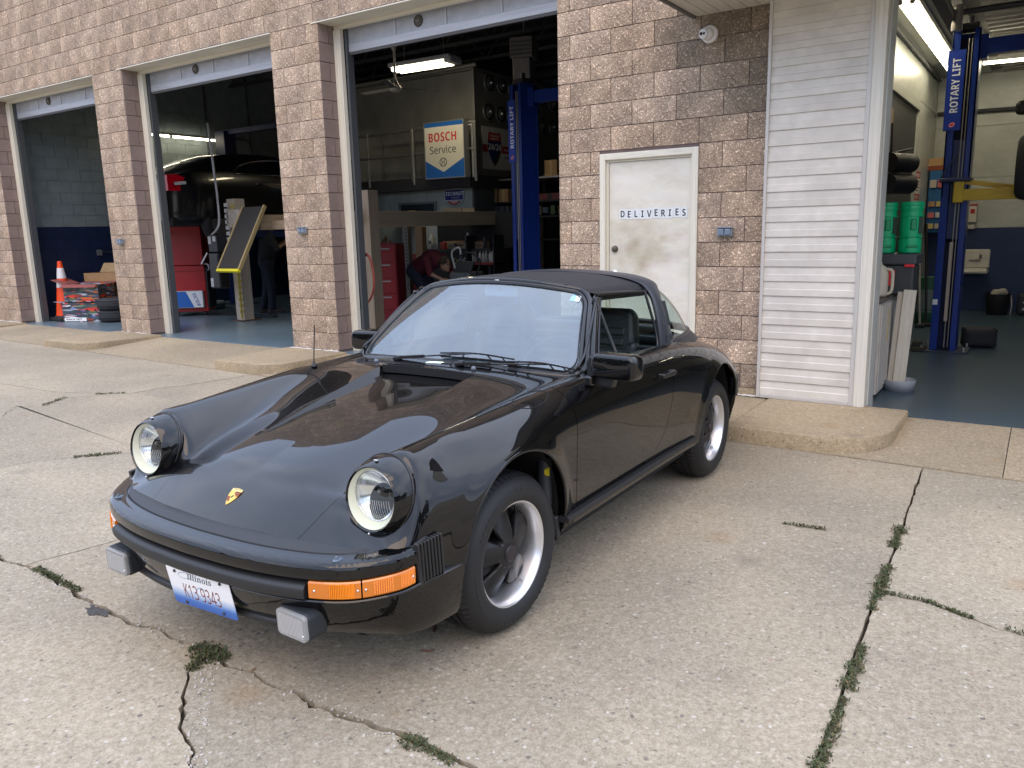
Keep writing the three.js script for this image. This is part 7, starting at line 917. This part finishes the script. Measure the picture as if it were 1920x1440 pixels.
// workbench with clutter under the loft
{ const o = thing('workbench', 'dark workbench with a black tool panel under the loft', 'workbench', [-5.2, 0.046, -4.95]); part(o, 'worktop', rbx(-0.72, 0.95, 1.02, 1.07, -0.35, 0.3, 0.006), M([0.03, 0.03, 0.032], 0.5)); part(o, 'front_panel', bx(-0.68, 0.45, 0.35, 1.02, 0.22, 0.25), blackP); part(o, 'leg', [bx(-0.7, -0.64, 0, 1.02, -0.3, 0.28), bx(0.88, 0.94, 0, 1.02, -0.3, 0.28)], M([0.02, 0.02, 0.022], 0.6)); part(o, 'back_panel', bx(-0.72, 1.3, 1.07, 1.7, -0.37, -0.34), M([0.012, 0.013, 0.016], 0.8)); for (let k = 0; k < 7; k++) part(o, 'tape_roll', mv(new THREE.TorusGeometry(0.04, 0.015, 8, 20), -0.55 + k * 0.12 + (k > 3 ? 0.22 : 0), 0.86 + rr(-0.02, 0.02), 0.262), worn([[0.5, 0.48, 0.4], [0.45, 0.45, 0.1], [0.3, 0.3, 0.3]][k % 3], 0.6)); part(o, 'red_cabinet', rbx(-0.98, -0.74, 0.02, 0.98, -0.3, 0.25, 0.01), M([0.16, 0.012, 0.015], 0.4)); }
{ const C = [['cardboard carton', 'carton', 0, 0.34, 0.05, [0.42, 0.26, 0.13], 0.60, 0.13], ['red plastic case', 'case', -0.12, 0.12, 0.13, [0.45, 0.03, 0.03], 0.10, 0.12], ['white paper towel roll', 'roll', -0.5, 0, 0, [0.6, 0.58, 0.5], 0.12, 0.26], ['white bottle with green label', 'bottle', 0.42, 0, 0, [0.55, 0.56, 0.54], 0.09, 0.28], ['brown box', 'box', 0.62, 0, 0, [0.36, 0.22, 0.11], 0.24, 0.12], ['grey parts bin', 'bin', -0.3, 0, 0, [0.22, 0.23, 0.24], 0.16, 0.10], ['pale rag', 'rag', 0.28, 0, 0, [0.5, 0.48, 0.42], 0.12, 0.1], ['black spray can', 'can', 0.78, 0, 0, [0.04, 0.04, 0.05], 0.06, 0.2], ['steel vice', 'vice', -0.02, 0, 0, [0.2, 0.2, 0.2], 0.14, 0.1]];
  C.forEach(([n, cat, x, , , c, w, h], k) => { const o = thing('bench_item', n + ' standing on the dark workbench under the loft', cat, [-5.2 + x, 1.117, -4.85 + (k % 2) * 0.13 - (k ? 0 : 0.25)]); const m = worn(c, 0.6); if (['roll', 'bottle', 'can'].includes(cat)) part(o, 'shell', lathe([[0, 0], [w / 2, 0], [w / 2, h * 0.75], [w * 0.3, h * 0.86], [w * 0.2, h], [0, h]], 18), m); else if (cat === 'rag') part(o, 'cloth', new THREE.IcosahedronGeometry(w * 0.6, 2).scale(1, 0.6, 0.8).translate(0, h * 0.3, 0), m); else part(o, 'shell', rbox(w, h, w * 0.6, 0.006, 0, h / 2, 0), m); part(o, 'detail', rbox(w * 0.5, h * 0.25, 0.006, 0.002, 0, h * 0.45, cat === 'rag' ? 0.05 : ['roll', 'bottle', 'can'].includes(cat) ? w / 2 : w * 0.3 + 0.002), cat === 'bottle' ? M([0.02, 0.2, 0.08], 0.5) : M([0.1, 0.1, 0.1], 0.6)); }); }
{ const o = thing('bottle_shelf', 'red-edged shelf of spray bottles right of the workbench', 'shelf', [-4.4, 0.046, -4.7]); part(o, 'board', [rbx(-0.3, 0.3, 0.80, 0.84, -0.15, 0.15, 0.005)], M([0.22, 0.03, 0.025], 0.5)); part(o, 'frame', [bx(-0.3, -0.27, 0, 1.3, -0.15, 0.15), bx(0.27, 0.3, 0, 1.3, -0.15, 0.15), bx(-0.27, 0.27, 0.4, 0.43, -0.15, 0.15)], blackP); for (let k = 0; k < 7; k++) part(o, 'bottle', mv(lathe([[0, 0], [0.028, 0], [0.028, 0.13], [0.012, 0.16], [0.012, 0.19], [0, 0.19]], 14), -0.22 + k * 0.07, 0.842, 0.05 + rr(-0.03, 0.03)), worn([[0.45, 0.44, 0.36], [0.3, 0.32, 0.3], [0.5, 0.5, 0.48]][k % 3], 0.4)); }
// steel shelving of parts and cartons at the right of the loft
{ const o = thing('parts_shelving', 'dark steel shelving with parts right of the loft corner', 'shelving', [-4.6, 0.046, -6.4]); for (const y of [0.6, 1.2, 1.62, 1.9, 2.32]) part(o, 'shelf_board', bx(-0.85, 1.3, y - 0.03, y, -0.3, 0.3), y > 2 ? steel : M([0.015, 0.016, 0.02], 0.6)); part(o, 'upright', [-0.84, 0.22, 1.27].flatMap((x) => [bx(x - 0.02, x + 0.02, 0, 2.4, 0.26, 0.3), bx(x - 0.02, x + 0.02, 0, 2.4, -0.3, -0.26)]), M([0.02, 0.022, 0.026], 0.5)); for (let k = 0; k < 12; k++) part(o, 'stored_part', mv(rbox(rr(0.08, 0.16), rr(0.08, 0.18), 0.2, 0.01), -0.75 + k * 0.16, 1.72, 0.12), M([rr(0.02, 0.12), rr(0.02, 0.1), rr(0.02, 0.1)], 0.6)); for (let k = 0; k < 5; k++) part(o, 'file_slot', bx(-0.7 + k * 0.13, -0.6 + k * 0.13, 1.64, 1.82, 0.2, 0.302), M([0.05, 0.06, 0.07], 0.6)); }
for (const [x, y, w, h, lb] of [[-5.28, 1.946, 0.32, 0.28, 'brown cardboard carton on the dark shelving, nearest the loft corner'], [-4.98, 1.946, 0.22, 0.24, 'smaller brown carton on the dark shelving beside the blue lift post'], [-3.92, 2.366, 0.26, 0.28, 'tan cardboard carton on the top shelf beside the block wall'], [-3.95, 1.946, 0.5, 0.12, 'flat dark red case on the shelving beside the block wall']]) { const o = thing('shelf_carton', lb, lb.includes('case') ? 'case' : 'carton', [x, y, -6.3]); part(o, 'carton', rbox(w, h, 0.3, 0.005, 0, h / 2, 0), lb.includes('case') ? M([0.12, 0.02, 0.02], 0.5) : card); part(o, 'tape', box(w * 0.2, h * 0.98, 0.003, 0, h / 2, 0.151), lb.includes('case') ? blackP : cardIn); }
{ const o = thing('unit_heater', 'grey hanging unit heater under the roof of the nearest bay', 'heater', [-3.38, 3.72, -4.5], 0.3); part(o, 'case', [rbx(-0.18, 0.18, 0.32, 0.62, -0.2, 0.2, 0.01), mv(rbox(0.28, 0.36, 0.34, 0.02), 0.0, 0.16, 0.02, 0.12, 0, 0)], worn([0.20, 0.19, 0.18], 0.5)); part(o, 'louvre', Array.from({ length: 4 }, (_, k) => bx(-0.16, 0.16, 0.36 + k * 0.06, 0.375 + k * 0.06, 0.2, 0.215)), M([0.08, 0.08, 0.08], 0.5)); part(o, 'hanger', [rod([0, 0.62, 0], [0.0, 1.4, 0], 0.012)], steel); }
{ const o = thing('back_skylight', 'bright high window strip in the back wall beside the block wall', 'window', [-6.72, 5.0, -12.95]); part(o, 'pane', [bx(-0.35, 0.5, 0.02, 0.14, 0, 0.01), bx(-0.35, 0.5, -0.16, -0.04, 0, 0.01), bx(-0.30, 0.5, -0.42, -0.22, 0, 0.01)], M([0.05, 0.05, 0.05], 0.5, 0, { emissive: lin(0.75, 0.9, 1), emissiveIntensity: 1.2 })); part(o, 'frame', [bx(-0.4, 0.55, 0.15, 0.2, 0, 0.03), bx(-0.4, 0.55, -0.48, -0.43, 0, 0.03), bx(0.05, 0.09, -0.42, 0.14, 0.011, 0.03)], steel); }
// left part of the nearest bay: red cabinet, hoses, cardboard, tyres, window grille
{ const o = thing('hose_cabinet', 'dark red cabinet behind the jamb of the nearest bay', 'cabinet', [-5.02, 0.046, -2.9], 0.5); part(o, 'carcass', rbx(-0.35, 0.22, 0, 1.22, -0.3, 0.3, 0.015, 2), M([0.22, 0.008, 0.014], 0.35)); part(o, 'drawer', [0.2, 0.45, 0.7, 0.95].map((y) => rbx(-0.33, 0.20, y, y + 0.22, 0.301, 0.312, 0.004)), M([0.25, 0.01, 0.016], 0.35)); part(o, 'pull', [0.38, 0.63, 0.88, 1.13].map((y) => rbx(-0.25, 0.12, y, y + 0.02, 0.313, 0.325, 0.003)), steel); }
{ const o = thing('air_hose', 'coil of red and grey air hoses hanging at the jamb of the nearest bay', 'hose', [-3.45, 0.6, -0.72]); const rm = M([0.50, 0.09, 0.07], 0.5); part(o, 'red_hose', [tube([[-0.02, 0.58, 0], [0.14, 0.57, 0.02], [0.22, 0.42, 0.03], [0.23, 0.2, 0.03], [0.16, 0.04, 0.02], [0.05, -0.06, 0.02]], 0.013, 40, 8)], rm); part(o, 'grey_hose', [tube([[-0.03, 0.56, 0], [0.06, 0.45, 0.03], [0.10, 0.25, 0.03], [0.08, 0.02, 0.03], [0.03, -0.1, 0.02]], 0.012, 40, 8), tube([[-0.04, 0.5, 0], [0.02, 0.36, 0.02], [0.05, 0.15, 0.02], [0.03, -0.04, 0.02]], 0.012, 30, 8)], worn([0.22, 0.16, 0.13], 0.6)); part(o, 'hook', rod([-0.25, 0.58, -0.06], [0.13, 0.57, 0.02], 0.022), blackP); part(o, 'coupling', mv(cyl(0.02, 0.02, 0.12, 12), -0.02, 0.06, 0.03, 0.2), greyP); }
{ const o = thing('folded_cardboard', 'folded brown cardboard leaning behind the tan lift post', 'cardboard', [-6.75, 0.046, -4.8]); part(o, 'panel', [mv(ext([[-0.35, 0.4], [0.25, 0.4], [0.32, 0.55], [-0.02, 1.2], [-0.2, 1.05]], 0.02), 0, 0.05, 0, -0.1), mv(ext([[-0.3, 0.4], [0.12, 0.4], [0.15, 0.7], [-0.3, 0.72]], 0.02), -0.05, 0.05, 0.06, -0.1)], M([0.22, 0.13, 0.06], 0.85)); part(o, 'fold', mv(ext([[-0.2, 1.0], [-0.02, 1.2], [-0.05, 1.28], [-0.25, 1.1]], 0.02), 0, 0.04, -0.03), M([0.18, 0.10, 0.05], 0.85)); }
for (const [x, y, z, k] of [[-6.45, 0.23, -4.1, 0], [-6.45, 0.45, -4.1, 1], [-6.05, 0.23, -4.2, 2]]) { const o = thing('spare_tyre', ['lowest black tyre of the short stack under the tan lift', 'upper black tyre of the short stack under the tan lift', 'single black tyre beside the stack under the tan lift'][k], 'tyre', [x, y - 0.08, z]); part(o, 'tyre', mv(new THREE.TorusGeometry(0.22, 0.1, 14, 40), 0, 0, 0, Math.PI / 2), tyreM); part(o, 'rim', mv(cyl(0.13, 0.13, 0.12, 24), 0, 0, 0), M([0.05, 0.05, 0.05], 0.4, 0.7)); }
{ const o = thing('slotted_post', 'slotted steel post standing under the tan lift', 'post', [-5.55, 0.046, -4.0]); part(o, 'channel', rbx(-0.06, 0.06, 0, 1.48, -0.05, 0.05, 0.005), worn([0.20, 0.19, 0.17], 0.5, 0.4)); part(o, 'slot', Array.from({ length: 18 }, (_, k) => bx(0.0, 0.035, 0.4 + k * 0.06, 0.43 + k * 0.06, 0.05, 0.053)), blackP); }
{ const o = thing('wood_post', 'tan timber post standing beside the slotted steel post', 'post', [-5.28, 0.046, -4.05]); part(o, 'timber', rbx(-0.08, 0.08, 0, 1.47, -0.06, 0.06, 0.006), worn([0.30, 0.19, 0.10], 0.8)); part(o, 'base_block', rbx(-0.1, 0.1, 0, 0.05, -0.08, 0.08, 0.004), M([0.1, 0.07, 0.05], 0.8)); }
{ const o = thing('tan_timber_post', 'tan post with a mustard side beside the block wall in the nearest bay', 'post', [-3.20, 0.046, -4.35]); part(o, 'post_face', rbx(-0.085, 0.05, 0, 1.86, -0.06, 0.06, 0.005), worn([0.33, 0.22, 0.12], 0.8)); part(o, 'post_side', rbx(0.051, 0.10, 0, 1.86, -0.06, 0.05, 0.004), worn([0.38, 0.24, 0.03], 0.7)); part(o, 'cap', rbx(-0.03, 0.03, 1.861, 1.89, -0.03, 0.03, 0.004), steel); }
{ const o = thing('window_grille', 'narrow barred window frame behind the jamb of the nearest bay', 'window', [-4.72, 2.82, -2.0]); part(o, 'frame', [bx(-0.06, 0.06, 0.30, 0.33, -0.02, 0.02), bx(-0.06, 0.06, -0.33, -0.30, -0.02, 0.02), bx(0.04, 0.06, -0.3, 0.3, -0.02, 0.02), bx(-0.06, 0.04, 0.14, 0.20, -0.02, 0.02)], worn([0.35, 0.33, 0.3], 0.5)); part(o, 'bar', Array.from({ length: 6 }, (_, k) => bx(-0.06, 0.04, -0.26 + k * 0.06, -0.25 + k * 0.06, -0.01, 0.01)), steel); }
for (const [x, y, w, h, z, lb, c] of [[-6.28, 1.73, 0.12, 0.09, -5.0, 'small tan box on the far lift runway', 0], [-5.35, 1.73, 0.34, 0.02, -4.6, 'flat wooden frame lying on the lift runway', 1]]) { const o = thing('runway_item', lb, c ? 'frame' : 'box', [c ? -4.86 : x, y, z]); part(o, 'shell', c ? [bx(-0.2, 0.2, 0, 0.09, -0.2, -0.18), bx(-0.2, 0.2, 0, 0.09, 0.18, 0.2), bx(-0.2, -0.18, 0, 0.09, -0.18, 0.18)] : rbox(w, h, w, 0.005, 0, h / 2, 0), c ? worn([0.35, 0.28, 0.18], 0.7) : card); part(o, 'trim', c ? bx(-0.17, 0.17, 0.001, 0.006, -0.17, 0.17) : box(w * 0.3, 0.003, w * 0.98, 0, h + 0.001, 0), c ? greyP : cardIn); }
// cone and boxes in the left bay
{ const o = thing('traffic_cone', 'orange traffic cone with two white bands in the left bay', 'cone', [-10.62, 0.046, -0.62]); const R = (y) => lerp(0.145, 0.032, (y - 0.06) / 0.86), or = M([0.85, 0.075, 0.01], 0.5), ring = (a, b, m, n) => part(o, n, lathe([[R(a), a], [R(b), b]], 36), m); part(o, 'cone_body', lathe([[R(0.06), 0.05], [R(0.92), 0.92], [0.024, 0.925], [0, 0.925]], 36), or); const wt = (a, b) => part(o, 'reflective_band', lathe([[R(a) + 0.002, a], [R(b) + 0.002, b]], 36), M([0.75, 0.76, 0.78], 0.35)); wt(0.66, 0.82); wt(0.52, 0.61); part(o, 'cone_base', [rbox(0.36, 0.06, 0.36, 0.02, 0, 0.03, 0, 2), mv(cyl(0.17, 0.155, 0.03, 32), 0, 0.07, 0)], M([0.015, 0.015, 0.017], 0.7)); o.scale.set(1.12, 1.12, 1.12); }
const race = ctex(512, 512, (c, w, h) => { c.fillStyle = '#3b4450'; c.fillRect(0, 0, w, h); const P = ['#c7332b', '#e4e6ea', '#e8731f', '#4d6bb5', '#3f7046', '#8d94a0', '#b8bfd0', '#2a2f38', '#6b8a55']; for (let k = 0; k < 260; k++) { c.fillStyle = P[Math.floor(rnd() * P.length)]; c.globalAlpha = rr(0.5, 1); const x = rnd() * w, y = rnd() * h, l = rr(20, 110), t = rr(5, 22); c.beginPath(); c.ellipse(x, y, l / 2, t / 2, rr(-0.25, 0.25), 0, 6.3); c.fill(); } c.globalAlpha = 1; for (let k = 0; k < 7; k++) { const x = rr(40, w - 80), y = rr(60, h - 40); c.fillStyle = ['#d63a2e', '#eef0f2', '#ea7a22'][k % 3]; c.beginPath(); c.moveTo(x - 50, y); c.quadraticCurveTo(x - 20, y - 34, x + 20, y - 20); c.quadraticCurveTo(x + 60, y - 12, x + 66, y + 4); c.lineTo(x - 50, y + 6); c.fill(); c.fillStyle = '#111'; for (const q of [-28, 40]) { c.beginPath(); c.arc(x + q, y + 6, 10, 0, 6.3); c.fill(); } } c.fillStyle = '#f0f1f3'; c.fillRect(20, h - 60, 180, 44); c.fillStyle = '#15181c'; c.font = 'bold 30px sans-serif'; c.fillText('RACE SET', 32, h - 28); });
const raceM = M(0xffffff, 0.5, 0, { map: race });
function carton(label, pos, ry, w, h, d, m, inner, flaps, u0) { const o = thing('carton', label, 'box', pos, ry); const t = 0.008, wall = (g) => { const u = g.attributes.uv; for (let i = 0; i < u.count; i++) u.setXY(i, u0 + u.getX(i) * 0.6, u0 * 0.5 + u.getY(i) * 0.48); return g; }; part(o, 'side', [wall(bx(-w / 2, w / 2, 0, h, d / 2 - t, d / 2)), wall(bx(-w / 2, w / 2, 0, h, -d / 2, -d / 2 + t)), wall(bx(-w / 2, -w / 2 + t, 0, h, -d / 2 + t, d / 2 - t)), wall(bx(w / 2 - t, w / 2, 0, h, -d / 2 + t, d / 2 - t))], m); part(o, 'bottom', bx(-w / 2 + t, w / 2 - t, 0.002, t, -d / 2 + t, d / 2 - t), inner); for (const [ax, s, a, l] of flaps) { const g = ax === 'x' ? rbox(l, 0.006, d, 0.002, s * l / 2, 0, 0) : rbox(w, 0.006, l, 0.002, 0, 0, s * l / 2); part(o, 'flap', ax === 'x' ? mv(g, s * w / 2, h, 0, 0, 0, s * a) : mv(g, 0, h, s * d / 2, -s * a, 0, 0), inner); } return o; }
carton('lower printed box with pictures of cars on the left bay floor', [-10.12, 0.047, -0.78], 0.42, 0.72, 0.33, 0.44, raceM, worn([0.30, 0.31, 0.33], 0.7), [['x', -1, 0.1, 0.16]], 0.02);
carton('upper printed box with pictures of cars, red flap open', [-10.10, 0.388, -0.80], 0.40, 0.68, 0.30, 0.42, raceM, worn([0.32, 0.10, 0.09], 0.6), [['x', -1, 0.35, 0.24], ['z', -1, 0.1, 0.16], ['z', 1, -0.5, 0.1]], 0.35);
carton('plain brown open cardboard box behind the printed boxes', [-10.33, 0.35, -1.35], 0.38, 0.78, 0.50, 0.42, card, cardIn, [['x', 1, 0.5, 0.3], ['z', -1, 0.9, 0.2]], 0.1);
{ const o = thing('box_stand', 'small dark crate under the brown cardboard box', 'crate', [-10.33, 0.047, -1.35], 0.38); part(o, 'crate', rbox(0.7, 0.30, 0.38, 0.01, 0, 0.15, 0), blackP); part(o, 'slat', [0.08, 0.2].map((y) => rbox(0.71, 0.05, 0.39, 0.006, 0, y, 0)), greyP); }
for (const [y, k] of [[0.10, 0], [0.30, 1]]) { const o = thing('dark_tyre', k ? 'tyre on top of another behind the left pillar' : 'dark tyre on the floor beside the printed boxes', 'tyre', [-9.55, y + 0.05, -0.95]); part(o, 'tyre', mv(new THREE.TorusGeometry(0.2, 0.105, 14, 40), 0, 0, 0, Math.PI / 2), M([0.03, 0.034, 0.04], 0.75)); part(o, 'tread', Array.from({ length: 4 }, (_, j) => mv(new THREE.TorusGeometry(0.303, 0.006, 6, 48), 0, -0.06 + j * 0.04, 0, Math.PI / 2)), tyreM); }
{ const o = thing('red_white_post', 'red and white barrier at the far left edge of the building', 'barrier', [-12.45, 0.06, 0.35]); part(o, 'red_band', rbx(-0.5, 0.35, 0.16, 0.40, -0.08, 0.08, 0.01), redP); part(o, 'white_band', rbx(-0.5, 0.35, 0.41, 0.50, -0.08, 0.08, 0.01), worn([0.65, 0.65, 0.65], 0.5)); part(o, 'blue_base', rbx(-0.5, 0.35, 0.0, 0.15, -0.09, 0.09, 0.01), M([0.02, 0.03, 0.12], 0.5)); }
// ---------------------------------------------------------------- weeds in the joints, leaves and crumbs
{
  const leaf = new THREE.BufferGeometry(); leaf.setAttribute('position', new THREE.Float32BufferAttribute([0, 0, 0, -0.0035, 0.004, 0.006, 0, 0.006, 0.014, 0, 0, 0, 0, 0.006, 0.014, 0.0035, 0.004, 0.006], 3)); leaf.computeVertexNormals();
  const gm = M([0.085, 0.10, 0.045], 0.85, 0, { side: THREE.DoubleSide });
  const runs = [ // [points, width, leaves per metre]
    [[[3.215, 2.3], [3.225, 2.62]], 0.042, 2600], [[[3.243, 2.86], [3.255, 3.35]], 0.034, 2200], [[[3.285, 3.66], [3.292, 4.0]], 0.042, 2600], [[[3.297, 4.05], [3.31, 4.62]], 0.036, 2300], [[[3.265, 3.16], [3.43, 3.15], [3.6, 3.22]], 0.014, 1500], [[[3.7, 3.24], [3.8, 3.26]], 0.012, 900],
    [[[0.02, 4.97], [0.15, 4.975], [0.42, 4.985]], 0.028, 2000], [[[1.24, 5.0], [1.34, 5.0], [1.42, 5.0]], 0.06, 3800], [[[1.33, 5.01], [1.36, 5.08], [1.37, 5.11]], 0.036, 3000], [[[2.24, 4.985], [2.33, 4.985], [2.44, 4.995]], 0.05, 3200], [[[2.5, 4.99], [3.0, 5.0]], 0.012, 500], [[[2.70, 2.575], [2.9, 2.55]], 0.018, 1600], [[[-3.9, 2.83], [-3.8, 3.0], [-3.7, 3.15]], 0.02, 700], [[[-3.6, 2.42], [-3.8, 2.62]], 0.018, 700], [[[-1.72, 3.9], [-1.55, 3.66]], 0.03, 1400], [[[2.52, 1.095], [2.75, 1.0], [2.9, 0.82]], 0.01, 200]];
  const L = []; for (const [p, w, n] of runs) for (let k = 0; k + 1 < p.length; k++) { const [x0, z0] = p[k], [x1, z1] = p[k + 1], D = Math.hypot(x1 - x0, z1 - z0); for (let i = 0; i < n * D; i++) { const t = rnd(), cl = 0.35 + 0.9 * vn((x0 + z0 + t * D) * 22, 3.1, 9999, 61), o = (rnd() + rnd() + rnd() - 1.5) * w * 0.8 * cl, x = lerp(x0, x1, t) - (z1 - z0) / D * o, z = lerp(z0, z1, t) + (x1 - x0) / D * o; L.push([x, z, rr(0.45, 1.15) * (0.6 + 0.5 * cl), Math.abs(o) / w]); } }
  const im = new THREE.InstancedMesh(leaf, gm, L.length), m4 = new THREE.Matrix4(), q = new THREE.Quaternion(), c = new THREE.Color(); L.forEach(([x, z, s, e], i) => { q.setFromEuler(new THREE.Euler(rr(-0.9, 0.3), rnd() * 6.28, rr(-0.4, 0.4), 'YXZ')); m4.compose(V(x, lotY(x, z) + rr(-0.008, 0.012) * (1 - e), z), q, V(s, s * rr(0.7, 1.4), s)); im.setMatrixAt(i, m4); const k = rr(0.5, 1.25), br = rnd() < 0.2; im.setColorAt(i, c.setRGB(k * (br ? 1.5 : 0.95), k * (br ? 0.95 : 1), k * 0.9)); });
  im.name = 'joint_weeds'; im.receiveShadow = im.castShadow = true; scene.add(im); tag(im, 'low green weeds growing in the concrete joints', 'weeds', null, 'stuff');
  const crumbs = []; for (let k = 0; k < 520; k++) { let x, z; const s = rnd(); if (s < 0.55) { x = rr(-0.26, 3.2); z = 5 + (rnd() + rnd() - 1) * 0.05; } else if (s < 0.8) { const t = rnd(); x = lerp(1.34, 1.85, t); z = lerp(5.02, 5.42, t) + rr(-0.04, 0.04); } else { x = rr(-1.9, -1.5); z = rr(3.6, 4.3); } const r = rr(0.0015, 0.006); crumbs.push(mv(new THREE.IcosahedronGeometry(r, 0).scale(1, 0.6, 1.2), x, lotY(x, z) + r * 0.4, z, rnd() * 3, rnd() * 3, 0)); }
  solo('concrete_crumbs', crumbs, M([0.42, 0.39, 0.34], 0.95), 'loose concrete crumbs along the cracks', 'gravel', null, 'stuff');
  const spall = new THREE.CircleGeometry(1, 22); spall.rotateX(-Math.PI / 2); { const p = spall.attributes.position; for (let i = 1; i < p.count; i++) { const k = rr(0.6, 1.25); p.setX(i, p.getX(i) * k); p.setZ(i, p.getZ(i) * k); } p.setXYZ(p.count - 1, p.getX(1), 0, p.getZ(1)); }
  const sp = solo('spalled_patch', muv(mv(spall.scale(0.075, 1, 0.03), 0, 0, 0), 1), M([0.085, 0.08, 0.075], 1, 0, { bumpMap: CBUMP, bumpScale: 0.01 }), 'dark spalled patch beside the long crack before the car', 'patch', null, null); sp.position.set(0.655, lotY(0.655, 5.045) + 0.003, 5.045); sp.rotation.y = -0.1;
  for (const [x, z, s, a, c, lb] of [[1.90, 4.42, 0.034, 0.6, [0.10, 0.045, 0.03], 'dark brown dry leaf on the concrete in front of the tyre'], [1.98, 4.56, 0.03, 1.9, [0.24, 0.13, 0.08], 'tan dry leaf on the concrete in front of the tyre'], [1.55, 4.99, 0.02, 0.2, [0.3, 0.2, 0.12], 'small tan leaf by the long crack']]) {
    const sh = new THREE.Shape(); sh.moveTo(0, -1); sh.quadraticCurveTo(0.6, -0.3, 0.35, 0.2); sh.quadraticCurveTo(0.4, 0.7, 0, 1); sh.quadraticCurveTo(-0.5, 0.6, -0.4, 0.1); sh.quadraticCurveTo(-0.5, -0.5, 0, -1); const g = new THREE.ShapeGeometry(sh, 6); g.scale(s * 0.6, s, 1); g.rotateX(-Math.PI / 2); const p = g.attributes.position; for (let i = 0; i < p.count; i++) p.setY(i, 0.004 + 0.25 * Math.abs(p.getX(i)) + 4 * p.getZ(i) ** 2); g.computeVertexNormals(); const o = solo('dry_leaf', g, M(c, 0.8, 0, { side: THREE.DoubleSide }), lb, 'leaf'); o.position.set(x, lotY(x, z), z); o.rotation.y = a; }
}

{ // trees and low buildings across the street, behind the viewer; the car's paint and lamps mirror them
  const g = new THREE.IcosahedronGeometry(1, 0), p = g.attributes.position; for (let i = 0; i < p.count; i++) { const k = 0.8 + 0.4 * hash(i, 3, 7); p.setXYZ(i, p.getX(i) * k, p.getY(i) * k * 0.7, p.getZ(i) * k); } g.computeVertexNormals();
  const n = 2600, im = new THREE.InstancedMesh(g, M([0.03, 0.042, 0.018], 0.95), n), m4 = new THREE.Matrix4(), q = new THREE.Quaternion(), c = new THREE.Color();
  for (let i = 0; i < n; i++) { const a = lerp(-0.35, 2.6, rnd()), R = rr(34, 44), x = 3 + Math.cos(a) * R, z = 6 + Math.sin(a) * R, H = 4.5 + 5.5 * fbm(a * 6, 2.2, 9999, 3, 91), s = rr(0.4, 1.0); q.setFromEuler(new THREE.Euler(rnd() * 3, rnd() * 6, rnd() * 3)); m4.compose(V(x, H * rnd() ** 0.7, z), q, V(s, s, s)); im.setMatrixAt(i, m4); const k = rr(0.6, 1.4); im.setColorAt(i, c.setRGB(k, k, k * 0.9)); }
  im.name = 'far_trees'; scene.add(im); tag(im, 'dark belt of trees across the street', 'trees', null, 'stuff');
}
renderer.render(scene, camera);
